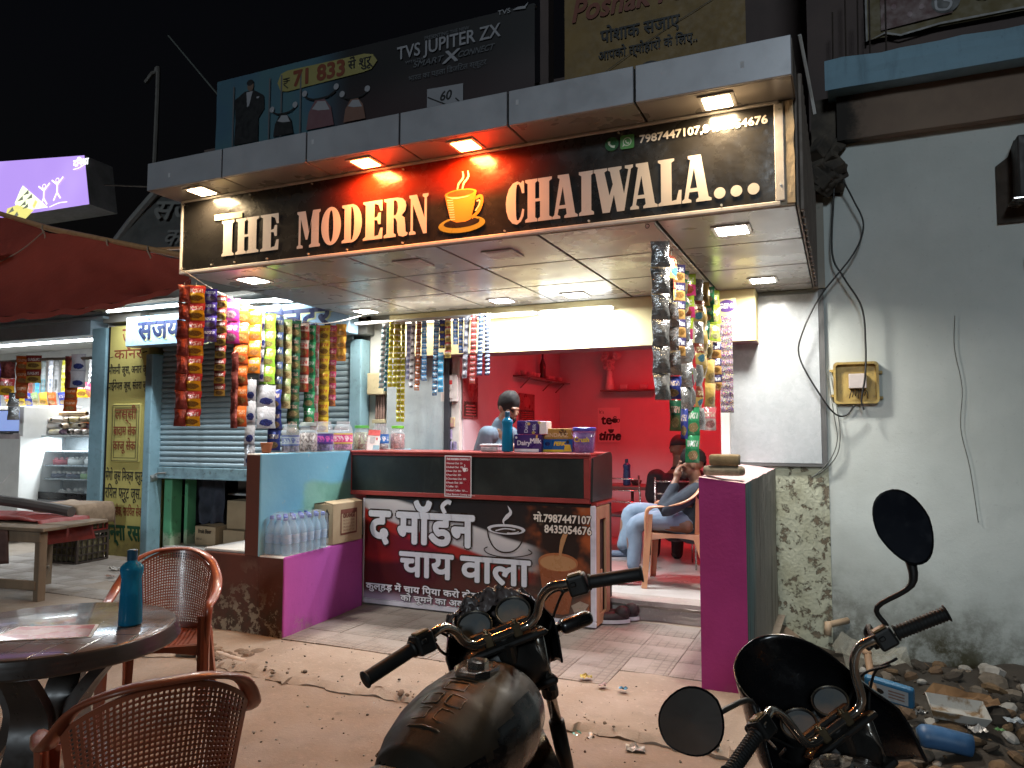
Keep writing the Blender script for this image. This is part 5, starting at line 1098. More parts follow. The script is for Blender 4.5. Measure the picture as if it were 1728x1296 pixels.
A = [Vector(p) for p in ((-10.9, 5.72, 4.12), (-8.23, 6.0, 4.20), (-8.35, 6.0, 4.82), (-11.1, 5.72, 4.98))]
ex = (A[1] - A[0]); ex.normalize(); nrm = Vector((ex.y, -ex.x, 0)).normalized(); 
bk = [p - nrm * .42 for p in A]; mb = MB(); mb.add([*(p - nrm * .005 for p in A), *bk], [(4, 7, 6, 5), (0, 4, 5, 1), (1, 5, 6, 2), (2, 6, 7, 3), (3, 7, 4, 0)]); obj('casing', mb, mat('casing_grey', (.20, .20, .20), .5, .3), T)
t = NT('purple_print'); s = t.sep(); t.col((.2, .1, .5)); t.set(Roughness=.4, Emission_Color=t.mix(t.ramp(t.noise(.8, 2), .3, .7), (.42, .28, .74), (.55, .40, .86)), Emission_Strength=1.0)
obj('face', MB().add(A, [(0, 1, 2, 3)]), t.m, T)
MX = Matrix(((ex.x, 0, nrm.x, A[1].x), (ex.y, 0, nrm.y, A[1].y), (ex.z, 1, nrm.z, A[1].z), (0, 0, 0, 1)))   # x leftwards negative from the lower right corner
gm = [glow('lb_white', (.95, .95, 1), 1.3), glow('lb_yellow', (.80, .72, .10), .9), glow('lb_olive', (.10, .10, .01), .5), glow('lb_pale', (.85, .95, .55), 1.2)]
mb = MB()
def LBX(px, py): return ((px - 147) / 150 * 1.52, (347 - py) / 95 * .66 + (px - 147) * .00035)
def lbp(pts, mi, z): put_shape(mb, [[LBX(*p) for p in pts]], mi, MX, z=z)
lbp([(83, 338), (40, 288), (36, 296), (28, 318), (36, 333), (58, 336)], 3, .002); lbp([(60, 338), (32, 322), (16, 325), (13, 344), (14, 361), (38, 360)], 1, .003)
for k, (x, y) in enumerate(((46, 303), (52, 312), (42, 322), (37, 312), (46, 328))): lbp([(x - 5, y + 4), (x + 4, y - 5), (x + 5, y + 3)], 2, .004)
for k, (x, y) in enumerate(((22, 330), (30, 340), (20, 350), (31, 353))): lbp([(x - 5, y + 5), (x + 3, y - 6), (x + 6, y + 2)], 2, .0045)
lbp([(58, 330), (62, 320), (66, 324), (61, 336)], 1, .0048)
for cx, cy in ((75, 298), (96, 292)):
    put_shape(mb, [[(LBX(cx, cy)[0] + .03 * cos(a), LBX(cx, cy)[1] + .03 * sin(a)) for a in [i * pi / 6 for i in range(12)]], [(LBX(cx, cy)[0] + .022 * cos(a), LBX(cx, cy)[1] + .022 * sin(a)) for a in [-i * pi / 6 for i in range(12)]]], 0, MX, z=.003)
    for pl in (((0, 6), (0, 22)), ((0, 8), (-9, -2)), ((0, 8), (9, -4)), ((0, 22), (-5, 36)), ((0, 22), (6, 34))):
        ribbon(mb, [LBX(cx + pl[0][0], cy + pl[0][1]), LBX(cx + pl[1][0], cy + pl[1][1])], .018, 0, MX, .003, 1)
ribbon(mb, [LBX(85, 338), LBX(100, 334), LBX(113, 335)], .010, 0, MX, .003); 
put_text(mb, 'दिनशा', LBX(120, 275)[0], LBX(120, 274)[1], w=.24, size=.12, mi=0, M=MX, z=.003, fat=.003); ribbon(mb, [LBX(120, 279), LBX(130, 278), LBX(141, 272)], .010, 0, MX, .003)
obj('printed_design', mb, gm, T)
mb = MB(); mb.tube([A[1] - nrm * .2 + Vector((.0, 0, .3)), A[1] - nrm * .3 + Vector((.5, .3, .33))], .012, 5); obj('bracket', mb, mat('hook_steel', (.1, .09, .08), .4, .8), T)
T = thing('old_banner', 'old dark grey banner with faded Hindi letters slung above the awning', 'banner', (-7, 6.0, 3.5))
OB = [Vector(p) for p in ((-7.75, 5.9, 3.62), (-5.2, 5.9, 3.30), (-4.9, 6.2, 4.05), (-7.2, 6.2, 4.32))]
mb = MB(); mb.grid(lambda u, v: OB[0].lerp(OB[1], u).lerp(OB[3].lerp(OB[2], u), v) + Vector((0, .03 * nz(u * 5, v * 3, 1), .02 * nz(u * 7, v * 5, 2))), 20, 8); obj('sheet', mb, mat('old_banner', (.075, .075, .07), .6, c2=(.05, .05, .047), ns=4), T, smooth=True)
e1 = (OB[1] - OB[0]).normalized(); e3 = e1.cross(OB[3] - OB[0]).normalized(); e2 = e3.cross(e1); MO = Matrix(((e1.x, e2.x, e3.x, OB[0].x), (e1.y, e2.y, e3.y, OB[0].y), (e1.z, e2.z, e3.z, OB[0].z), (0, 0, 0, 1)))
mb = MB(); put_text(mb, 'संजय', .5, .36, w=.95, size=.38, M=MO, z=.035, fat=.008); put_text(mb, 'फ्रूट', 1.6, .36, w=.6, size=.38, M=MO, z=.035, fat=.008); put_text(mb, 'कार्नर', .9, .02, w=.8, size=.3, M=MO, z=.035, fat=.006); obj('lettering', mb, m_print('faded', (.15, .15, .14), .7), T)
obj('edge_pipe', MB().tube([(-7.8, 5.88, 3.45), (-7.5, 6.0, 3.9), (-7.2, 6.15, 4.33)], .05, 8), mat('pipe_grey', (.14, .14, .13), .6), T); obj('lower_batten', MB().tube([(-7.0, 5.5, 3.40), (-5.0, 5.45, 3.24)], .016, 6), mat('bamboo', (.50, .27, .12), .6), T)

# ================================================================ crates, bench
def crate(name, label, loc, rz, sx, sy, h, m, mdark):
    t = thing(name, label, 'crate', loc, rz); mb = MB()
    for x in (-1, 1):
        for y in (-1, 1): mb.rbox((x * sx / 2 - .03 * (x > 0), y * sy / 2 - .03 * (y > 0), 0), (x * sx / 2 + .03 * (x < 0), y * sy / 2 + .03 * (y < 0), h), .004, 1)
    o = obj('corner_post', mb, m, t, world=False)
    for k, z in enumerate((0, .25, .5, .75, .92)):
        zz = z * h; hh = .018 if k < 4 else .03
        mb = MB()
        for y in (-1, 1): mb.box((-sx / 2 + .03, y * sy / 2 - .012 * (y > 0), zz), (sx / 2 - .03, y * sy / 2 + .012 * (y < 0), zz + hh))
        for x in (-1, 1): mb.box((x * sx / 2 - .012 * (x > 0), -sy / 2 + .03, zz), (x * sx / 2 + .012 * (x < 0), sy / 2 - .03, zz + hh))
        obj('slat_band', mb, m, t, world=False)
    mb = MB(); nx = int(sx / .07)
    for i in range(1, nx):
        x = -sx / 2 + i * sx / nx
        for y in (-1, 1): mb.box((x - .007, y * (sy / 2 - .006) - .003, 0), (x + .007, y * (sy / 2 - .006) + .003, h * .93))
    ny = int(sy / .07)
    for i in range(1, ny):
        y = -sy / 2 + i * sy / ny
        for x in (-1, 1): mb.box((x * (sx / 2 - .006) - .003, y - .007, 0), (x * (sx / 2 - .006) + .003, y + .007, h * .93))
    o = obj('upright_bars', mb, m, t, world=False); o['kind'] = 'stuff'
    obj('base', MB().box((-sx / 2 + .01, -sy / 2 + .01, .005), (sx / 2 - .01, sy / 2 - .01, .02)), mdark, t, world=False); obj('contents', MB().rbox((-sx / 2 + .03, -sy / 2 + .03, .02), (sx / 2 - .03, sy / 2 - .03, h * .8), .02, 2), mat('crate_contents', (.10, .085, .05), .9, c2=(.25, .22, .12), ns=22), t, world=False)
M_CRB = mat('crate_brown', (.060, .042, .034), .55, c2=(.035, .026, .022)); M_CRR = mat('crate_red', (.26, .028, .022), .5, c2=(.19, .022, .018))
cx, cy = -8.06, 5.85; rz = .12
crate('plastic_crate', 'dark brown plastic crate on the pavement under the red crate', (cx, cy, .004), rz, .58, .44, .335, M_CRB, M_DARK)
crate('plastic_crate', 'red plastic crate on top of the dark brown one, half covered by sacking', (cx - .02, cy, .340), rz, .58, .44, .31, M_CRR, M_DARK)
mb = MB()
def sk(u, v):
    x = lerp(-.40, .42, u); y = lerp(-.34, .28, v); ex_ = max(0, abs(x) - .30); ey = max(0, abs(y) - .23); h = .655 + .02 * nz(x * 5, y * 5, 3) - ex_ * 1.9 - ey * 2.2 * (1 if nz(x * 3, 0, 9) > -.1 else .3)
    return (cx + cos(rz) * min(max(x, -.325), .325) - sin(rz) * min(max(y, -.25), .25) + .02 * nz(u * 4, v * 4, 1), cy + sin(rz) * x + cos(rz) * min(max(y, -.25), .25), h)
mb.grid(sk, 26, 20); o = obj('sacking', mb, mat('sacking', (.30, .21, .14), .95, c2=(.22, .15, .10), ns=12, bump=.5, bs=120), smooth=True); solid(o, .008); tag(o, 'brown sacking cloth draped over the red crate', 'cloth')
T = thing('wooden_bench', 'rough wooden bench table at the left edge with legs and low brace', 'bench', (-7.0, 4.3, 0))
t = NT('old_wood'); col = t.mix(t.ramp(t.noise(5, 6, .6, t.mapped((1, 1, .2))), .3, .7), (.24, .17, .11), (.14, .10, .065)); t.col(col); t.set(Roughness=.75); t.bump(t.noise(28, 5, .6, t.mapped((1, .4, .3))), .4, .006); M_OLDW = t.m
E1 = Vector((-1, -.12, 0)).normalized()
def bb(name, a, b, w_, h_):   # plank between two points
    a = Vector(a); b = Vector(b); d = (b - a); L_ = d.length; d.normalize(); s_ = d.cross(Vector((0, 0, 1)))
    if s_.length < .1: s_ = Vector((1, 0, 0))
    s_.normalize(); u_ = s_.cross(d); Mx = Matrix(((d.x, s_.x, u_.x, a.x), (d.y, s_.y, u_.y, a.y), (d.z, s_.z, u_.z, a.z), (0, 0, 0, 1)))
    return obj(name, MB().rbox((0, -w_ / 2, -h_ / 2), (L_, w_ / 2, h_ / 2), .005, 1, 0, Mx), M_OLDW, T)
bb('leg', (-6.42, 4.36, -.01), (-6.42, 4.36, .60), .07, .07); bb('leg', (-7.05, 4.85, -.01), (-7.05, 4.85, .60), .07, .07); bb('leg', (-8.2, 4.1, -.01), (-8.2, 4.1, .60), .07, .07); bb('leg', (-8.3, 4.7, -.01), (-8.3, 4.7, .60), .07, .07)
bb('apron', (-6.38, 4.33, .545), (-8.3, 4.08, .545), .03, .09); bb('top_plank', (-6.33, 4.42, .612), (-8.4, 4.18, .612), .24, .03); bb('top_plank', (-6.38, 4.67, .614), (-8.42, 4.44, .614), .24, .03); bb('top_plank', (-6.44, 4.92, .612), (-8.45, 4.68, .612), .23, .03); bb('brace', (-6.42, 4.33, .13), (-8.2, 4.07, .13), .03, .08); bb('brace', (-6.46, 4.40, .15), (-7.03, 4.85, .15), .03, .07)
mb = MB(); mb.grid(lambda u, v: (lerp(-6.58, -8.6, u) + .04 * nz(u * 4, v * 3, 5), lerp(4.50, 5.0, v) - .2 * u, (.655 + .05 * nz(u * 5, v * 4, 2) if u > .05 else .655 - (.05 - u) * 4.2)), 40, 12); o = obj('red_sheet', mb, mat('red_sheet', (.26, .03, .022), .6, c2=(.18, .022, .016)), smooth=True); solid(o, .006); tag(o, 'crumpled red plastic sheet lying over the bench and hanging off its end', 'sheet')
tag(obj('rubber_pipe', MB().tube(smooth_path([(-8.6, 4.55, .85), (-7.6, 4.72, .79), (-7.0, 4.83, .73), (-6.74, 4.86, .70)], 5), .05, 10), mat('grey_rubber', (.095, .085, .078), .6)), 'thick grey rubber pipe resting on the red sheet', 'pipe')
mb = MB(); mb.grid(lambda u, v: (lerp(-7.05, -6.72, u) + .03 * v, 4.24 + .02 * sin(u * 8), lerp(.60, .28 + .03 * u, v)), 8, 8); o = obj('brown_flap', mb, mat('brown_flap', (.075, .035, .028), .7), smooth=True); solid(o, .006); tag(o, 'dark brown cloth flap hanging under the bench', 'cloth')
# ================================================================ plastic table and chairs on the street
def gz(x, y): return ground_h(x, y)
M_CHAIR = mat('chair_plastic', (.27, .072, .034), .36, c2=(.22, .058, .028), ns=6, coat=.25, grime=.12)
M_CHAIR2 = mat('chair_plastic_tan', (.55, .27, .14), .38, c2=(.48, .23, .12), ns=6, coat=.2)
def arm_chair(label, loc, rz, m, style='lattice'):
    """moulded plastic arm chair, front towards local -y"""
    T = thing('plastic_chair', label, 'chair', loc, rz)
    W_ = .245
    def bs(u, v):        # u -1..1 across, v 0..1 up
        zt = .93 - .13 * abs(u) ** 2.2; z = lerp(.455, zt, v); x = u * lerp(.205, .262, v)
        y = .215 + .115 * v - (.055 + .10 * v) * u * u
        return Vector((x, y, z))
    mb = MB(); nu, nv = (34, 28) if style == 'lattice' else (6, 34)
    def cell(u0, u1, v0, v1, hole):
        c = [bs(u0, v0), bs(u1, v0), bs(u1, v1), bs(u0, v1)]
        if not hole: mb.add(c, [(0, 1, 2, 3)]); return
        a = .21 if style == 'lattice' else .10; b = .21 if style == 'lattice' else .30
        q = [bs(lerp(u0, u1, a), lerp(v0, v1, b + .04)), bs(lerp(u0, u1, 1 - a), lerp(v0, v1, b - .04)), bs(lerp(u0, u1, 1 - a), lerp(v0, v1, 1 - b - .04)), bs(lerp(u0, u1, a), lerp(v0, v1, 1 - b + .04))]
        mb.add(c + q, [(0, 1, 5, 4), (1, 2, 6, 5), (2, 3, 7, 6), (3, 0, 4, 7)])
    for i in range(nu):
        for j in range(nv):
            u0, u1 = -1 + 2 * i / nu, -1 + 2 * (i + 1) / nu; v0, v1 = j / nv, (j + 1) / nv; sh = .5 / nu if (style == 'lattice') else 0
            edge = i == 0 or i == nu - 1 or j < 2 or j == nv - 1
            cell(u0, u1, v0, v1, not edge)
    o = obj('backrest', mb, m, T, world=False); solid(o, .006)
    mb = MB()
    rail = [(-.275, -.235, .40), (-.285, -.235, .60), (-.290, -.20, .675), (-.295, -.05, .695), (-.292, .08, .73), (-.275, .17, .79), (-.225, .235, .875), (-.12, .305, .925), (0, .325, .935)]
    rail = rail + [(-x, y, z) for x, y, z in rail[-2::-1]]
    rp = smooth_path(rail, 5); n = len(rp)
    for s_ in (0,):
        vs = []; fs = []
        for i, p in enumerate(rp):
            t_ = (rp[min(i + 1, n - 1)] - rp[max(i - 1, 0)]).normalized(); k = i / (n - 1); top = 1 - abs(2 * k - 1)
            out = Vector((p.x, (p.y - .05) * (1.0 if top > .55 else .0), 0)); out = out.normalized() if out.length > .01 else Vector((0, 1, 0))
            up = t_.cross(out).normalized(); out = up.cross(t_).normalized()
            if up.z < 0 and top > .2: up = -up
            w2, h2 = (.030, .011) if top > .25 else (.022, .018)
            vs += [p + out * w2 * cos(a) + up * h2 * sin(a) for a in [j * pi / 5 for j in range(10)]]
        for i in range(n - 1):
            a = i * 10; fs += [(a + j, a + (j + 1) % 10, a + 10 + (j + 1) % 10, a + 10 + j) for j in range(10)]
        mb.add(vs, fs)
    obj('arm_rail', mb, m, T, True, world=False)
    def st(u, v): return (lerp(-.235, .235, u), lerp(-.245, .235, v), .452 - .018 * sin(pi * u) * sin(pi * min(1, v * 1.1)) - .02 * max(0, (v < .04)) )
    mb = MB(); k = 18
    for i in range(k):
        for j in range(k):
            c = [Vector(st(i / k, j / k)), Vector(st((i + 1) / k, j / k)), Vector(st((i + 1) / k, (j + 1) / k)), Vector(st(i / k, (j + 1) / k))]
            if 1 < i < k - 2 and 1 < j < k - 2 and style == 'lattice':
                ce = sum(c, Vector()) / 4; q = [ce + (p - ce) * .5 for p in c]; mb.add(c + q, [(0, 1, 5, 4), (1, 2, 6, 5), (2, 3, 7, 6), (3, 0, 4, 7)])
            else: mb.add(c, [(0, 1, 2, 3)])
    mb.grid(lambda u, v: (lerp(-.24, .24, u), -.246 - .004 * sin(pi * u), lerp(.455, .395 + .03 * sin(pi * u), v)), 12, 2)
    for s_ in (-1, 1): mb.grid(lambda u, v: (s_ * (.238 + .012 * v), lerp(-.245, .26, u), lerp(.455, .39 + .035 * sin(pi * u), v)), 10, 2)
    o = obj('seat', mb, m, T, world=False); solid(o, .006)
    for s_ in (-1, 1):     # legs: folded plates
        mb = MB(); P4 = [((s_ * .285, -.245), (s_ * .25, -.255), .62), ((s_ * .275, -.26), (s_ * .245, -.262), 0)]
        mb.grid(lambda u, v: (s_ * (lerp(.285, .298, v) - .055 * u), -.238 - .035 * v - .008 * sin(pi * u), lerp(.62, 0, v)), 3, 6); mb.grid(lambda u, v: (s_ * lerp(.288, .30, v), -.24 - .035 * v + u * .06 * (1 - .3 * v), lerp(.62, 0, v)), 2, 6); o = obj('leg', mb, m, T, world=False); solid(o, .007)
        mb = MB(); mb.grid(lambda u, v: (s_ * (lerp(.245, .275, v) - .05 * u * (1 - .3 * v)), lerp(.225, .335, v), lerp(.455, 0, v)), 3, 6); mb.grid(lambda u, v: (s_ * lerp(.247, .277, v), lerp(.225, .335, v) - u * (.085 - .035 * v), lerp(.45, 0, v)), 3, 6); o = obj('leg', mb, m, T, world=False); solid(o, .007)
    return T
arm_chair('brown lattice backed plastic chair at the far side of the round table', (-3.46, 3.06, -.085), radians(38), M_CHAIR).scale = (.91,) * 3
arm_chair('brown lattice backed plastic chair in the foreground, seen from behind', (-1.93, 1.67, -.085), radians(-122), M_CHAIR).scale = (.93,) * 3
# table
T = thing('plastic_table', 'round dark brown plastic table with a woven square pattern on its glossy top', 'table', (-3.05, 2.13, -.085))
t = NT('table_top'); s = t.sep(); q = []
for k, off in ((0, 0), (1, 0)):
    fr = t.math('FRACT', t.math('DIVIDE', t.math('ADD', t.math('ADD', s[0], t.math('MULTIPLY', s[1], .45 if k == 0 else 0)) if k == 0 else t.math('SUBTRACT', s[1], t.math('MULTIPLY', s[0], .45)), 5.), .135)); q.append(t.math('ABSOLUTE', t.math('SUBTRACT', fr, .5)))
g = t.ramp(t.math('MAXIMUM', q[0], q[1]), .455, .48)
ck = t.n('ShaderNodeTexChecker'); ck.inputs['Scale'].default_value = 7.4; t.l(t.mapped((1, 1, 1), rot=(0, 0, -.42)), ck.inputs[0])
t.col(t.mix(t.math('MULTIPLY', g, .95), t.mix(t.ramp(t.noise(5, 5), .4, .7), (.17, .140, .122), (.13, .108, .095)), (.04, .032, .026))); t.set(Roughness=t.ramp(t.noise(6, 4), .3, .7, .13, .24), Coat_Weight=.4, Coat_Roughness=.06)
wv = t.math('ADD', t.math('MULTIPLY', t.n('ShaderNodeTexWave').outputs['Fac'], 0.), t.math('MULTIPLY', g, -1.)); t.bump(t.math('ADD', wv, t.math('MULTIPLY', t.noise(9, 3), .35)), .3, .006)
R_ = .478; Mt = Matrix.Translation((-3.05, 2.13, 0)); M_TB = mat('table_brown', (.045, .034, .028), .35, c2=(.035, .027, .022), coat=.3)
obj('table_top', MB().lathe([(0.001, .640), (R_ - .02, .640), (R_ - .005, .636)], 64, 0, Mt), t.m, T, True, sharp=40)
mb = MB(); mb.lathe([(R_ - .005, .6355), (R_ + .006, .628), (R_ + .001, .620), (R_ + .013, .612), (R_ + .004, .602), (R_ + .018, .594), (R_ + .007, .584), (R_ + .021, .576), (R_ + .008, .564), (R_ - .01, .560)], 64, 0, Mt, cap=False); obj('rim', mb, M_TB, T, True)
mb = MB(); mb.lathe([(R_ - .02, .61), (.05, .60)], 40, 0, Mt, cap=False); obj('underside', mb, M_TB, T)
for k in range(4):     # crossed curved legs
    a = radians(28 + 90 * k); d = Vector((cos(a), sin(a), 0)); s_ = Vector((-sin(a), cos(a), 0)); mb = MB(); path = smooth_path([Vector((-3.05, 2.13, .60)) + d * .33, Vector((-3.05, 2.13, .42)) + d * .17, Vector((-3.05, 2.13, .28)) + d * .11, Vector((-3.05, 2.13, .10)) + d * .22, Vector((-3.05, 2.13, -.083)) + d * .42], 6); n = len(path)
    vs = []; fs = []
    for i, p in enumerate(path): w2 = lerp(.075, .05, abs(2 * i / (n - 1) - 1)) ; vs += [p + s_ * w2 - d * .028, p + s_ * w2 + d * .028, p - s_ * w2 + d * .028, p - s_ * w2 - d * .028]
    for i in range(n - 1): fs += [(4 * i + j, 4 * i + (j + 1) % 4, 4 * i + 4 + (j + 1) % 4, 4 * i + 4 + j) for j in range(4)]
    fs += [(0, 1, 2, 3), (4 * n - 1, 4 * n - 2, 4 * n - 3, 4 * n - 4)]
    mb.add(vs, fs); obj('leg', mb, M_TB, T, True, sharp=50)
TZ = .641
def m_liquid(name, c, tr=.7, rough=.12):
    t = NT(name); t.col(c); t.set(Roughness=rough, Transmission_Weight=tr, IOR=1.25); return t.m
M_BOT = m_liquid('bottle_blue', (.02, .30, .55), .55, .18); M_BOTC = mat('bottle_cap', (.012, .075, .14), .35); M_BOTW = mat('bottle_water', (.006, .12, .24), .2)
def water_bottle(loc, h, r, label, m=None, fill=.5, group=None):
    t = thing('water_bottle', label, 'bottle', loc, group=group); Mx = Matrix.Translation(loc); k = h
    pf = [(.02, 0), (r * .97, .004), (r, .03 * k), (r * .98, .25 * k), (r * .93, .40 * k), (r * .88, .55 * k), (r * .86, .62 * k), (r * .95, .69 * k), (r * 1.0, .735 * k), (r * .95, .775 * k), (r * .72, .815 * k), (r * .42, .845 * k), (r * .40, .88 * k)]
    obj('body', MB().lathe(pf, 24, 0, Mx), m or M_BOT, t, True)
    if fill: obj('water', MB().lathe([(rr * .93, max(.005, z)) for rr, z in pf if z <= fill * k + .001], 20, 0, Mx), M_BOTW, t, True)
    obj('cap', MB().lathe([(r * .43, .862 * k), (r * .44, .99 * k), (r * .36, 1.0 * k)], 16, 0, Mx), M_BOTC, t, True, sharp=40)
    return t
water_bottle((-2.775, 2.285, TZ), .315, .047, 'teal blue plastic water bottle standing on the round table', fill=.40)
T = thing('menu_leaflet', 'glossy red and white leaflet lying on the round table', 'leaflet', (-3.0, 2.03, TZ))
t = NT('leaflet_print'); col = t.mix(t.ramp(t.noise(9, 3), .45, .55), (.50, .10, .075), (.60, .30, .24)); col = t.mix(t.ramp(t.noise(6, 4), .58, .66), col, (.70, .62, .60)); t.col(col); t.set(Roughness=.15, Coat_Weight=.4)
lp = [(-3.07, 1.86), (-2.745, 2.085), (-2.90, 2.235), (-3.17, 2.07)]
mb = MB(); mb.add([(x, y, TZ + .0015) for x, y in lp], [(0, 1, 2, 3)]); obj('white_margin', mb, m_print('leaf_white', (.70, .66, .60)), T)
cxl = sum(p[0] for p in lp) / 4; cyl_ = sum(p[1] for p in lp) / 4; mb = MB(); mb.add([(lerp(cxl, x, .93), lerp(cyl_, y, .93), TZ + .0028) for x, y in lp], [(0, 1, 2, 3)]); obj('print', mb, t.m, T)

# ================================================================ things on the counter and the walls
CZ = 1.304
water_bottle((-2.475, 5.50, CZ), .325, .047, 'blue plastic water bottle standing on the counter', fill=.55)
def pbox(name, label, a, b, m, front=None, fm=None, cat='box'):
    t = thing(name, label, cat, ((a[0] + b[0]) / 2, (a[1] + b[1]) / 2, a[2])); obj('carton', MB().rbox(a, b, .003, 1), m, t)
    if front:
        mb = MB(); front(mb, FACE(0, a[1] - .0015, 0)); obj('print', mb, fm, t)
    return t
PUR = m_print('box_purple', (.055, .025, .15)); PW = m_print('box_white', (.75, .73, .78)); PG = m_print('box_gold', (.6, .42, .12))
def f1(mb, M):
    put_text(mb, 'Dairy', -2.395, 1.36, size=.052, mi=0, M=M, fat=.0015); put_text(mb, 'Milk', -2.28, 1.375, size=.056, mi=0, M=M, fat=.002, shear=-.1); mb.add([(-2.42, 1.307, 0), (-2.21, 1.307, 0), (-2.21, 1.33, 0), (-2.42, 1.33, 0)], [(0, 1, 2, 3)], 0, M); put_shape(mb, [disc(-2.405, 1.42, .010)], 0, M); ribbon(mb, [(-2.225, 1.44), (-2.23, 1.40), (-2.215, 1.41)], .016, 1, M, 0)
pbox('chocolate_box', 'purple Dairy Milk chocolate box on the counter, the lower of two', (-2.425, 5.52, CZ), (-2.19, 5.66, 1.445), PUR, f1, [PW, PG])
def f2(mb, M):
    Mr = M @ Matrix.Translation((-2.31, 1.46, 0)) @ Matrix.Rotation(pi / 2, 4, 'Z'); put_text(mb, 'Dairy', .0, .0, size=.042, mi=0, M=Mr); put_text(mb, 'Milk', .0, -.07, size=.042, mi=0, M=Mr)
    for x, y in ((-2.26, 1.46), (-2.30, 1.53), (-2.21, 1.54)): put_shape(mb, [disc(x, y, .014, .012, 10)], 1, M)
pbox('chocolate_box', 'purple chocolate box standing on the other one with sideways print', (-2.405, 5.53, 1.447), (-2.22, 5.65, 1.555), PUR, f2, [PW, PG])
mb = MB(); mb.rbox((-2.215, 5.54, 1.447), (-2.155, 5.66, 1.55), .003, 1); tag(obj('white_packet', mb, m_print('card_white', (.78, .74, .74))), 'small white and purple packet wedged behind the purple boxes', 'packet')
def f3(mb, M): put_text(mb, 'BINDAAZ', -2.175, 1.425, size=.045, mi=0, M=M, fat=.0012); [put_shape(mb, [[(-2.03 + .035 * cos(a), 1.46 + .028 * sin(a)), (-2.03 + .035 * cos(a + .9), 1.46 + .028 * sin(a + .9)), (-2.02, 1.455)]], 1, M) for a in (0, 1.3, 2.6, 3.9, 5.2)]
pbox('biscuit_box', 'yellow brown box printed BINDAAZ on top of the blue box', (-2.19, 5.58, 1.408), (-1.955, 5.72, 1.492), m_print('box_tan', (.42, .24, .055)), f3, [m_print('tan_light', (.65, .5, .3)), m_print('choc', (.10, .04, .02))])
def f4(mb, M):
    put_text(mb, 'PERK', -2.10, 1.358, size=.042, mi=1, M=M, fat=.0025, shear=.25); mb.add([(-2.20, 1.307, 0), (-2.02, 1.307, 0), (-2.02, 1.326, 0), (-2.20, 1.326, 0)], [(0, 1, 2, 3)], 1, M)
    put_shape(mb, [disc(-1.985, 1.385, .012, .015, 12)], 2, M); put_shape(mb, [[(-2.02, 1.31), (-1.95, 1.31), (-1.965, 1.365), (-2.005, 1.365)]], 1, M, z=.0004); put_shape(mb, [disc(-2.155, 1.37, .022, .016, 16)], 3, M)
pbox('biscuit_box', 'blue box printed PERK with a yellow strip on the counter', (-2.205, 5.57, CZ), (-1.945, 5.73, 1.406), m_print('box_blue', (.012, .10, .32)), f4, [PW, m_print('box_yellow', (.66, .50, .05)), m_print('dark_hair', (.03, .02, .02)), m_print('box_navy', (.01, .03, .13))])
T = thing('toffee_bucket', 'clear purple bucket of toffees with a blue lid at the right end of the counter', 'bucket', (-1.85, 5.58, CZ)); Mx = Matrix.Translation((-1.85, 5.58, CZ))
M_JAR = glass('jar_plastic', (.9, .93, .95), .06, .20)
obj('pail', MB().lathe([(.072, 0), (.078, .01), (.088, .17)], 24, 0, Mx), glass('pail_violet', (.28, .16, .42), .15, .55), T, True); obj('toffees', MB().lathe([(.068, .004), (.078, .14), (.03, .155)], 20, 0, Mx), mat('toffees', (.16, .07, .20), .4, c2=(.40, .34, .44), ns=30, bump=.8, bs=34), T, True)
obj('lid', MB().lathe([(.09, .168), (.094, .172), (.094, .192), (.084, .198)], 24, 0, Mx), mat('lid_blue', (.06, .06, .38), .3, coat=.3), T, True, sharp=40)
mb = MB(); 
for k in range(20):
    a0 = radians(-150 + k * 6); 
FBk = FACE(0, 5.58 - .083, 0); put_text(mb, 'Crush', -1.905, CZ + .085, size=.05, mi=0, M=FBk, fat=.002); put_shape(mb, [disc(-1.86, CZ + .10, .06, .022, 20)], 1, FBk, z=-.001); obj('label', mb, [m_print('box_yellow', (.66, .50, .05)), m_print('label_violet', (.14, .06, .25))], T)
obj('handle', MB().tube([(-1.85 + .095 * cos(a), 5.58 - .03, CZ + .155 - .055 * abs(sin(a))) for a in [i * pi / 12 for i in range(13)]], .003, 5), m_print('card_white', (.78, .74, .74)), T)
T = thing('white_tub', 'low white plastic tub on the counter beside the blue bottle', 'tub', (-2.64, 5.55, CZ)); obj('tub', MB().rbox((-2.72, 5.50, CZ), (-2.565, 5.64, CZ + .042), .012, 2), mat('tub_grey', (.45, .47, .50), .4, c2=(.25, .28, .3), ns=30), T); obj('lid', MB().rbox((-2.725, 5.495, CZ + .042), (-2.56, 5.645, CZ + .062), .008, 2), mat('tub_lid', (.66, .66, .68), .35), T)
# payment card standing on the counter (its code left out)
T = thing('payment_stand', 'leaning red and white payment card on the left end of the counter', 'card stand', (-3.80, 5.62, CZ))
A_ = [(-3.87, 5.55, CZ), (-3.70, 5.50, CZ), (-3.755, 5.60, CZ + .175), (-3.90, 5.63, CZ + .18)]
mb = MB(); A_ = [Vector(p) for p in A_]; mb.add(A_, [(0, 1, 2, 3)], 0)
def onA(u, v, e=.002): return A_[0].lerp(A_[1], u).lerp(A_[3].lerp(A_[2], u), v) + Vector((-.2, -.9, .3)).normalized() * e
for (u0, v0, u1, v1), mi in (((.0, .72, 1, 1), 1), ((.2, .34, .58, .64), 2), ((.5, .02, .98, .24), 3), ((.70, .5, .82, .62), 1)): mb.add([onA(u0, v0), onA(u1, v0), onA(u1, v1), onA(u0, v1)], [(0, 1, 2, 3)], mi)
obj('card', mb, [m_print('card_white', (.78, .74, .74)), m_print('card_coral', (.62, .12, .12)), m_print('pale_square', (.45, .45, .47)), m_print('card_sky', (.30, .50, .60))], T)
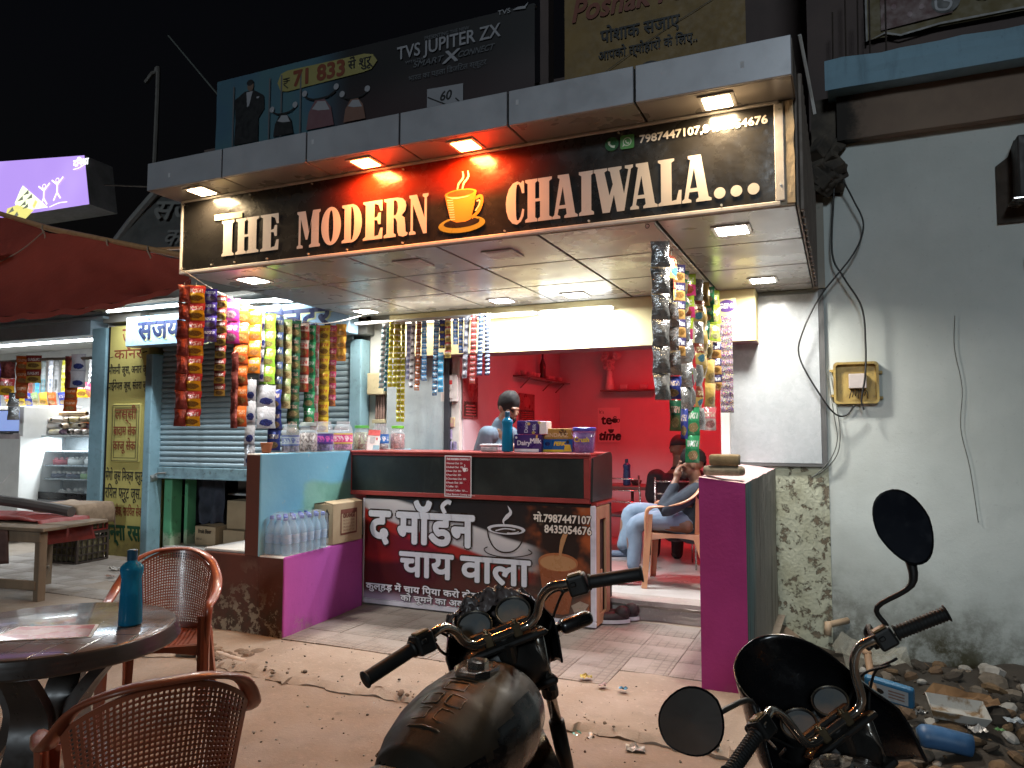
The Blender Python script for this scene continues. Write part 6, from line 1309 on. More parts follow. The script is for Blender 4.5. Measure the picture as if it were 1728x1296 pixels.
# jars of sweets along the wall
def jar(label, x, y, z, r, h, content, fill, labelm=None, lid=None, c2=None, ltxt=None):
    t = thing('sweet_jar', label, 'jar', (x, y, z), group='jars of sweets beside the counter'); Mx = Matrix.Translation((x, y, z))
    obj('jar_wall', MB().lathe([(r * .9, 0), (r, .012), (r, h * .70), (r * .88, h * .82), (r * .70, h * .90), (r * .72, h)], 22, 0, Mx, cap=False), M_JAR, t, True)
    cm = mat('sweets_' + label[:22].replace(' ', '_'), content, .35, c2=c2 or tuple(min(1, v * 2.2 + .06) for v in content), ns=45, lo=.42, hi=.58, bump=1., bs=40, coat=.3)
    obj('sweets', MB().lathe([(r * .88, .004), (r * .93, .02), (r * .93, h * fill * .93), (r * .5, h * fill)], 20, 0, Mx), cm, t, True)
    if labelm: obj('paper_label', MB().lathe([(r * 1.012, h * .24), (r * 1.012, h * .60)], 24, 0, Mx, cap=False), labelm, t, True)
    if lid: obj('lid', MB().lathe([(r * .80, h * .97), (r * .84, h * .975), (r * .84, h * 1.09), (r * .7, h * 1.10)], 20, 0, Mx), lid, t, True, sharp=40)
    else: obj('rim', MB().lathe([(r * .72, h * .985), (r * .76, h), (r * .70, h * 1.01)], 20, 0, Mx, cap=False), M_JAR, t, True)
def m_lab(name, a, b, c):
    t = NT(name); s = t.sep(t.co('Generated')); col = t.mix(t.ramp(t.math('ABSOLUTE', t.math('SUBTRACT', s[2], .5)), .34, .38), a, b); col = t.mix(t.math('MULTIPLY', t.ramp(t.noise(8, 2, .5, t.mapped((1.4, 1.4, .6), which='Generated')), .5, .53), t.ramp(t.math('ABSOLUTE', t.math('SUBTRACT', s[2], .5)), .28, .25)), col, c); t.col(col); t.set(Roughness=.3, Coat_Weight=.3); return t.m
LG = mat('lid_green', (.10, .42, .08), .35, coat=.3); LW = mat('lid_clear', (.5, .58, .55), .3)
jar('clear jar of dark blue wrapped sweets with a pale label, nearest the street', -3.98, 4.68, 1.302, .068, .22, (.05, .05, .11), .45, m_lab('lab_pale', (.50, .60, .66), (.10, .16, .40), (.15, .2, .45)))
jar('clear jar of brown and silver sweets with a wide lid', -3.97, 4.88, 1.302, .076, .215, (.06, .03, .025), .72, None, LW, (.4, .36, .34))
jar('jar with a purple label over violet sweets', -3.98, 5.10, 1.302, .076, .245, (.07, .05, .20), .35, m_lab('lab_purple', (.10, .05, .28), (.07, .04, .2), (.6, .1, .4)))
jar('jar with a pink label over mauve sweets', -3.98, 5.36, 1.302, .082, .25, (.22, .05, .14), .4, m_lab('lab_pink', (.62, .06, .22), (.6, .42, .1), (.8, .6, .65)))
jar('jar with a pale green lid full of mixed brown and green sweets', -3.97, 5.62, 1.303, .078, .20, (.10, .06, .04), .80, None, LG, (.30, .36, .20))
jar('clear jar with a bright blue label behind the payment card', -3.92, 5.84, 1.303, .080, .235, (.05, .05, .05), .2, m_lab('lab_blue', (.02, .16, .46), (.02, .10, .34), (.55, .62, .68)))
jar('jar with a bright green lid behind the payment card', -3.80, 5.95, 1.303, .070, .20, (.10, .025, .02), .75, None, mat('lid_lime', (.16, .55, .05), .35, coat=.3))
T = thing('clay_cup', 'small terracotta clay cup on the end of the blue wall', 'cup', (-3.985, 4.42, 1.302)); obj('cup', MB().lathe([(.028, 0), (.032, .004), (.045, .07), (.046, .078), (.038, .078), (.028, .01)], 16, 0, Matrix.Translation((-3.985, 4.42, 1.302))), mat('terracotta', (.34, .115, .05), .8, bump=.2), T, True)
# pack of water bottles and the carton on the ledge
T = thing('bottle_pack', 'shrink wrapped pack of clear water bottles with blue caps on the magenta ledge', 'bottle pack', (-3.78, 4.6, .563))
M_WC = glass('water_clear', (.45, .68, .85), .06, .42)
bm_ = MB().lathe([(.030, 0), (.036, .006), (.036, .05), (.033, .06), (.036, .07), (.036, .15), (.030, .18), (.014, .215), (.013, .235)], 14).mesh('bottle', M_WC, True)
lm_ = MB().lathe([(.0366, .075), (.0366, .135)], 14, cap=False).mesh('label', mat('bottle_label', (.22, .38, .58), .3, c2=(.45, .55, .66), ns=18), True); cm_ = MB().lathe([(.0155, .228), (.0155, .25), (.012, .253)], 12).mesh('cap', mat('cap_blue', (.02, .07, .42), .35), True)
for i in range(3):
    for j in range(6):
        o = bpy.data.objects.new('bottle', bm_); link(o, T, False); o.location = (-.095 + i * .078 + random.uniform(-.004, .004), -.24 + j * .079, .003); o.rotation_euler = (random.uniform(-.04, .04), random.uniform(-.04, .04), 0); o.scale = (1.05, 1.05, 1.1)
        for me_, nm in ((lm_, 'label'), (cm_, 'cap')):
            c_ = bpy.data.objects.new(nm, me_); COL.objects.link(c_); c_.parent = o
def wr(u, v):
    a = 2 * pi * u; cx_, sy_ = cos(a), sin(a); ex_ = abs(cx_) ** .35 * (1 if cx_ > 0 else -1); ey = abs(sy_) ** .35 * (1 if sy_ > 0 else -1); k = 1 - .55 * max(0, v - .78) / .22; 
    return (-3.795 + ex_ * .125 * k * (1 + .05 * nz(u * 9, v * 4, 2)), 4.56 + ey * .255 * k * (1 + .04 * nz(u * 9, v * 5, 7)), .566 + .295 * min(1, v * 1.12) + .01 * nz(u * 14, v * 9, 5))
mb = MB(); mb.grid(wr, 48, 18); obj('wrap', mb, glass('shrink_wrap', (.85, .90, .95), .10, .13, .8), T, True)
t = carton('carton', 'brown carton printed in red brown on the magenta ledge next to the bottle pack', (-3.93, 4.90, .565), (-3.725, 5.30, .885), M_CARD)
mb = MB(); SX_ = Matrix(((0, 0, 1, -3.7225), (1, 0, 0, 0), (0, 1, 0, 0), (0, 0, 0, 1)))   # right-hand face of the carton: local x = depth, y = up
for a, b in (((5.00, .63), (5.22, .645)), ((5.00, .80), (5.22, .835)), ((5.00, .645), (5.012, .80)), ((5.208, .645), (5.22, .80))): mb.add([(a[0], a[1], 0), (b[0], a[1], 0), (b[0], b[1], 0), (a[0], b[1], 0)], [(0, 1, 2, 3)], 0, SX_)
put_text(mb, 'ORANGE', 5.03, .765, w=.16, size=.05, M=SX_, fat=.002); 
for k in range(4): put_text(mb, 'PRODUCT OF INDIA'[:14 - k], 5.035, .735 - k * .026, w=.15, size=.022, M=SX_)
obj('print', mb, m_print('carton_print', (.14, .035, .02), .8), t)
mb = MB(); mb.add([(-3.80, 4.8985, .62), (-3.765, 4.8985, .62), (-3.765, 4.8985, .80), (-3.755, 4.8985, .80), (-3.7825, 4.8985, .85), (-3.81, 4.8985, .80), (-3.80, 4.8985, .80)], [(0, 1, 2, 3, 4, 5, 6)]); obj('arrow_print', mb, m_print('ink', (.03, .02, .015)), t)
# bricks on the gate wall
def brickm(name, c, c2): return mat(name, c, .9, c2=c2, ns=14, bump=.7, bs=60)
mb = MB(); mb.rbox((-.765, 4.50, 1.205), (-.535, 4.64, 1.262), .022, 3); mb.v = [(x + .006 * nz(x * 20, y * 20, z * 20), y + .006 * nz(y * 18, z * 20, 3), z + .005 * nz(x * 16, y * 16, 8)) for x, y, z in mb.v]
o = obj('brick', mb, brickm('old_brick', (.27, .22, .15), (.18, .145, .095)), smooth=True); tag(o, 'long rounded grey brown brick lying on the gate wall, under the other one', 'brick')
mb = MB(); mb.rbox((-.725, 4.50, 1.266), (-.56, 4.62, 1.330), .012, 2); mb.v = [(x + .006 * nz(x * 22, y * 20, z * 20), y, z + .006 * nz(x * 26, y * 26, 8)) for x, y, z in mb.v]
o = obj('brick', mb, brickm('mud_brick', (.25, .175, .085), (.18, .125, .06)), smooth=True); tag(o, 'short broken brown brick on top of the longer one on the gate wall', 'brick')
# ================================================================ motorcycles
M_TANKC = mat('tank_cover', (.042, .030, .020), .50, c2=(.026, .021, .015), ns=6, bump=.06, bs=120, spec=.35)
M_TPAINT = mat('tank_paint', (.008, .008, .009), .26, coat=.35, spec=.4); M_BLK = mat('bike_black', (.012, .012, .012), .42, c2=(.02, .018, .016), grime=.15); M_RUB = mat('bike_rubber', (.010, .010, .010), .6, bump=.15)
M_CHR = mat('chrome', (.62, .58, .52), .14, .95, c2=(.45, .42, .38), ns=14); M_DIAL = mat('dial_glass', (.16, .18, .19), .35, c2=(.24, .22, .19), ns=12, coat=.3); M_SEAT = mat('seat_cover', (.055, .060, .038), .5, c2=(.085, .085, .06), ns=9, bump=.2); M_ALU = mat('dull_alloy', (.28, .27, .26), .45, .8)
M_MIRB = mat('mirror_back', (.010, .010, .011), .28, coat=.5); M_MIR = mat('mirror_glass', (.55, .55, .55), .03, 1.)
def wheel(T, cy_, cz, r, wdt, M=None, name='wheel'):
    mb = MB(); 
    def tor(u, v): a = 2 * pi * u; b = 2 * pi * v; rr = r - .05 + .05 * cos(b); return (wdt * .5 * sin(b), cy_ + rr * cos(a), cz + rr * sin(a))
    mb.grid(tor, 40, 10); 
    if M: mb.v = [tuple(M @ Vector(p)) for p in mb.v]
    w_ = obj(name, mb, M_RUB, T, True, world=False)
    mb = MB()
    def rim(u, v): a = 2 * pi * u; rr = r - .085 - .02 * abs(2 * v - 1); return (wdt * .4 * (2 * v - 1), cy_ + rr * cos(a), cz + rr * sin(a))
    mb.grid(rim, 40, 4); mb.cyl((-.05, cy_, cz), (.05, cy_, cz), .05, n=14)
    for k in range(6):
        a = k * pi / 3; d = Vector((0, cos(a), sin(a))); p = Vector((0, cy_, cz)); mb.tube([p + d * .04, p + d * (r - .09)], [.018, .013], 5)
    if M: mb.v = [tuple(M @ Vector(p)) for p in mb.v]
    o = obj('rim', mb, M_ALU, w_, False, world=False)
def motorcycle(label, loc, yaw, lean, beta, variant):
    T = thing('motorcycle', label, 'motorcycle', loc, 0, group='motorcycles parked before the shop', rot=(0, -lean, yaw))
    L = dict(parent=T, world=False)
    top = Vector((0, .46, .95)); rake = radians(26); ax = Vector((0, -sin(rake), cos(rake)))
    S = Matrix.Translation(top) @ Matrix.Rotation(beta, 4, ax) @ Matrix.Translation(-top)
    def so(name, mb, m, smooth=True, **k): mb.v = [tuple(S @ Vector(p)) for p in mb.v]; return obj(name, mb, m, T, smooth, world=False, **k)
    # ---- tank: lofted sections
    ys = [-.10, -.06, .02, .12, .22, .32, .40, .455, .475]; hw = [.07, .10, .135, .165, .178, .175, .155, .115, .06]; zt = [.79, .83, .868, .895, .910, .914, .905, .875, .83]; zb = [.72, .68, .64, .61, .60, .61, .64, .68, .75]
    def tk(u, v):
        i = v * (len(ys) - 1); a = min(int(i), len(ys) - 2); f = i - a; f = f * f * (3 - 2 * f) * .5 + f * .5
        y, w_, t_, b_ = (lerp(q[a], q[a + 1], f) for q in (ys, hw, zt, zb)); an = 2 * pi * u; cx_, sy_ = sin(an), -cos(an)
        ex_ = abs(cx_) ** .75 * (1 if cx_ > 0 else -1); ez = abs(sy_) ** .85 * (1 if sy_ > 0 else -1)
        zz = lerp(b_, t_, .5 + .5 * ez); return (ex_ * w_ * (1 - .25 * max(0, ez) ** 3 - .12 * max(0, -ez)), y, zz)
    mb = MB(); mb.grid(tk, 48, 40); cov = variant == 0
    mb.m = [0 if (cov and mb.v[f[0]][2] > .76 + .10 * abs(mb.v[f[0]][1] - .2) and abs(mb.v[f[0]][0]) < .150) else 1 for f in mb.f]
    tank = obj('tank', mb, [M_TANKC, M_TPAINT], smooth=True, **L)
    if cov:
        mb = MB()
        def on(x, y): # height of the tank top
            i = 0
            while i < len(ys) - 2 and y > ys[i + 1]: i += 1
            f = (y - ys[i]) / (ys[i + 1] - ys[i]); f = f * f * (3 - 2 * f) * .5 + f * .5; w_ = lerp(hw[i], hw[i + 1], f); t_ = lerp(zt[i], zt[i + 1], f); b_ = lerp(zb[i], zb[i + 1], f); r_ = min(.98, abs(x) / (w_ * .80)); return b_ + (t_ - b_) * (.5 + .5 * (1 - r_ ** 2.4) ** .5)
        def seam(pts, r=.0022, cl=False):
            q = []
            for a, b in zip(pts, pts[1:] + ([pts[0]] if cl else [])):
                for k in range(4): x, y = lerp(a[0], b[0], k / 4), lerp(a[1], b[1], k / 4); q.append((x, y, on(x, y) + .0008))
            if not cl: q.append((pts[-1][0], pts[-1][1], on(*pts[-1]) + .0008))
            mb.tube(q, r, 5, closed=cl)
        seam([(-.075, .0), (.075, .0), (.062, .21), (-.062, .21)], cl=True)
        for x, y in ((-.035, .045), (.035, .045), (-.033, .105), (.033, .105)): seam([(x - .023, y - .018), (x - .008, y - .024), (x + .023, y - .018), (x + .02, y + .004), (x + .023, y + .020), (x - .02, y + .022), (x - .024, y + .006)], cl=True)
        seam([(-.03, .15), (.03, .15), (.028, .19), (-.03, .19)], cl=True); seam([(-.12, -.02), (-.138, .10), (-.142, .22), (-.13, .34), (-.09, .42)], .004); seam([(.12, -.02), (.138, .10), (.142, .22), (.13, .34), (.09, .42)], .004)
        obj('cover_seam', mb, mat('seam', (.10, .055, .028), .35, coat=.3), tank, True, world=False)
    mb = MB(); P8 = [(-.055, .255), (-.03, .215), (.03, .215), (.055, .255), (.055, .315), (.03, .335), (-.03, .335), (-.055, .315)]; mb.prism(P8, .018, 0, Matrix.Translation((0, 0, .906))); mb.prism([(x * .5, .285 + (y - .275) * .45) for x, y in P8], .014, 0, Matrix.Translation((0, 0, .924))); obj('fuel_cap', mb, M_CHR, **L)
    # ---- seat, tail, engine, rear wheel
    def st(u, v): y = lerp(-.08, -.82, v); w_ = lerp(.105, .135, min(1, v * 3)) * (1 - .3 * max(0, v - .75) / .25); a = pi * u; return (-w_ * cos(a) * (1 + .1 * sin(a)), y, .74 + .055 * sin(a) ** .6 + .03 * v + .02 * max(0, .15 - v) * 6 * 0 + .05 * max(0, v - .5))
    mb = MB(); mb.grid(st, 16, 24); mb.grid(lambda u, v: (lerp(-.1, .1, u), lerp(-.08, -.8, v), .735), 2, 4); obj('seat', mb, M_SEAT, smooth=True, **L)
    mb = MB(); mb.rbox((-.10, -.12, .22), (.10, .32, .50), .03, 2); mb.rbox((-.08, .05, .48), (.08, .26, .66), .02, 2); mb.cyl((-.14, .05, .36), (.14, .05, .36), .09, n=18)
    for k in range(6): mb.rbox((-.10, .02, .50 + k * .024), (.10, .29, .508 + k * .024), .003, 1)
    obj('engine', mb, M_ALU, **L)
    mb = MB(); mb.tube([(0, .46, .88), (0, .30, .60), (0, .28, .25), (0, -.2, .22), (0, -.3, .4)], .022, 8); mb.tube([(0, .42, .80), (0, 0, .70), (0, -.7, .72)], .02, 8); mb.tube([(.09, -.65, .32), (.09, -.2, .36)], .02, 8); mb.tube([(-.09, -.65, .32), (-.09, -.2, .36)], .02, 8); mb.tube([(-.10, -.05, .25), (-.24, .02, .0)], .012, 6); obj('frame', mb, M_BLK, smooth=True, **L)
    obj('exhaust', MB().tube(smooth_path([(.06, .30, .5), (.09, .36, .35), (.11, .2, .22), (.13, -.2, .24), (.15, -.8, .36)], 6), [.02] * 19 + [.02, .03, .04, .042, .042, .042], 10) if 0 else MB().tube(smooth_path([(.06, .30, .5), (.09, .36, .35), (.11, .2, .22), (.13, -.2, .24), (.15, -.8, .36)], 6), .032, 10), M_CHR, smooth=True, **L)
    for s_ in (-1, 1): obj('side_panel', MB().grid(lambda u, v: (s_ * (.12 + .02 * sin(pi * u)), lerp(-.45, -.02, u), lerp(.50, .74, v)), 8, 4), M_TPAINT, smooth=True, **L)
    wheel(T, -.66, .31, .31, .10); mb = MB(); mb.grid(lambda u, v: (.07 * (2 * u - 1), -.66 - .34 * cos(pi * (.15 + .6 * v)), .31 + .34 * sin(pi * (.15 + .6 * v))), 3, 14); obj('rear_fender', mb, M_BLK, smooth=True, **L)
    mb = MB(); mb.rbox((-.06, -.99, .72), (.06, -.93, .79), .012, 2); obj('tail_light', mb, mat('red_lens', (.25, .012, .01), .2, coat=.5), **L)
    # ---- steering assembly
    hi = .07 * variant
    bar = [(-.255, .315, 1.05 + hi), (-.20, .345, 1.062 + hi), (-.165, .375, 1.062 + hi * .9), (-.135, .41, 1.035 + hi * .6), (-.115, .44, .99), (-.085, .455, .967), (-.045, .46, .965), (0, .46, .965)]
    bar = bar + [(-x, y, z) for x, y, z in bar[-2::-1]]; so('handlebar', MB().tube(smooth_path(bar, 5), .0135, 12), M_CHR)
    for s_ in (-1, 1):
        a, b = Vector((s_ * .405, .245, 1.03 + hi)), Vector((s_ * .262, .312, 1.049 + hi)); d = (b - a).normalized(); mb = MB(); pth = [a + d * .002 * k for k in range(int((b - a).length / .002))]
        mb.tube(pth, [.0195 + (.0022 if variant and k % 5 < 2 else 0) + (.004 if k < 3 or k > len(pth) - 4 else 0) for k in range(len(pth))], 12); so('grip', mb, M_RUB)
        mb = MB(); c = Vector((s_ * .235, .325, 1.052 + hi)); Mx = Matrix.Translation(c) @ Matrix.Rotation(-s_ * .42, 4, 'Z'); mb.rbox((-.028, -.028, -.030), (.028, .028, .028), .008, 2, 0, Mx); mb.rbox((-.018, -.034, .0), (.0, -.026, .014), .003, 1, 0, Mx); mb.rbox((-.022, .02, -.02), (.012, .05, .018), .006, 1, 0, Mx); so('switch_box', mb, M_BLK, False)
        mb = MB(); mb.rbox((-.022, -.022, .027), (.02, .012, .034), .003, 1, 0, Mx); so('switch_cover', mb, mat('worn_cover', (.33, .22, .11), .4, .3), False)
        so('lever', MB().tube(smooth_path([(s_ * .195, .375, 1.04 + hi), (s_ * .24, .392, 1.035 + hi), (s_ * .31, .375, 1.025 + hi), (s_ * .385, .335, 1.012 + hi)], 5), [.008, .008, .007, .007, .006, .006, .0055, .0055, .0055, .006, .006, .0055, .006, .007, .0075, .009], 7), M_BLK)
        mb = MB(); mb.rbox((s_ * .045 - .013, .445, .945), (s_ * .045 + .013, .478, .987), .004, 1); mb.cyl((s_ * .045, .452, .985), (s_ * .045, .452, .997), .006, n=8); mb.cyl((s_ * .045, .472, .985), (s_ * .045, .472, .997), .006, n=8); so('bar_clamp', mb, mat('brassy', (.26, .20, .12), .35, .8), False)
        f0 = Vector((s_ * .105, .47, .945)); f1 = Vector((s_ * .105, .79, .31)); fm = f0.lerp(f1, .52)
        so('fork_tube', MB().cyl(f0, fm, .0175, n=14), M_CHR); so('fork_slider', MB().cyl(fm, f1, .026, .024, n=14), M_BLK)
        mb = MB(); q0 = f0.lerp(f1, .30); mb.cyl(q0, f0.lerp(f1, .36), .027, n=12); mb.rbox(q0 + Vector((-.012, -.05, -.015)), q0 + Vector((.012, .02, .012)), .004, 1); so('fork_clamp', mb, M_BLK, False)
    mb = MB(); mb.rbox((-.13, .43, .925), (.13, .50, .945), .012, 2); mb.rbox((-.13, .50, .76), (.13, .57, .785), .012, 2); mb.cyl((0, .455, .95), (0, .56, .74), .03, n=14); so('yoke', mb, M_BLK, False)
    so('ignition', MB().cyl((0, .475, .945), (0, .468, .962), .017, n=14), M_ALU, False)
    # cables
    for k, (x0, y0, z0, x1, y1, z1) in enumerate(((-.22, .37, 1.04, -.02, .58, .80), (.22, .37, 1.04, .03, .58, .80), (.24, .35, 1.05, .10, .55, .72), (-.20, .36, 1.03, -.08, .6, .76))):
        so('cable', MB().tube(smooth_path([(x0, y0, z0), ((x0 * .75 + x1 * .25) * 1.05, (y0 + y1) / 2 + .045, z0 - .005 - .02 * k), (lerp(x0, x1, .7), y1 + .02, lerp(z0, z1, .55)), (x1, y1, z1)], 6), .0045, 6), M_RUB)
    # cowl
    wx, hz = (.175, .27) if variant == 0 else (.23, .25)
    def cw(u, v):
        a = pi * (u - .5) * 1.10; b = lerp(-.62, 1.18, v); x = wx * sin(a) * (1 - .30 * max(0, v - .55) / .45 - .25 * max(0, .35 - v)); y = .56 + (.17 + (.04 if variant else 0)) * cos(a) * (1 - .15 * v) - .02; z = .895 + hz * .5 * b + (.02 * cos(a * 2) if v > .8 else 0)
        if variant: z = lerp(.72, 1.25 - .13 * (2 * u - 1) ** 2 * (1 if u < .5 else 1.8), v)
        return (x, y - .10 * max(0, v - .75) * (1 if variant else .6), z)
    mb = MB(); mb.grid(cw, 32, 24); o = so('cowl', mb, M_TPAINT); solid(o, .006)
    mb = MB(); mb.ball((0, .60, .86), (.15, .14, .13), 20, 12); so('headlamp_shell', mb, M_BLK)
    obj('headlamp', MB().ball(S @ Vector((0, .715, .86)), (.085, .05, .085), 18, 10), mat('lens', (.5, .5, .5), .1, coat=.6), smooth=True, **L)
    nrm_ = Vector((0, -.66, .75)).normalized(); xa = Vector((1, 0, 0)); ya = nrm_.cross(xa)
    for s_ in (-1, 1):
        c = Vector((s_ * .064, .545, 1.0)); mb = MB(); Mx = Matrix(((xa.x, ya.x, nrm_.x, c.x), (xa.y, ya.y, nrm_.y, c.y), (xa.z, ya.z, nrm_.z, c.z), (0, 0, 0, 1))); mb.lathe([(.045, -.05), (.056, -.01), (.058, .004), (.056, .010), (.050, .009), (.048, .003)], 28, 0, Mx, cap=False); g_ = so('gauge', mb, M_BLK)
        mb = MB(); mb.lathe([(.0005, .0045), (.049, .0045)], 28, 0, Mx, cap=False); mb.v = [tuple(S @ Vector(p)) for p in mb.v]; obj('dial', mb, M_DIAL, g_, True, world=False)
        mb = MB(); mb.lathe([(.052, .0095), (.0545, .0125), (.057, .0095)], 28, 0, Mx, cap=False); mb.v = [tuple(S @ Vector(p)) for p in mb.v]; obj('bezel', mb, mat('bezel', (.20, .17, .13), .3, .7), g_, True, world=False)
    mb = MB(); mb.rbox((-.10, .50, .955), (.10, .57, .985), .012, 2); so('gauge_bracket', mb, M_BLK, False)
    if variant == 0:
        mb = MB()
        def cl(u, v): x = lerp(-.15, .15, u); r_ = sin(pi * u) ** .5; return (x, .585 + .06 * v + .018 * nz(u * 9, v * 6, 2) + .02 * nz(u * 21, v * 14, 9), .995 + .10 * sin(pi * min(1, v * .9 + .1)) * r_ + .022 * nz(u * 8, v * 7, 5) + .016 * nz(u * 18, v * 15, 3) - .05 * v * v)
        mb.grid(cl, 40, 26); so('crumpled_cover', mb, mat('grimy_plastic', (.13, .10, .095), .5, c2=(.075, .058, .055), ns=14, coat=.2))
        for s_ in (1,): so('indicator', MB().tube([(s_ * .14, .60, .90), (s_ * .20, .605, .895)], .016, 8).rbox((s_ * .20, .57, .868), (s_ * .315, .635, .915), .02, 3), M_MIRB); so('reflector', MB().rbox((.135, .60, .80), (.185, .62, .85), .01, 2), mat('amber', (.10, .035, .03), .3), False)
    else:
        for s_, c, e, tl in ((1, Vector((.44, .22, 1.365)), (.076, .016, .118), 0.35), (-1, Vector((-.45, .10, 1.29)), (.092, .016, .080), .1)):
            b0 = Vector((s_ * (.27 if s_ > 0 else .225), .34, 1.07 + hi)); so('mirror_stem', MB().tube(smooth_path([b0, b0 + Vector((s_ * .005, -.01, .06)), c - Vector((.075 if s_ > 0 else s_ * .02, -.03, .15 if s_ > 0 else .02)), c - Vector((.03 if s_ > 0 else s_ * .06, -.012, .075 if s_ > 0 else 0))], 5), [.008] * 10 + [.010, .012, .013, .014, .016, .018], 8), M_BLK)
            mb = MB(); Mx = Matrix.Translation(c) @ Matrix.Rotation(-.25, 4, 'X') @ Matrix.Rotation(s_ * tl, 4, 'Y') @ Matrix.Rotation(-beta * .75, 4, 'Z')
            mb.grid(lambda u, v: (lambda a, k: (e[0] * k * (abs(cos(a)) ** .85) * (1 if cos(a) > 0 else -1) * (1 - .20 * (sin(a) < 0) * abs(sin(a))), .030 * (1 - k * k), e[2] * k * sin(a)))(2 * pi * u, v), 32, 8, 0, Mx); g_ = so('mirror', mb, M_MIRB)
            mb = MB(); mb.grid(lambda u, v: (lambda a, k: (e[0] * .94 * k * (abs(cos(a)) ** .85) * (1 if cos(a) > 0 else -1) * (1 - .20 * (sin(a) < 0) * abs(sin(a))), -.004 * (1 - k * .5), e[2] * .94 * k * sin(a)))(2 * pi * u, v), 32, 4, 0, Mx, flip=True); mb.v = [tuple(S @ Vector(p)) for p in mb.v]; obj('mirror_glass', mb, M_MIR, g_, True, world=False)
        mb = MB(); mb.tube(smooth_path([(.22, .37, 1.10), (.24, .42, 1.13), (.25, .40, 1.15), (.22, .36, 1.13)], 4), .010, 6); so('cable_loop', mb, M_RUB)
    Mw = S; wheel(T, .79, .31, .31, .09, Mw, 'front_wheel'); mb = MB(); mb.grid(lambda u, v: (.06 * (2 * u - 1), .79 - .335 * cos(pi * (.05 + .75 * v)), .31 + .335 * sin(pi * (.05 + .75 * v)) - .02 * (2 * u - 1) ** 2), 4, 16); so('front_fender', mb, M_TPAINT)
    return T
motorcycle('black motorcycle with a brown quilted tank cover parked nose to the shop', (-.94, 1.61, -.115), radians(-1), radians(.5), radians(41.3), 0)
motorcycle('black motorcycle with two round mirrors parked by the rubbish, right of the other one', (.113, 1.728, -.097), radians(-8.2), radians(14.4), radians(44.3), 1).scale = (.852,) * 3
# ================================================================ people
M_SKIN = mat('skin', (.21, .105, .065), .5, c2=(.17, .085, .05), ns=14); M_HAIR = mat('hair', (.010, .008, .008), .75, spec=.2,  bump=.6, bs=160)
def V(*a): return Vector(a)
def limb(mb, pts, n=12):
    """tapered limb through (point, radius) pairs with round ends"""
    P = [V(*p) for p, r in pts]; R = [r for p, r in pts]; Q = []; RR = []
    sp = smooth_path(P, 5); m = len(P) - 1
    for i, p in enumerate(sp):
        u = i / (len(sp) - 1) * m; j = min(int(u), m - 1); RR.append(lerp(R[j], R[j + 1], u - j))
    mb.tube(sp, RR, n); mb.ball(P[0], R[0], 12, 8); mb.ball(P[-1], R[-1], 12, 8)
def fuse(name, mb, m, T, vox=.009, sm=3, parent_world=True):
    o = obj(name, mb, m, T, True); r = o.modifiers.new('r', 'REMESH'); r.mode = 'VOXEL'; r.voxel_size = vox; r.use_smooth_shade = True
    s = o.modifiers.new('s', 'SMOOTH'); s.iterations = sm; s.factor = .5; return o
def head(mb, c, face, up=V(0, 0, 1), k=1.08):
    """skull, jaw, nose, brow, lips and ears, looking along face"""
    f = face.normalized(); s = up.cross(f).normalized(); u = f.cross(s)
    M = Matrix(((s.x, f.x, u.x, c.x), (s.y, f.y, u.y, c.y), (s.z, f.z, u.z, c.z), (0, 0, 0, 1))) @ Matrix.Scale(k, 4)
    mb.ball((0, -.012, .025), (.074, .094, .092), 18, 12, 0, M); mb.ball((0, .022, -.045), (.058, .066, .068), 16, 10, 0, M); mb.ball((0, .060, -.088), (.028, .026, .022), 10, 8, 0, M)
    mb.ball((0, .085, .028), (.045, .014, .012), 10, 6, 0, M); mb.cyl((0, .086, .022), (0, .112, -.020), .010, .016, 8, 0, True, M); mb.ball((0, .108, -.024), (.019, .014, .012), 8, 6, 0, M)
    mb.ball((0, .090, -.052), (.026, .010, .007), 8, 6, 0, M); mb.ball((0, .087, -.066), (.022, .010, .008), 8, 6, 0, M)
    for q in (-1, 1): mb.ball((q * .074, -.012, -.008), (.012, .022, .034), 8, 8, 0, M); mb.ball((q * .045, .062, -.018), (.022, .02, .022), 8, 6, 0, M)
    return M
def hair_cap(T, M, back=0., label=None, cap=False):
    mb = MB()
    def h(u, v):
        a = 2 * pi * u; b = lerp(0, .62 + .12 * cos(a + pi) + back * max(0, -sin(a)) , v) * pi; r = 1.10 + .06 * nz(u * 14, v * 9, 2)
        x, y, z = sin(b) * cos(a), sin(b) * sin(a), cos(b); k = 1.0 - .40 * max(0, y) * max(0, .35 - z)
        return (x * .076 * r * k, -.016 + y * .096 * r * (1 if y < 0 else .98), .030 + z * .096 * r * (1.12 if y > 0 and z > .3 else 1.02))
    mb.grid(h, 40, 16, 0, M); o = obj('hair', mb, M_HAIR, T, True); return o
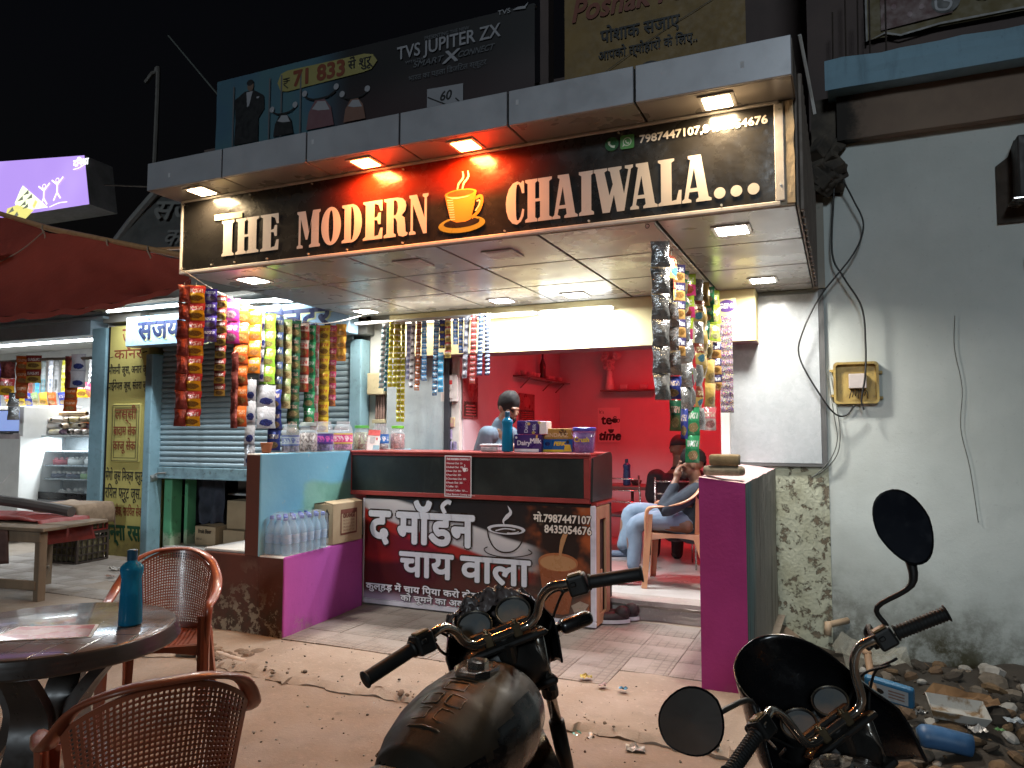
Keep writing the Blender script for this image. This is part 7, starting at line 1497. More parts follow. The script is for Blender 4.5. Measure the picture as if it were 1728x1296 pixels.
def hand(mb, w, d, up, k=1.08, curl=.6):
    """palm and five bent fingers; w wrist, d pointing direction, up back of the hand"""
    d = d.normalized(); s = d.cross(up).normalized(); u = s.cross(d); w = V(*w)
    def at(a, b, c): return w + (d * a + s * b + u * c) * k
    mb.ball(at(.045, 0, 0), .034 * k, 10, 8); limb(mb, [(at(.0, 0, 0), .024 * k), (at(.05, 0, 0), .030 * k), (at(.078, 0, 0), .026 * k)], 10)
    for i, (b, ln) in enumerate(((-.028, .062), (-.009, .075), (.010, .070), (.027, .055))):
        limb(mb, [(at(.075, b, 0), .0095 * k), (at(.075 + ln * .5, b * 1.05, -.008 * curl), .0088 * k), (at(.075 + ln * (1 - .35 * curl), b * 1.05, -.045 * curl), .0078 * k), (at(.075 + ln * (1 - .7 * curl), b, -.07 * curl), .007 * k)], 7)
    limb(mb, [(at(.02, -.030, -.005), .012 * k), (at(.05, -.050, -.015), .010 * k), (at(.078, -.050, -.030), .008 * k)], 7)
# ---- man behind the counter, bending his head over his work
T = thing('person', 'man in a blue grey shirt behind the counter, looking down', 'person', (-2.74, 6.08, .15))
hc = V(-2.70, 6.03, 1.68); fc = V(.80, -.42, -.42)
body = MB(); Mh = head(body, hc, fc, V(.35, -.18, 1)); limb(body, [((-2.78, 6.03, 1.45), .055), ((-2.755, 6.02, 1.54), .056), ((-2.72, 6.02, 1.62), .058)])
limb(body, [((-2.80, 6.05, .95), .13), ((-2.82, 6.05, 1.2), .13), ((-2.80, 6.03, 1.45), .10)]); 
for y in (-.10, .10): limb(body, [((-2.80, 6.05 + y, .95), .085), ((-2.79, 6.05 + y, .6), .065), ((-2.80, 6.05 + y, .24), .045)])
limb(body, [((-2.83, 5.86, 1.45), .05), ((-2.87, 5.82, 1.27), .042), ((-2.66, 5.86, 1.325), .032)]); limb(body, [((-2.78, 6.24, 1.45), .05), ((-2.75, 6.3, 1.26), .042), ((-2.58, 6.15, 1.33), .032)])
hand(body, (-2.64, 5.87, 1.335), V(1, .1, -.05), V(0, 0, 1)); hand(body, (-2.57, 6.14, 1.335), V(.8, -.5, 0), V(0, 0, 1)); fuse('body', body, M_SKIN, T, .008, 2)
M_SHIRT = mat('shirt_bluegrey', (.085, .115, .15), .85, c2=(.065, .09, .12), ns=9, bump=.25, bs=30)
mb = MB(); limb(mb, [((-2.80, 6.05, .92), .165), ((-2.83, 6.05, 1.15), .165), ((-2.82, 6.05, 1.36), .155), ((-2.79, 6.03, 1.47), .09)], 18)
mb.ball((-2.82, 5.88, 1.44), (.085, .09, .08)); mb.ball((-2.79, 6.21, 1.44), (.085, .09, .08)); limb(mb, [((-2.83, 5.86, 1.44), .080), ((-2.87, 5.82, 1.27), .066), ((-2.76, 5.84, 1.30), .054)]); limb(mb, [((-2.78, 6.24, 1.44), .080), ((-2.75, 6.3, 1.26), .066), ((-2.67, 6.2, 1.30), .054)]); limb(mb, [((-2.80, 6.02, 1.48), .074), ((-2.775, 6.02, 1.535), .070)])
fuse('shirt', mb, M_SHIRT, T, .010, 4)
mb = MB()
for y in (-.10, .10): limb(mb, [((-2.80, 6.05 + y, .95), .11), ((-2.79, 6.05 + y, .6), .085), ((-2.80, 6.05 + y, .22), .065)])
fuse('trousers', mb, mat('dark_trousers', (.03, .03, .035), .8), T, .012); hair_cap(T, Mh, .04)
for y in (-.1, .1): obj('shoe', MB().ball((-2.77, 6.05 + y, .19), (.13, .05, .045)), M_BLK, T, True)
mb = MB(); mb.ball((0, .062, -.075), (.050, .042, .042), 12, 8, 0, Mh); obj('beard', mb, M_HAIR, T, True)
# ---- man on the tan chair, side on, hand at his mouth, one leg crossed
arm_chair('tan plastic chair with a slotted back on the doorstep, a man sitting on it', (-1.34, 6.62, .15), radians(-84), M_CHAIR2, 'slots')
T = thing('person', 'man in dark shirt and pale jeans sitting cross legged on the tan chair', 'person', (-1.34, 6.62, .15))
hc = V(-1.215, 6.62, 1.19); fc = V(-.95, -.25, -.12); body = MB(); Mh = head(body, hc, fc)
limb(body, [((-1.20, 6.64, .70), .12), ((-1.13, 6.64, .90), .12), ((-1.165, 6.63, 1.0), .08)]); limb(body, [((-1.165, 6.63, 1.0), .056), ((-1.20, 6.62, 1.12), .056)])
limb(body, [((-1.15, 6.46, .97), .045), ((-1.40, 6.34, .81), .040), ((-1.325, 6.48, 1.05), .030)]); limb(body, [((-1.20, 6.81, .97), .045), ((-1.40, 6.74, .82), .04), ((-1.30, 6.56, .86), .030)])
hand(body, (-1.32, 6.485, 1.06), V(.12, .25, .9), V(-.8, -.4, .1), 1.08, .75); hand(body, (-1.29, 6.555, .86), V(.5, -.7, .1), V(0, 0, 1))
KN, AN, TN = V(-1.67, 6.47, .66), V(-1.69, 6.42, .29), V(-1.86, 6.37, .20); KF, AF, TF = V(-1.74, 6.60, .755), V(-1.80, 6.50, .45), V(-1.93, 6.44, .40)
limb(body, [((-1.24, 6.52, .67), .08), (KN, .055), (AN, .038)]); limb(body, [((-1.26, 6.74, .67), .08), (KF, .055), (AF, .038)]); fuse('body', body, M_SKIN, T, .008, 2); hair_cap(T, Mh, .05)
mb = MB(); mb.ball((0, .060, -.078), (.048, .040, .036), 12, 8, 0, Mh); obj('beard', mb, mat('stubble', (.075, .04, .03), .7), T, True)
M_S2 = mat('shirt_dark', (.030, .038, .052), .85, c2=(.022, .028, .04), ns=9, bump=.3, bs=26)
mb = MB(); limb(mb, [((-1.22, 6.63, .66), .165), ((-1.16, 6.64, .80), .165), ((-1.13, 6.64, .93), .145), ((-1.165, 6.63, 1.01), .075)], 18); mb.ball((-1.14, 6.48, .955), .082); mb.ball((-1.17, 6.79, .955), .082)
limb(mb, [((-1.145, 6.46, .965), .078), ((-1.40, 6.34, .81), .062), ((-1.335, 6.465, 1.0), .046)]); limb(mb, [((-1.20, 6.81, .965), .078), ((-1.40, 6.74, .82), .062), ((-1.33, 6.60, .85), .046)]); fuse('shirt', mb, M_S2, T, .010, 4)
M_JEAN = mat('pale_jeans', (.19, .25, .33), .85, c2=(.14, .19, .26), ns=8, bump=.35, bs=24)
mb = MB(); limb(mb, [((-1.20, 6.62, .68), .14), ((-1.26, 6.56, .68), .115), ((-1.45, 6.51, .70), .092), (KN, .076), ((-1.68, 6.45, .48), .066), (AN + V(0, 0, .03), .056)], 14); limb(mb, [((-1.22, 6.70, .68), .13), ((-1.48, 6.67, .73), .092), (KF, .076), ((-1.77, 6.55, .60), .066), (AF + V(0, 0, .02), .056)], 14); fuse('jeans', mb, M_JEAN, T, .010, 4)
def shoe(T, a, t, m, sole):
    d = (t - a); d.z = 0; L_ = .27; ang = math.atan2(d.y, d.x); pitch = math.atan2((t - a).z + .05, d.length) * .5
    Mx = Matrix.Translation(a + V(0, 0, -.065)) @ Matrix.Rotation(ang, 4, 'Z') @ Matrix.Rotation(-pitch, 4, 'Y')
    mb = MB(); mb.ball((.06, 0, .0), (.135, .046, .040), 16, 10, 0, Mx); mb.ball((-.02, 0, .035), (.06, .045, .05), 12, 8, 0, Mx); o = obj('shoe', mb, m, T, True)
    mb = MB(); mb.grid(lambda u, v: (.06 + .142 * cos(2 * pi * u), .052 * sin(2 * pi * u), lerp(-.040, -.012, v)), 24, 1, 0, Mx); mb.add([(.06 + .142 * cos(2 * pi * i / 24), .052 * sin(2 * pi * i / 24), -.040) for i in range(24)], [tuple(range(23, -1, -1))], 0, Mx); mb.v = mb.v; q = obj('sole', mb, sole, o, True)
M_SHOE = mat('blue_shoe', (.075, .10, .15), .7, c2=(.05, .07, .11), ns=16); M_SOLE = mat('white_sole', (.62, .62, .64), .6)
shoe(T, AN, TN, M_SHOE, M_SOLE); shoe(T, AF, TF, M_SHOE, M_SOLE)
# ---- man seen from behind at the table
T = thing('person', 'man in dark clothes and a cap seen from behind at the table inside', 'person', (-1.52, 7.6, .15))
hc = V(-1.515, 7.58, 1.30); fc = V(-.35, .95, -.1); body = MB(); Mh = head(body, hc, fc); M_DKC = mat('dark_cloth_seated', (.022, .018, .022), .85, bump=.3, bs=26)
limb(body, [((-1.53, 7.56, 1.05), .056), ((-1.515, 7.57, 1.22), .056)]); limb(body, [((-1.55, 7.55, .6), .13), ((-1.54, 7.53, 1.0), .11)]); limb(body, [((-1.74, 7.5, 1.02), .045), ((-1.80, 7.62, .80), .04), ((-1.72, 7.85, .92), .032)]); limb(body, [((-1.32, 7.62, 1.02), .045), ((-1.25, 7.75, .80), .04), ((-1.42, 7.95, .92), .032)]); hand(body, (-1.715, 7.86, .92), V(0, 1, 0), V(0, 0, 1)); hand(body, (-1.43, 7.96, .92), V(-.4, 1, 0), V(0, 0, 1))
for s_ in (-.12, .12): limb(body, [((-1.55 + s_, 7.6, .62), .07), ((-1.72 + s_, 7.95, .62), .055), ((-1.74 + s_, 7.95, .22), .038)])
fuse('body', body, M_SKIN, T, .010, 2)
mb = MB(); limb(mb, [((-1.56, 7.56, .56), .19), ((-1.56, 7.55, .8), .19), ((-1.54, 7.54, .98), .17), ((-1.53, 7.55, 1.06), .08)], 18); mb.ball((-1.72, 7.5, 1.01), .092); mb.ball((-1.35, 7.62, 1.01), .092); limb(mb, [((-1.74, 7.5, 1.01), .085), ((-1.80, 7.62, .80), .07), ((-1.73, 7.82, .90), .05)]); limb(mb, [((-1.32, 7.62, 1.01), .085), ((-1.25, 7.75, .80), .07), ((-1.41, 7.92, .90), .05)]); fuse('jacket', mb, M_DKC, T, .012, 4)
mb = MB()
for s_ in (-.12, .12): limb(mb, [((-1.55 + s_, 7.6, .62), .11), ((-1.72 + s_, 7.95, .62), .085), ((-1.74 + s_, 7.95, .2), .06)])
fuse('trousers', mb, M_DKC, T, .012); 
for s_ in (-.12, .12): obj('shoe', MB().ball((-1.76 + s_, 8.0, .19), (.05, .12, .04)), M_BLK, T, True)
mb = MB(); mb.grid(lambda u, v: (lambda a, b: (.082 * sin(b) * cos(a), -.012 + .104 * sin(b) * sin(a), .028 + .104 * cos(b)))(2 * pi * u, .5 * pi * v), 24, 8, 0, Mh); mb.grid(lambda u, v: (.07 * (2 * u - 1), .085 + .07 * v * (1 - (2 * u - 1) ** 2 * .4), .035 - .02 * v), 8, 4, 0, Mh); o = obj('cap', mb, mat('dark_cap', (.02, .018, .02), .8), T, True); solid(o, .006)
# ---- inside the room: table, metal chairs, bottle, bowl, wall things
M_REDT = mat('room_table', (.20, .10, .09), .4)
T = thing('room_table', 'narrow wall table inside the red room under the tea poster', 'table', (-2.4, 8.2, .15)); obj('table_top', MB().rbox((-3.35, 7.95, .845), (-1.30, 8.45, .885), .005, 1), M_REDT, T)
mb = MB(); [obj('leg', MB().tube([(x, y, .848), (x, y, .15)], .018, 8), M_REDT, T, True) for x, y in ((-3.3, 8.0), (-3.3, 8.4), (-1.36, 8.0), (-1.36, 8.4), (-2.2, 8.35))]
water_bottle((-2.185, 8.06, .886), .29, .043, 'dark blue water bottle on the table inside the red room', mat('bottle_dark', (.02, .06, .16), .3), 0)
mb = MB(); mb.lathe([(.025, 0), (.045, .01), (.062, .05), (.065, .055), (.055, .05), (.03, .012)], 18, 0, Matrix.Translation((-2.09, 8.10, .886))); tag(obj('bowl', mb, mat('dark_bowl', (.05, .03, .03), .3), smooth=True), 'small dark bowl beside the bottle on the inside table', 'bowl')
M_STEEL = mat('tube_steel', (.5, .48, .46), .25, .9)
def steel_chair(loc, rz, label):
    T = thing('steel_chair', label, 'chair', loc, rz); o = dict(parent=T, world=False)
    obj('seat', MB().rbox((-.2, -.2, .44), (.2, .2, .47), .015, 2), mat('steel_chair_seat', (.06, .04, .05), .5), **o)
    for x, y in ((-.19, -.19), (.19, -.19), (-.19, .19), (.19, .19)): obj('leg', MB().tube([(x, y, 0), (x, y, .45)] if y < 0 else [(x, y + .04, 0), (x, y, .45), (x, y + .05, .88)], .010, 7), M_STEEL, smooth=True, **o)
    for z in (.60, .72, .84): obj('back_bar', MB().tube([(-.19, .19 + (z - .45) * .11, z), (.19, .19 + (z - .45) * .11, z)], .008, 7), M_STEEL, smooth=True, **o)
steel_chair((-1.56, 7.52, .15), radians(195), 'thin steel frame chair under the man with the cap')
steel_chair((-2.05, 7.75, .15), radians(170), 'thin steel frame chair left of the man with the cap')
def poster(name, label, cat, pts, nrm, items, mats_, base, thick=.006):
    """flat board hung on a wall; pts = lower left, lower right, upper right, upper left"""
    A = [V(*p) for p in pts]; ex = (A[1] - A[0]).normalized(); ey = V(0, 0, 1); t = thing(name, label, cat, A[0]); M = Matrix(((ex.x, ey.x, nrm.x, A[0].x), (ex.y, ey.y, nrm.y, A[0].y), (ex.z, ey.z, nrm.z, A[0].z), (0, 0, 0, 1)))
    w_ = (A[1] - A[0]).length; h_ = (A[3] - A[0]).length; obj('board', MB().box((0, 0, 0), (w_, h_, thick), 0, M), base, t); mb = MB(); items(mb, M @ Matrix.Translation((0, 0, thick + .001)), w_, h_); 
    if mb.f: obj('print', mb, mats_, t)
    return t
INK = m_print('ink', (.03, .02, .015)); PINKP = m_print('poster_paper', (.70, .55, .54), .6)
def tea(mb, M, w, h):
    put_text(mb, "It's", .02, h - .075, size=.06, mi=0, M=M); put_text(mb, 'te', .05, h - .21, size=.17, mi=0, M=M, fat=.006); put_text(mb, 'time', .01, .03, size=.16, mi=0, M=M, fat=.008, shear=.2)
    put_shape(mb, [disc(.225, h - .165, .040, .032, 18)], 0, M); ribbon(mb, [(.205, h - .13), (.225, h - .115), (.25, h - .125)], .012, 0, M); ribbon(mb, [(.19, h - .165), (.165, h - .14), (.155, h - .135)], .014, 0, M); ribbon(mb, [(.255, h - .15), (.285, h - .15), (.28, h - .185), (.255, h - .185)], .010, 0, M)
    put_shape(mb, [[(.135, .165), (.14, .14), (.16, .115), (.19, .115), (.21, .14), (.215, .165)]], 0, M); ribbon(mb, [(.175, .17), (.175, .24)], .003, 0, M)
poster('wall_poster', "poster reading It's tea time on the back wall of the red room", 'poster', ((-2.875, 9.225, 1.345), (-2.585, 9.225, 1.345), (-2.585, 9.225, 1.785), (-2.875, 9.225, 1.785)), V(0, -1, 0), tea, [INK], PINKP)
def price(mb, M, w, h):
    mb.add([(.02, .02, 0), (w - .02, .02, 0), (w - .02, h * .4, 0), (.02, h * .4, 0)], [(0, 1, 2, 3)], 0, M); put_shape(mb, [disc(w / 2, h * .7, w * .2, h * .2, 20)], 1, M)
    for k in range(4): mb.add([(.05, h * (.08 + .07 * k), .001), (w - .06, h * (.08 + .07 * k), .001), (w - .06, h * (.11 + .07 * k), .001), (.05, h * (.11 + .07 * k), .001)], [(0, 1, 2, 3)], 1, M)
poster('wall_frame', 'dark framed print with a round badge on the side wall behind the counter man', 'picture', ((-3.395, 8.33, 1.60), (-3.395, 7.86, 1.60), (-3.395, 7.86, 1.92), (-3.395, 8.33, 1.92)), V(1, 0, 0), price, [INK, m_print('poster_red', (.35, .08, .08))], m_print('frame_maroon', (.22, .06, .06)))
poster('price_board', 'dark maroon price board near the door behind the hanging sachets', 'board', ((-3.395, 6.80, 1.60), (-3.395, 6.47, 1.60), (-3.395, 6.47, 2.02), (-3.395, 6.80, 2.02)), V(1, 0, 0), price, [INK, m_print('poster_red', (.35, .08, .08))], m_print('frame_maroon', (.22, .06, .06)))
def sw(mb, M, w, h):
    for j in range(3): mb.box((.04, .03 + j * h / 3, 0), (w - .05, .02 + (j + .8) * h / 3, .006), 0, M)
    mb.box((w - .08, h - .09, .006), (w - .05, h - .05, .010), 1, M)
t = poster('switch_board', 'pale switch board on the door jamb left of the red room', 'switch board', ((-3.60, 6.434, 1.765), (-3.42, 6.434, 1.765), (-3.42, 6.434, 2.02), (-3.60, 6.434, 2.02)), V(0, -1, 0), sw, [mat('switch_white', (.62, .55, .52), .4), mat('switch_red', (.5, .03, .03), .3)], mat('switch_white', (.62, .55, .52), .4), .03)
for k, (z, lb) in enumerate(((1.56, 'picture packet'), (1.44, 'two small purple packets'), (1.325, 'three small purple packets'))):
    t = thing('sachet_card', '%s pinned to the door jamb, %s of three' % (lb, ('topmost', 'middle', 'lowest')[k]), 'sachets', (-3.5, 6.43, z))
    for j in range(1 + k): o = obj('packet', MB().rbox((-3.575 + j * .05, 6.42, z - .05), (-3.533 + j * .05 + (.08 if k == 0 else 0), 6.436, z + .05), .008, 2), mat('jamb_pack_%d' % k, ((.42, .18, .20), (.25, .18, .32), (.30, .24, .38))[k], .35, c2=((.5, .4, .2), (.5, .4, .5), (.08, .06, .1))[k], ns=22), t)
# shelves, flower vase
T = thing('wall_shelf', 'long narrow shelf on the side wall with small cups and a bottle', 'shelf', (-3.3, 8.45, 2.1)); obj('board', MB().rbox((-3.40, 7.70, 2.095), (-3.24, 9.2, 2.115), .004, 1), M_REDT, T)
for y in (7.9, 8.6, 9.05): obj('bracket', MB().tube([(-3.39, y, 1.98), (-3.27, y, 2.093)], .008, 5), M_REDT, T)
for k, y in enumerate((7.82, 8.0, 8.12, 8.24, 8.62, 8.74, 9.0)): tag(obj('cup', MB().lathe([(.03, 0), (.042, .055), (.036, .055), (.026, .006)], 12, 0, Matrix.Translation((-3.32, y, 2.116))), mat('white_cup', (.66, .58, .56), .3), smooth=True), 'small pale cup standing in the row on the side wall shelf', 'cup', 'cups on the side wall shelf')
tag(obj('glass_bottle', MB().lathe([(.034, 0), (.038, .01), (.038, .17), (.014, .25), (.014, .34), (.017, .345)], 16, 0, Matrix.Translation((-3.32, 8.42, 2.116))), mat('wine_bottle', (.06, .03, .03), .15, coat=.6), smooth=True), 'tall dark bottle on the side wall shelf', 'bottle')
T = thing('wall_shelf', 'short shelf on the back wall carrying a flower vase', 'shelf', (-2.45, 9.15, 2.0)); obj('board', MB().rbox((-2.80, 9.08, 1.985), (-2.10, 9.23, 2.005), .004, 1), M_REDT, T)
T = thing('flower_vase', 'pale vase with round artificial flowers on the back wall shelf', 'vase', (-2.69, 9.14, 2.006)); Mx = Matrix.Translation((-2.69, 9.14, 2.006)); obj('vase', MB().lathe([(.055, 0), (.058, .02), (.040, .16), (.034, .24), (.045, .26), (.038, .25)], 16, 0, Mx), mat('vase_white', (.72, .66, .64), .3), T, True)
for k in range(9):
    a = k * 2.4; r = .03 + .085 * (k % 3) / 2; c = V(-2.69 + r * cos(a), 9.12 + .4 * r * sin(a), 2.36 + .09 * sin(k * 1.7)); mb = MB()
    for j in range(10): b = j * .63; mb.ball(c + V(.028 * cos(b), .02 * sin(j * 1.9), .028 * sin(b)), (.022, .014, .022), 7, 5)
    mb.tube([c, (-2.69, 9.14, 2.26)], .004, 4); obj('flower', mb, mat('flower_pale', (.62, .45, .44), .7), T, True)
for x, lb in ((-2.50, 'small pale box on the back wall shelf beside the vase'), (-2.25, 'small dark plant pot at the right end of the back wall shelf')): tag(obj('trinket', MB().rbox((x - .05, 9.1, 2.006), (x + .05, 9.18, 2.07), .012, 2), mat('trinket', (.5, .4, .4), .5)), lb, 'ornament')
# pair of shoes on the pavement beside the counter
T = thing('shoe_pair', 'dark sports shoes with white soles left on the tiles beside the counter', 'shoes', (-1.6, 5.72, .01))
for k, (x, y, a) in enumerate(((-1.60, 5.66, 205), (-1.56, 5.78, 195))):
    d = V(cos(radians(a)), sin(radians(a)), 0); shoe(T, V(x, y, .115), V(x, y, .065) + d * .1, mat('black_shoe', (.035, .022, .022), .6), mat('white_sole', (.62, .62, .64), .6))
# ================================================================ hoardings above the roof
def hoarding(name, label, x0, z0, x1, z1, y, base, items, mats_, frame=True):
    t = thing(name, label, 'billboard', ((x0 + x1) / 2, y, z0)); obj('sheet', MB().grid(lambda u, v: (lerp(x0, x1, u), y + .012 * nz(u * 6, v * 3, 2), lerp(z0, z1, v)), 24, 8), base, t, True); mb = MB(); items(mb, FACE(0, y - .02, 0)); obj('print', mb, mats_, t)
    if frame:
        mb = MB()
        for a in range(4): xx = lerp(x0 + .1, x1 - .1, a / 3); mb.box((xx - .03, y + .03, z0 - 1.6), (xx + .03, y + .09, z1))
        mb.box((x0, y + .03, z0), (x1, y + .08, z0 + .05)); mb.box((x0, y + .03, z1 - .05), (x1, y + .08, z1)); obj('frame', mb, mat('frame_steel', (.06, .055, .05), .7), t)
    return t
t = NT('hoarding_print'); s = t.sep(); col = t.mix(t.ramp(s[0], -7.5, -6.6), t.mix(t.ramp(t.noise(1.5, 3), .3, .7), (.045, .10, .15), (.055, .125, .15)), t.mix(t.ramp(s[2], 6.9, 6.1), (.010, .009, .010), (.03, .016, .018))); t.col(col); t.set(Roughness=.45)
c_ = lambda n, c: m_print(n, c, .5)
def tvs(mb, M):
    put_shape(mb, [[(-8.05, 6.98), (-7.98, 7.12), (-7.85, 7.15), (-6.4, 7.12), (-6.25, 7.08), (-6.17, 6.97), (-6.27, 6.86), (-6.42, 6.84), (-7.85, 6.81), (-7.98, 6.84)]], 0, M)
    put_text(mb, '71 833', -7.72, 6.87, w=.96, size=.34, mi=1, M=M, z=.004, fat=.014); put_text(mb, 'से शुरू', -6.69, 6.93, w=.44, size=.20, mi=2, M=M, z=.004, fat=.004); put_text(mb, '++', -6.66, 7.07, size=.08, mi=2, M=M, z=.004, fat=.004)
    for q in ([(-7.93, 7.02), (-7.80, 7.02)], [(-7.93, 6.98), (-7.80, 6.98)], [(-7.92, 7.02), (-7.85, 7.0), (-7.86, 6.95), (-7.92, 6.94), (-7.83, 6.86)]): ribbon(mb, q, .016, 2, M, .004, 1 if len(q) == 2 else 4)
    # man in a dark suit: flat print
    put_shape(mb, [[(-8.92, 6.11), (-8.90, 6.5), (-8.93, 6.86), (-8.72, 6.97), (-8.52, 6.96), (-8.32, 6.84), (-8.30, 6.62), (-8.42, 6.48), (-8.42, 6.11)]], 2, M, z=.002); put_shape(mb, [disc(-8.60, 7.04, .065, .085, 18)], 3, M, z=.003); put_shape(mb, [disc(-8.61, 7.10, .07, .05, 18)], 2, M, z=.004); put_shape(mb, [[(-8.68, 6.95), (-8.55, 6.95), (-8.62, 6.72), (-8.66, 6.70)]], 4, M, z=.004); put_shape(mb, [[(-8.47, 6.84), (-8.41, 6.84), (-8.42, 6.81), (-8.46, 6.81)]], 4, M, z=.004)
    for x in (-8.97, -8.22, -7.98, -7.60): mb.add([(x, 6.1, .001), (x + .03, 6.1, .001), (x + .03, 7.1, .001), (x, 7.1, .001)], [(0, 1, 2, 3)], 5, M)
    for k, (x, y, mi, s_) in enumerate(((-7.95, 6.12, 2, .8), (-7.25, 6.12, 6, 1.05), (-6.6, 6.12, 7, .8))):   # three scooters seen from the front
        S_ = lambda pts: [(x + px * s_, y + py * s_) for px, py in pts]
        put_shape(mb, [S_([(-.20, 0), (-.16, .25), (-.05, .42), (.12, .42), (.24, .28), (.30, 0)])], mi, M, z=.002 + k * .001); put_shape(mb, [S_([(-.10, .30), (.0, .40), (.14, .38), (.22, .24), (.02, .26)])], 4, M, z=.004 + k * .001); ribbon(mb, S_([(-.22, .50), (-.08, .44), (.18, .44), (.32, .50)]), .03 * s_, 2, M, .005, 3); put_shape(mb, [[(x - .24 * s_ + .05 * cos(a), y + .56 * s_ + .05 * sin(a)) for a in [i * .7 for i in range(9)]]], 4, M, z=.005); put_shape(mb, [[(x + .33 * s_ + .05 * cos(a), y + .56 * s_ + .05 * sin(a)) for a in [i * .7 for i in range(9)]]], 4, M, z=.005)
    for body, x, y, w_, sz, mi in (('PRESENTING THE NEW', -5.36, 7.10, .72, .075, 5), ('TVS JUPITER ZX', -5.82, 6.90, 1.66, .27, 4), ('WITH TVS', -5.68, 6.81, .30, .06, 5), ('भारत का पहला िडजिटल स्कूटर', -5.62, 6.54, 1.25, .11, 5), ('TVS', -4.20, 7.20, .19, .09, 4)): put_text(mb, body, x, y, w=w_, size=sz, mi=mi, M=M, z=.003, fat=.004 if sz > .2 else .001)
    put_text(mb, 'SMART', -5.55, 6.73, w=.48, size=.12, mi=5, M=M, z=.003, shear=.35, fat=.002); put_text(mb, 'X', -5.06, 6.69, w=.24, size=.24, mi=4, M=M, z=.003, shear=.25, fat=.008); put_text(mb, 'CONNECT', -4.82, 6.73, w=.55, size=.12, mi=5, M=M, z=.003, shear=.35, fat=.002)
    put_shape(mb, [[(-3.98, 7.22), (-3.90, 7.25), (-3.80, 7.24), (-3.74, 7.28), (-3.79, 7.20), (-3.90, 7.21)]], 4, M, z=.003)
    put_shape(mb, [[(-5.31, 6.02), (-4.73, 6.02), (-4.73, 6.34), (-5.31, 6.36)]], 4, M, z=.003); put_text(mb, '60', -5.10, 6.15, size=.19, mi=2, M=M, z=.005, shear=.2, fat=.005); ribbon(mb, [(-5.30, 6.24), (-5.0, 6.08)], .02, 2, M, .005, 1); ribbon(mb, [(-4.85, 6.15), (-4.78, 6.08)], .02, 2, M, .005, 1)
hoarding('billboard', 'dark scooter billboard above the canopy with a yellow price flash', -9.34, 5.95, -3.66, 7.26, 9.0, t.m, tvs, [c_('h_yellow', (0.264, 0.231, 0.077)), c_('h_redbrown', (0.165, 0.039, 0.017)), c_('h_ink', (0.007, 0.007, 0.008)), c_('h_skin', (0.132, 0.083, 0.061)), c_('h_white', (0.275, 0.275, 0.297)), c_('h_grey', (0.094, 0.099, 0.110)), c_('h_pink', (0.143, 0.066, 0.077)), c_('h_salmon', (0.165, 0.083, 0.061))])
def pos_(mb, M):
    put_text(mb, 'Poshak Purab', -3.12, 6.86, w=1.95, size=.42, mi=0, M=M, shear=.2, fat=.010); put_text(mb, 'पोशाक सजाए', -2.74, 6.50, w=1.02, size=.24, mi=1, M=M, fat=.005); put_text(mb, 'आपको त्योहारों के िलए..', -2.77, 6.27, w=1.26, size=.17, mi=1, M=M, fat=.003); ribbon(mb, [(-2.9, 5.98), (-2.1, 6.4), (-1.3, 6.75)], .008, 1, M, .004, 2); put_shape(mb, [disc(-2.1, 6.06, .12, .07, 16)], 1, M)
hoarding('billboard', 'dull yellow cloth shop billboard with brown Hindi lettering above the canopy', -3.24, 5.8, -.94, 7.5, 9.02, m_print('mustard_sheet', (.20, .125, .035), .6, (.16, .10, .03)), pos_, [c_('h_redbrown', (0.165, 0.039, 0.017)), c_('h_ink', (0.007, 0.007, 0.008))])
def rb(mb, M):
    mb.add([(.42, 5.2, 0), (1.0, 5.24, 0), (1.0, 6.4, 0), (.42, 6.4, 0)], [(0, 1, 2, 3)], 0, M); put_shape(mb, [disc(.95, 5.36, .115, .115, 24)], 1, M, z=.003); ribbon(mb, [(1.0, 5.44), (.92, 5.44), (.93, 5.38), (.99, 5.34), (.96, 5.28), (.88, 5.30), (.87, 5.38)], .02, 2, M, .005)
    ribbon(mb, [(1.17, 5.36), (1.22, 5.33), (1.28, 5.37), (1.22, 5.40), (1.17, 5.36)], .02, 3, M, .003); [ribbon(mb, [(1.27 + .05 * cos(a), 5.36 + .045 * sin(a)) for a in [k * .63 for k in range(11)]], .016, 3, M, .003, 1)]
    for x in (1.42, 1.50, 1.60): put_shape(mb, [disc(x, 5.34, .022, .03, 10)], 3, M, z=.003); put_shape(mb, [disc(x, 5.42, .025, .02, 10)], 3, M, z=.003)
    for k in range(14): put_shape(mb, [disc(.66 + .13 * sin(k * 2.3), 5.3 + k * .05, .022, .028, 8)], 4, M, z=.004)
    ribbon(mb, [(.30, 5.9), (.30, 5.12), (.45, 5.17), (.58, 5.12), (.9, 5.16), (1.6, 5.16), (2.4, 5.22)], .018, 5, M, .006, 1)
hoarding('wall_banner', 'dark red and yellow banner with a ringed letter S at the upper right corner', .30, 5.14, 3.0, 6.6, 7.54, m_print('mustard_dark', (.11, .08, .022), .6), rb, [c_('h_maroon', (0.066, 0.009, 0.007)), c_('h_ink', (0.007, 0.007, 0.008)), c_('h_white', (0.275, 0.275, 0.297)), c_('h_redbrown', (0.165, 0.039, 0.017)), c_('h_pink', (0.143, 0.066, 0.077)), c_('h_edge', (0.182, 0.171, 0.165))], False)

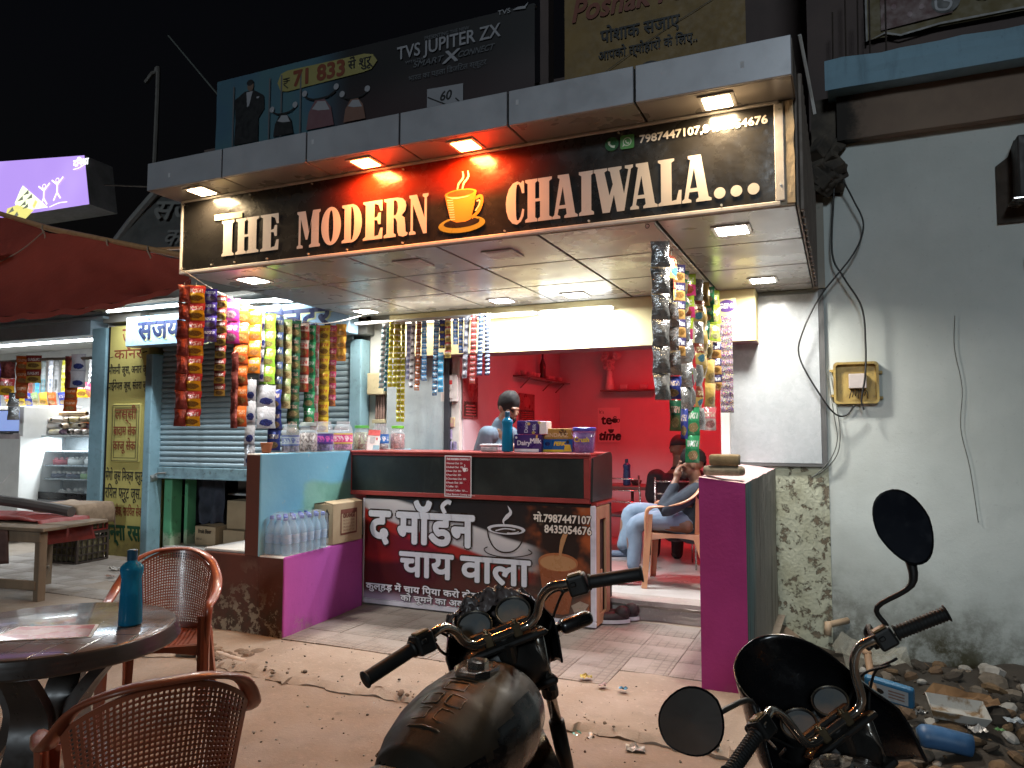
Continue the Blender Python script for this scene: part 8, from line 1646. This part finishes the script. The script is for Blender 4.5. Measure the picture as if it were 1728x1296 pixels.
# ================================================================ fittings on the right-hand wall
T = thing('meter_tray', 'yellowed plastic meter tray holding a small white box, fixed to the plaster wall', 'meter box', (.10, 6.45, 1.69))
M_TRAY = mat('yellow_plastic', (.42, .30, .085), .5, c2=(.30, .20, .055), ns=11, grime=.5); Mx = FACE(.105, 6.49, 1.855)
rr = lambda w_, h_, r_: [(sx * (w_ - r_) + r_ * cos(a), sy * (h_ - r_) + r_ * sin(a)) for sx, sy, a0 in ((1, 1, 0), (-1, 1, pi / 2), (-1, -1, pi), (1, -1, 1.5 * pi)) for a in (a0, a0 + .5, a0 + 1.05, a0 + 1.57)]
mb = MB(); o1, o2 = rr(.163, .165, .03), rr(.145, .147, .024); n = len(o1); mb.add([(x, y, .004) for x, y in o2], [tuple(range(n))], 0, Mx)
mb.add([(x, y, 0) for x, y in o1] + [(x, y, .055) for x, y in o1] + [(x, y, .055) for x, y in o2] + [(x, y, .004) for x, y in o2], [(k * n + i, k * n + (i + 1) % n, (k + 1) * n + (i + 1) % n, (k + 1) * n + i) for k in range(3) for i in range(n)], 0, Mx); obj('tray', mb, M_TRAY, T)
for x, y in ((-.17, .10), (-.17, -.10), (.17, .08), (.17, -.12)): obj('lug', MB().rbox((x - .02, y - .012, .0), (x + .02, y + .012, .02), .004, 1, 0, Mx), M_TRAY, T)
obj('small_box', MB().rbox((-.052, -.045, .006), (.075, .070, .075), .006, 2, 0, Mx), mat('switch_white', (.62, .55, .52), .4), T)
mb = MB()
for k in range(7): mb.tube(smooth_path([V(-.03 + k * .015, -.05, .02), V(-.04 + k * .02, -.08, .045), V(-.05 + k * .022, -.12 + .01 * (k % 3), .02)], 4), .004, 5, 0, Mx)
obj('wiring', mb, mat('wire_dirty', (.10, .075, .045), .7), T)
M_CAB = mat('black_cable', (.012, .012, .012), .45)
tag(obj('black_cable', MB().tube(smooth_path([(.0, 6.34, 3.58), (.04, 6.33, 3.48), (.12, 6.36, 3.30), (.19, 6.38, 3.09), (.11, 6.36, 2.86), (-.13, 6.34, 2.55), (-.27, 6.34, 2.27), (-.30, 6.36, 2.06), (-.15, 6.36, 1.75), (-.05, 6.40, 1.61), (.03, 6.42, 1.60), (.09, 6.42, 1.68)], 8), .0068, 7), M_CAB, smooth=True), 'black cable looping left over the white board to the meter tray', 'cable')
tag(obj('black_cable', MB().tube(smooth_path([(.0, 6.36, 3.58), (-.02, 6.36, 3.31), (-.04, 6.37, 2.88), (.04, 6.37, 2.68), (.16, 6.38, 2.44), (.18, 6.39, 2.15), (.17, 6.38, 1.9), (.14, 6.40, 1.72), (.155, 6.40, 1.64)], 8), .0075, 7), M_CAB, smooth=True), 'black cable hanging straight down the plaster wall into the meter tray', 'cable')
for k in (0, 1): tag(obj('thin_wire', MB().tube(smooth_path([(-.10 + .02 * k, 6.45, 1.95), (-.06 + .03 * k, 6.44, 1.60), (-.04 + .02 * k, 6.44, 1.42), (-.08 + .03 * k, 6.45, 1.28), (-.17 + .02 * k, 6.46, 1.16), (-.24, 6.47, 1.10)], 6), .004, 5), mat('grey_wire', (.10, .11, .10), .6), smooth=True), ('inner' if k == 0 else 'outer') + ' of two thin grey wires curving along the white board edge', 'wire')
T = thing('wall_box', 'dark box fixing at the right edge of the plaster wall', 'box', (1.3, 6.4, 3.0)); mb = MB(); mb.prism([(1.10, 3.02), (1.75, 3.02), (1.75, 3.70), (1.22, 3.64), (1.18, 3.52), (1.10, 3.46)], .012, 0, FACE(0, 6.49, 0)); obj('stain_plate', mb, mat('dark_plate', (.055, .04, .03), .85, c2=(.035, .027, .02)), T); obj('housing', MB().rbox((1.20, 6.25, 3.14), (1.75, 6.48, 3.60), .01, 2), mat('dark_housing', (.03, .027, .025), .6), T); obj('pane', MB().box((1.24, 6.245, 3.28), (1.7, 6.248, 3.5)), mat('dusty_pane', (.14, .14, .14), .35), T); obj('lip', MB().box((1.16, 6.22, 3.13), (1.75, 6.48, 3.138)), M_STEEL, T); obj('stub', MB().rbox((1.26, 6.42, 2.68), (1.4, 6.49, 2.76), .006, 1), M_DARK, T)
tag(obj('white_rod', MB().tube([(-.19, 5.0, 4.02), (-.135, 5.3, 3.72), (-.12, 5.34, 3.62)], .012, 6), mat('white_pipe', (.72, .71, .68), .35)), 'thin white rod leaning on the right end of the canopy', 'rod')
mb = MB(); mb.tube([(.0, 6.49, .0), (-.12, 6.40, -.02), (-.14, 6.38, -.02)], .024, 10); mb.tube([(-.14, 6.38, .0), (-.145, 6.37, -.10)], .027, 10); tag(obj('waste_pipe', mb, mat('beige_pipe', (.50, .36, .24), .5, c2=(.42, .3, .2)), smooth=True), 'short beige elbow pipe sticking out of the wall foot', 'pipe')
mb = MB(); pth = [V(.10, 5.35, .12), V(.13, 5.2, -.10), V(.17, 5.02, -.40)]; mb.tube(pth, .022, 8)
for p in (V(.105, 5.32, .07), V(.15, 5.1, -.25)): mb.ball(p, (.03, .03, .02), 8, 6)
tag(obj('bamboo_stick', mb, mat('stick_tan', (.36, .22, .13), .7, c2=(.28, .17, .1)), smooth=True), 'tan jointed stick standing slanted in the rubbish', 'stick')
mb = MB(); mb.tube(smooth_path([(.80, 6.488, 2.35), (.79, 6.488, 2.1), (.83, 6.488, 1.8), (.81, 6.488, 1.5), (.86, 6.488, 1.2), (.90, 6.488, .8)], 5), .0022, 4); tag(obj('wall_crack', mb, M_DARK), 'thin vertical crack in the plaster wall', 'crack')

# ================================================================ rubbish and litter
def chunk(rnd, r, flat=.6):
    mb = MB(); a, b, c = [r * rnd.uniform(.6, 1.2) for _ in range(3)]; mb.ball((0, 0, 0), (a, b, c * flat), 7, 5); sd = rnd.uniform(0, 99)
    mb.v = [(x * (1 + .5 * nz(x * 9 / r * .1, y, sd, 3)), y * (1 + .5 * nz(y, z, sd + 5, 9)), z * (1 + .4 * nz(x, z, sd + 9, 9))) for x, y, z in mb.v]; return mb
rnd = random.Random(5)
def scatter(name, n, box, r0, r1, mats_, zf, flat=.6, label=None):
    big = MB()
    for k in range(n):
        x, y = rnd.uniform(box[0], box[1]), rnd.uniform(box[2], box[3]); r = r0 + (r1 - r0) * rnd.random() ** 2.5; c = chunk(rnd, r, flat); M = Matrix.Translation((x, y, zf(x, y) + r * .2)) @ Euler((rnd.uniform(-.5, .5), rnd.uniform(-.5, .5), rnd.uniform(0, 6))).to_matrix().to_4x4(); big.add(c.v, c.f, rnd.randrange(len(mats_)), M)
    tag(obj(name, big, mats_), kind='stuff')
GM_ = [mat('rub_stone', (.16, .13, .10), .9, c2=(.10, .08, .06), bump=.5), mat('rub_dark', (.045, .035, .026), .95, c2=(.03, .024, .018)), mat('rub_pale', (.36, .34, .31), .8, c2=(.25, .23, .2)), mat('rub_brown', (.16, .10, .05), .9, c2=(.10, .06, .035))]
scatter('rubble', 520, (-.38, 2.3, 4.0, 6.35), .012, .10, [GM_[1], GM_[1], GM_[0], GM_[3], GM_[3], GM_[2]], ground_h)
scatter('gravel', 330, (-5.2, -.5, 3.50, 3.80), .003, .024, [M_WALK, M_STREET, GM_[0]], lambda x, y: -.082 if y < lip(x) else -.02)
scatter('grit', 900, (-3.8, .6, 1.6, 4.4), .002, .010, [M_WALK, GM_[0], GM_[2], GM_[1]], lambda x, y: ground_h(x, y) if y < lip(x) or x > -.45 else -.008)
def scrap(name, label, cat, x, y, z, a, b, m, rz=0, crumple=.3, grp=None):
    sd = rnd.uniform(0, 50); mb = MB(); mb.grid(lambda u, v: ((u - .5) * a, (v - .5) * b, crumple * a * (nz(u * 3, v * 3, sd) + .4)), 6, 5); o = obj(name, mb, m, smooth=False); o.location = (x, y, z); o.rotation_euler = (0, 0, rz); tag(o, label, cat, grp); return o
WR = lambda n, c: mat('wrap_' + n, c, .3, .2, c2=tuple(q * .5 for q in c), ns=40, coat=.4)
for a in (('wrapper', 'small yellow and brown wrapper on the pavement between the motorcycles', 'wrapper', -1.423, 4.303, .012, .07, .05, WR('yellow', (.50, .40, .08)), .4), ('wrapper', 'small pale pink wrapper on the pavement beside the yellow one', 'wrapper', -1.296, 4.219, .012, .05, .04, WR('pale', (.55, .42, .42)), 1.), ('wrapper', 'small bright blue wrapper on the pavement near the gate wall', 'wrapper', -1.17, 4.203, .012, .05, .04, WR('blue', (.05, .25, .42)), .2), ('wrapper', 'small teal and yellow wrapper at the pavement edge', 'wrapper', -1.26, 3.663, -.06, .05, .05, WR('teal', (.12, .40, .33)), .9), ('paper_scrap', 'crumpled white paper scrap under the pavement edge by the right motorcycle', 'paper', -.945, 3.60, -.06, .09, .06, WR('white', (.62, .58, .54)), .3), ('paper_scrap', 'white paper scrap on the pavement edge right of the wrapper', 'paper', -1.19, 3.66, -.06, .07, .05, WR('white', (.62, .58, .54)), 1.3),
          ('paper_scrap', 'flat grey paper scrap lying on the street left of the motorcycle', 'paper', -2.697, 3.084, -.078, .10, .03, WR('grey', (.36, .36, .38)), .35, .1), ('paper_scrap', 'narrow white paper strip on the street near the grey scrap', 'paper', -2.546, 3.152, -.078, .03, .10, WR('white', (.62, .58, .54)), -.35, .1), ('paper_scrap', 'tiny white paper ball on the street near the motorcycle seat', 'paper', -2.322, 3.031, -.075, .03, .03, WR('white', (.62, .58, .54)), 0, .5), ('paper_scrap', 'small white scrap at the foot of the broken pavement edge', 'paper', -2.44, 3.60, -.07, .05, .03, WR('white', (.62, .58, .54)), .3), ('paper_scrap', 'crumpled white scrap on the tiles near the brown crate', 'paper', -7.05, 5.6, .012, .12, .06, WR('white', (.62, .58, .54)), .3), ('paper_scrap', 'small brown scrap on the tiles in front of the yellow pillar', 'paper', -6.75, 5.3, .012, .08, .05, WR('brown', (.25, .14, .10)), .3),
          ('plastic_bag', 'clear crumpled plastic bag at the back of the rubbish by the wall', 'plastic bag', .15, 5.85, -.12, .42, .40, glass('bag_film', (.5, .48, .4), .25, .35), .3, .35), ('plastic_bag', 'grey torn plastic film among the rubbish by the slanted stick', 'plastic bag', .24, 4.85, -.2, .22, .18, glass('bag_film', (.5, .48, .4), .25, .35), .9, .35), ('foil_ball', 'shiny ball of foil in the middle of the rubbish', 'foil', .386, 5.172, -.22, .07, .06, SILVER, .3, .6), ('leaf_sheet', 'brown dry leaf plate behind the white tray in the rubbish', 'leaf plate', .62, 5.35, -.19, .38, .2, mat('dry_leaf_plate', (.22, .12, .05), .8, c2=(.15, .08, .035)), .2, .25), ('wrapper', 'pale blue white scrap right of the white tray', 'wrapper', .86, 5.2, -.2, .09, .08, WR('bluewhite', (.45, .50, .55)), .2), ('wrapper', 'white torn cup at the right end of the rubbish', 'cup', 1.0, 5.12, -.2, .10, .09, WR('white', (.62, .58, .54)), .9, .5), ('wrapper', 'white scrap in front of the white tray', 'wrapper', .64, 4.95, -.2, .09, .07, WR('white', (.62, .58, .54)), .4, .5), ('wrapper', 'tiny green wrapper in the rubbish', 'wrapper', .76, 5.02, -.2, .05, .04, WR('green', (.18, .42, .14)), .4), ('wrapper', 'small yellow strip beside the blue pipe', 'wrapper', .30, 4.68, -.2, .02, .07, WR('yellow', (.50, .40, .08)), -.4)): scrap(*a)
T = thing('rubbish_tray', 'dirty white foam tray lying in the rubbish', 'tray', (.56, 5.10, -.2)); M_FOAM = mat('foam_white', (.46, .45, .42), .7, c2=(.22, .14, .07), ns=11, lo=.45, hi=.62); Mx = Matrix.Translation((.56, 5.10, -.17)) @ Euler((.25, .08, .12)).to_matrix().to_4x4(); mb = MB(); mb.add([(-.13, -.07, 0), (.13, -.07, 0), (.13, .07, 0), (-.13, .07, 0), (-.15, -.09, .06), (.15, -.09, .06), (.15, .09, .06), (-.15, .09, .06)], [(0, 1, 2, 3), (0, 4, 5, 1), (1, 5, 6, 2), (2, 6, 7, 3), (3, 7, 4, 0)], 0, Mx); o = obj('tray', mb, M_FOAM, T); solid(o, .006)
T = thing('milk_pouch', 'blue and white printed pouch standing in the rubbish behind the stick', 'pouch', (.21, 5.22, -.2)); Mx = Matrix.Translation((.22, 5.22, -.12)) @ Euler((.5, .12, -.25)).to_matrix().to_4x4() @ Matrix.Rotation(pi / 2, 4, 'X'); mb = MB(); mb.rbox((-.14, -.08, -.02), (.14, .08, .02), .018, 2, 0, Mx); obj('pouch', mb, mat('pouch_blue', (.04, .20, .36), .35, c2=(.03, .14, .28)), T); mb = MB(); mb.add([(-.11, -.055, .0215), (.11, -.055, .0215), (.11, .055, .0215), (-.11, .055, .0215)], [(0, 1, 2, 3)], 0, Mx); put_shape(mb, [disc(-.05, .0, .025, .022, 14)], 1, Mx, z=.0225); [mb.add([(.0, y, .0225), (.09, y, .0225), (.09, y + .012, .0225), (.0, y + .012, .0225)], [(0, 1, 2, 3)], 2, Mx) for y in (-.03, -.005, .02)]; obj('panel_print', mb, [m_print('pouch_white', (.50, .52, .54)), INK, m_print('pouch_brown', (.30, .18, .14))], T)
mb = MB(); mb.tube(smooth_path([(.33, 4.66, -.17), (.40, 4.67, -.165), (.58, 4.69, -.19)], 4), [.045, .055, .06, .06, .06, .06, .058, .057, .056], 12); tag(obj('blue_tube', mb, mat('blue_sleeve', (.045, .13, .28), .45, c2=(.03, .09, .2)), smooth=True), 'short blue plastic sleeve lying in front of the rubbish', 'pipe')
mb = MB(); mb.tube(smooth_path([(-3.98, 3.80, -.05), (-3.90, 3.87, -.028), (-3.72, 3.84, -.03), (-3.58, 3.82, -.035)], 5), .024, 8); tag(obj('broken_pipe', mb, mat('old_white_pipe', (.50, .40, .32), .6, c2=(.38, .3, .24)), smooth=True), 'old broken white pipe lying on the crumbled pavement edge', 'pipe')
mb = MB()
for k in range(26): c = chunk(rnd, rnd.uniform(.02, .07), .5); mb.add(c.v, c.f, 0, Matrix.Translation((rnd.uniform(-4.15, -3.6), rnd.uniform(3.8, 4.05), -.03)))
tag(obj('broken_concrete', mb, m_ground('broken_concrete', (.20, .14, .095), (.12, .085, .06))), kind='stuff')
# wires and a lamp pole in the dark above
mb = MB(); mb.tube([(-14, 12, 10.6), (-9.0, 10, 6.2)], .02, 5); tag(obj('overhead_wire', mb, mat('grey_wire', (.10, .11, .10), .6)), 'faint overhead wire slanting through the dark sky at upper left', 'wire')
mb = MB(); mb.tube(smooth_path([(-12.6, 10.5, 3.0), (-12.5, 10.5, 8.3), (-12.6, 10.5, 8.75), (-12.85, 10.5, 8.6)], 5), .045, 7); tag(obj('lamp_pole', mb, mat('pole_grey', (.12, .11, .1), .6)), 'dark hooked pole standing behind the light box at upper left', 'pole')

T = thing('junction_box', 'cream junction box with brown conduit pipes on the wall left of the grey door', 'electrical box', (-4.36, 6.46, 1.9))
M_CRB2 = mat('cream_box', (.55, .48, .30), .5, c2=(.46, .40, .25), grime=.2); obj('box', MB().rbox((-4.455, 6.38, 1.845), (-4.255, 6.50, 2.07), .01, 2), M_CRB2, T)
for k in range(4): obj('conduit', MB().tube([(-4.385 + k * .03, 6.46, 1.85), (-4.39 + k * .03, 6.465, 1.62), (-4.40 + k * .03, 6.475, 1.25)], .013, 7), mat('brown_conduit', (.20, .12, .10), .6, c2=(.27, .18, .15)), T, True)
obj('strap', MB().rbox((-4.43, 6.44, 1.555), (-4.26, 6.47, 1.595), .004, 1), M_CRB2, T)
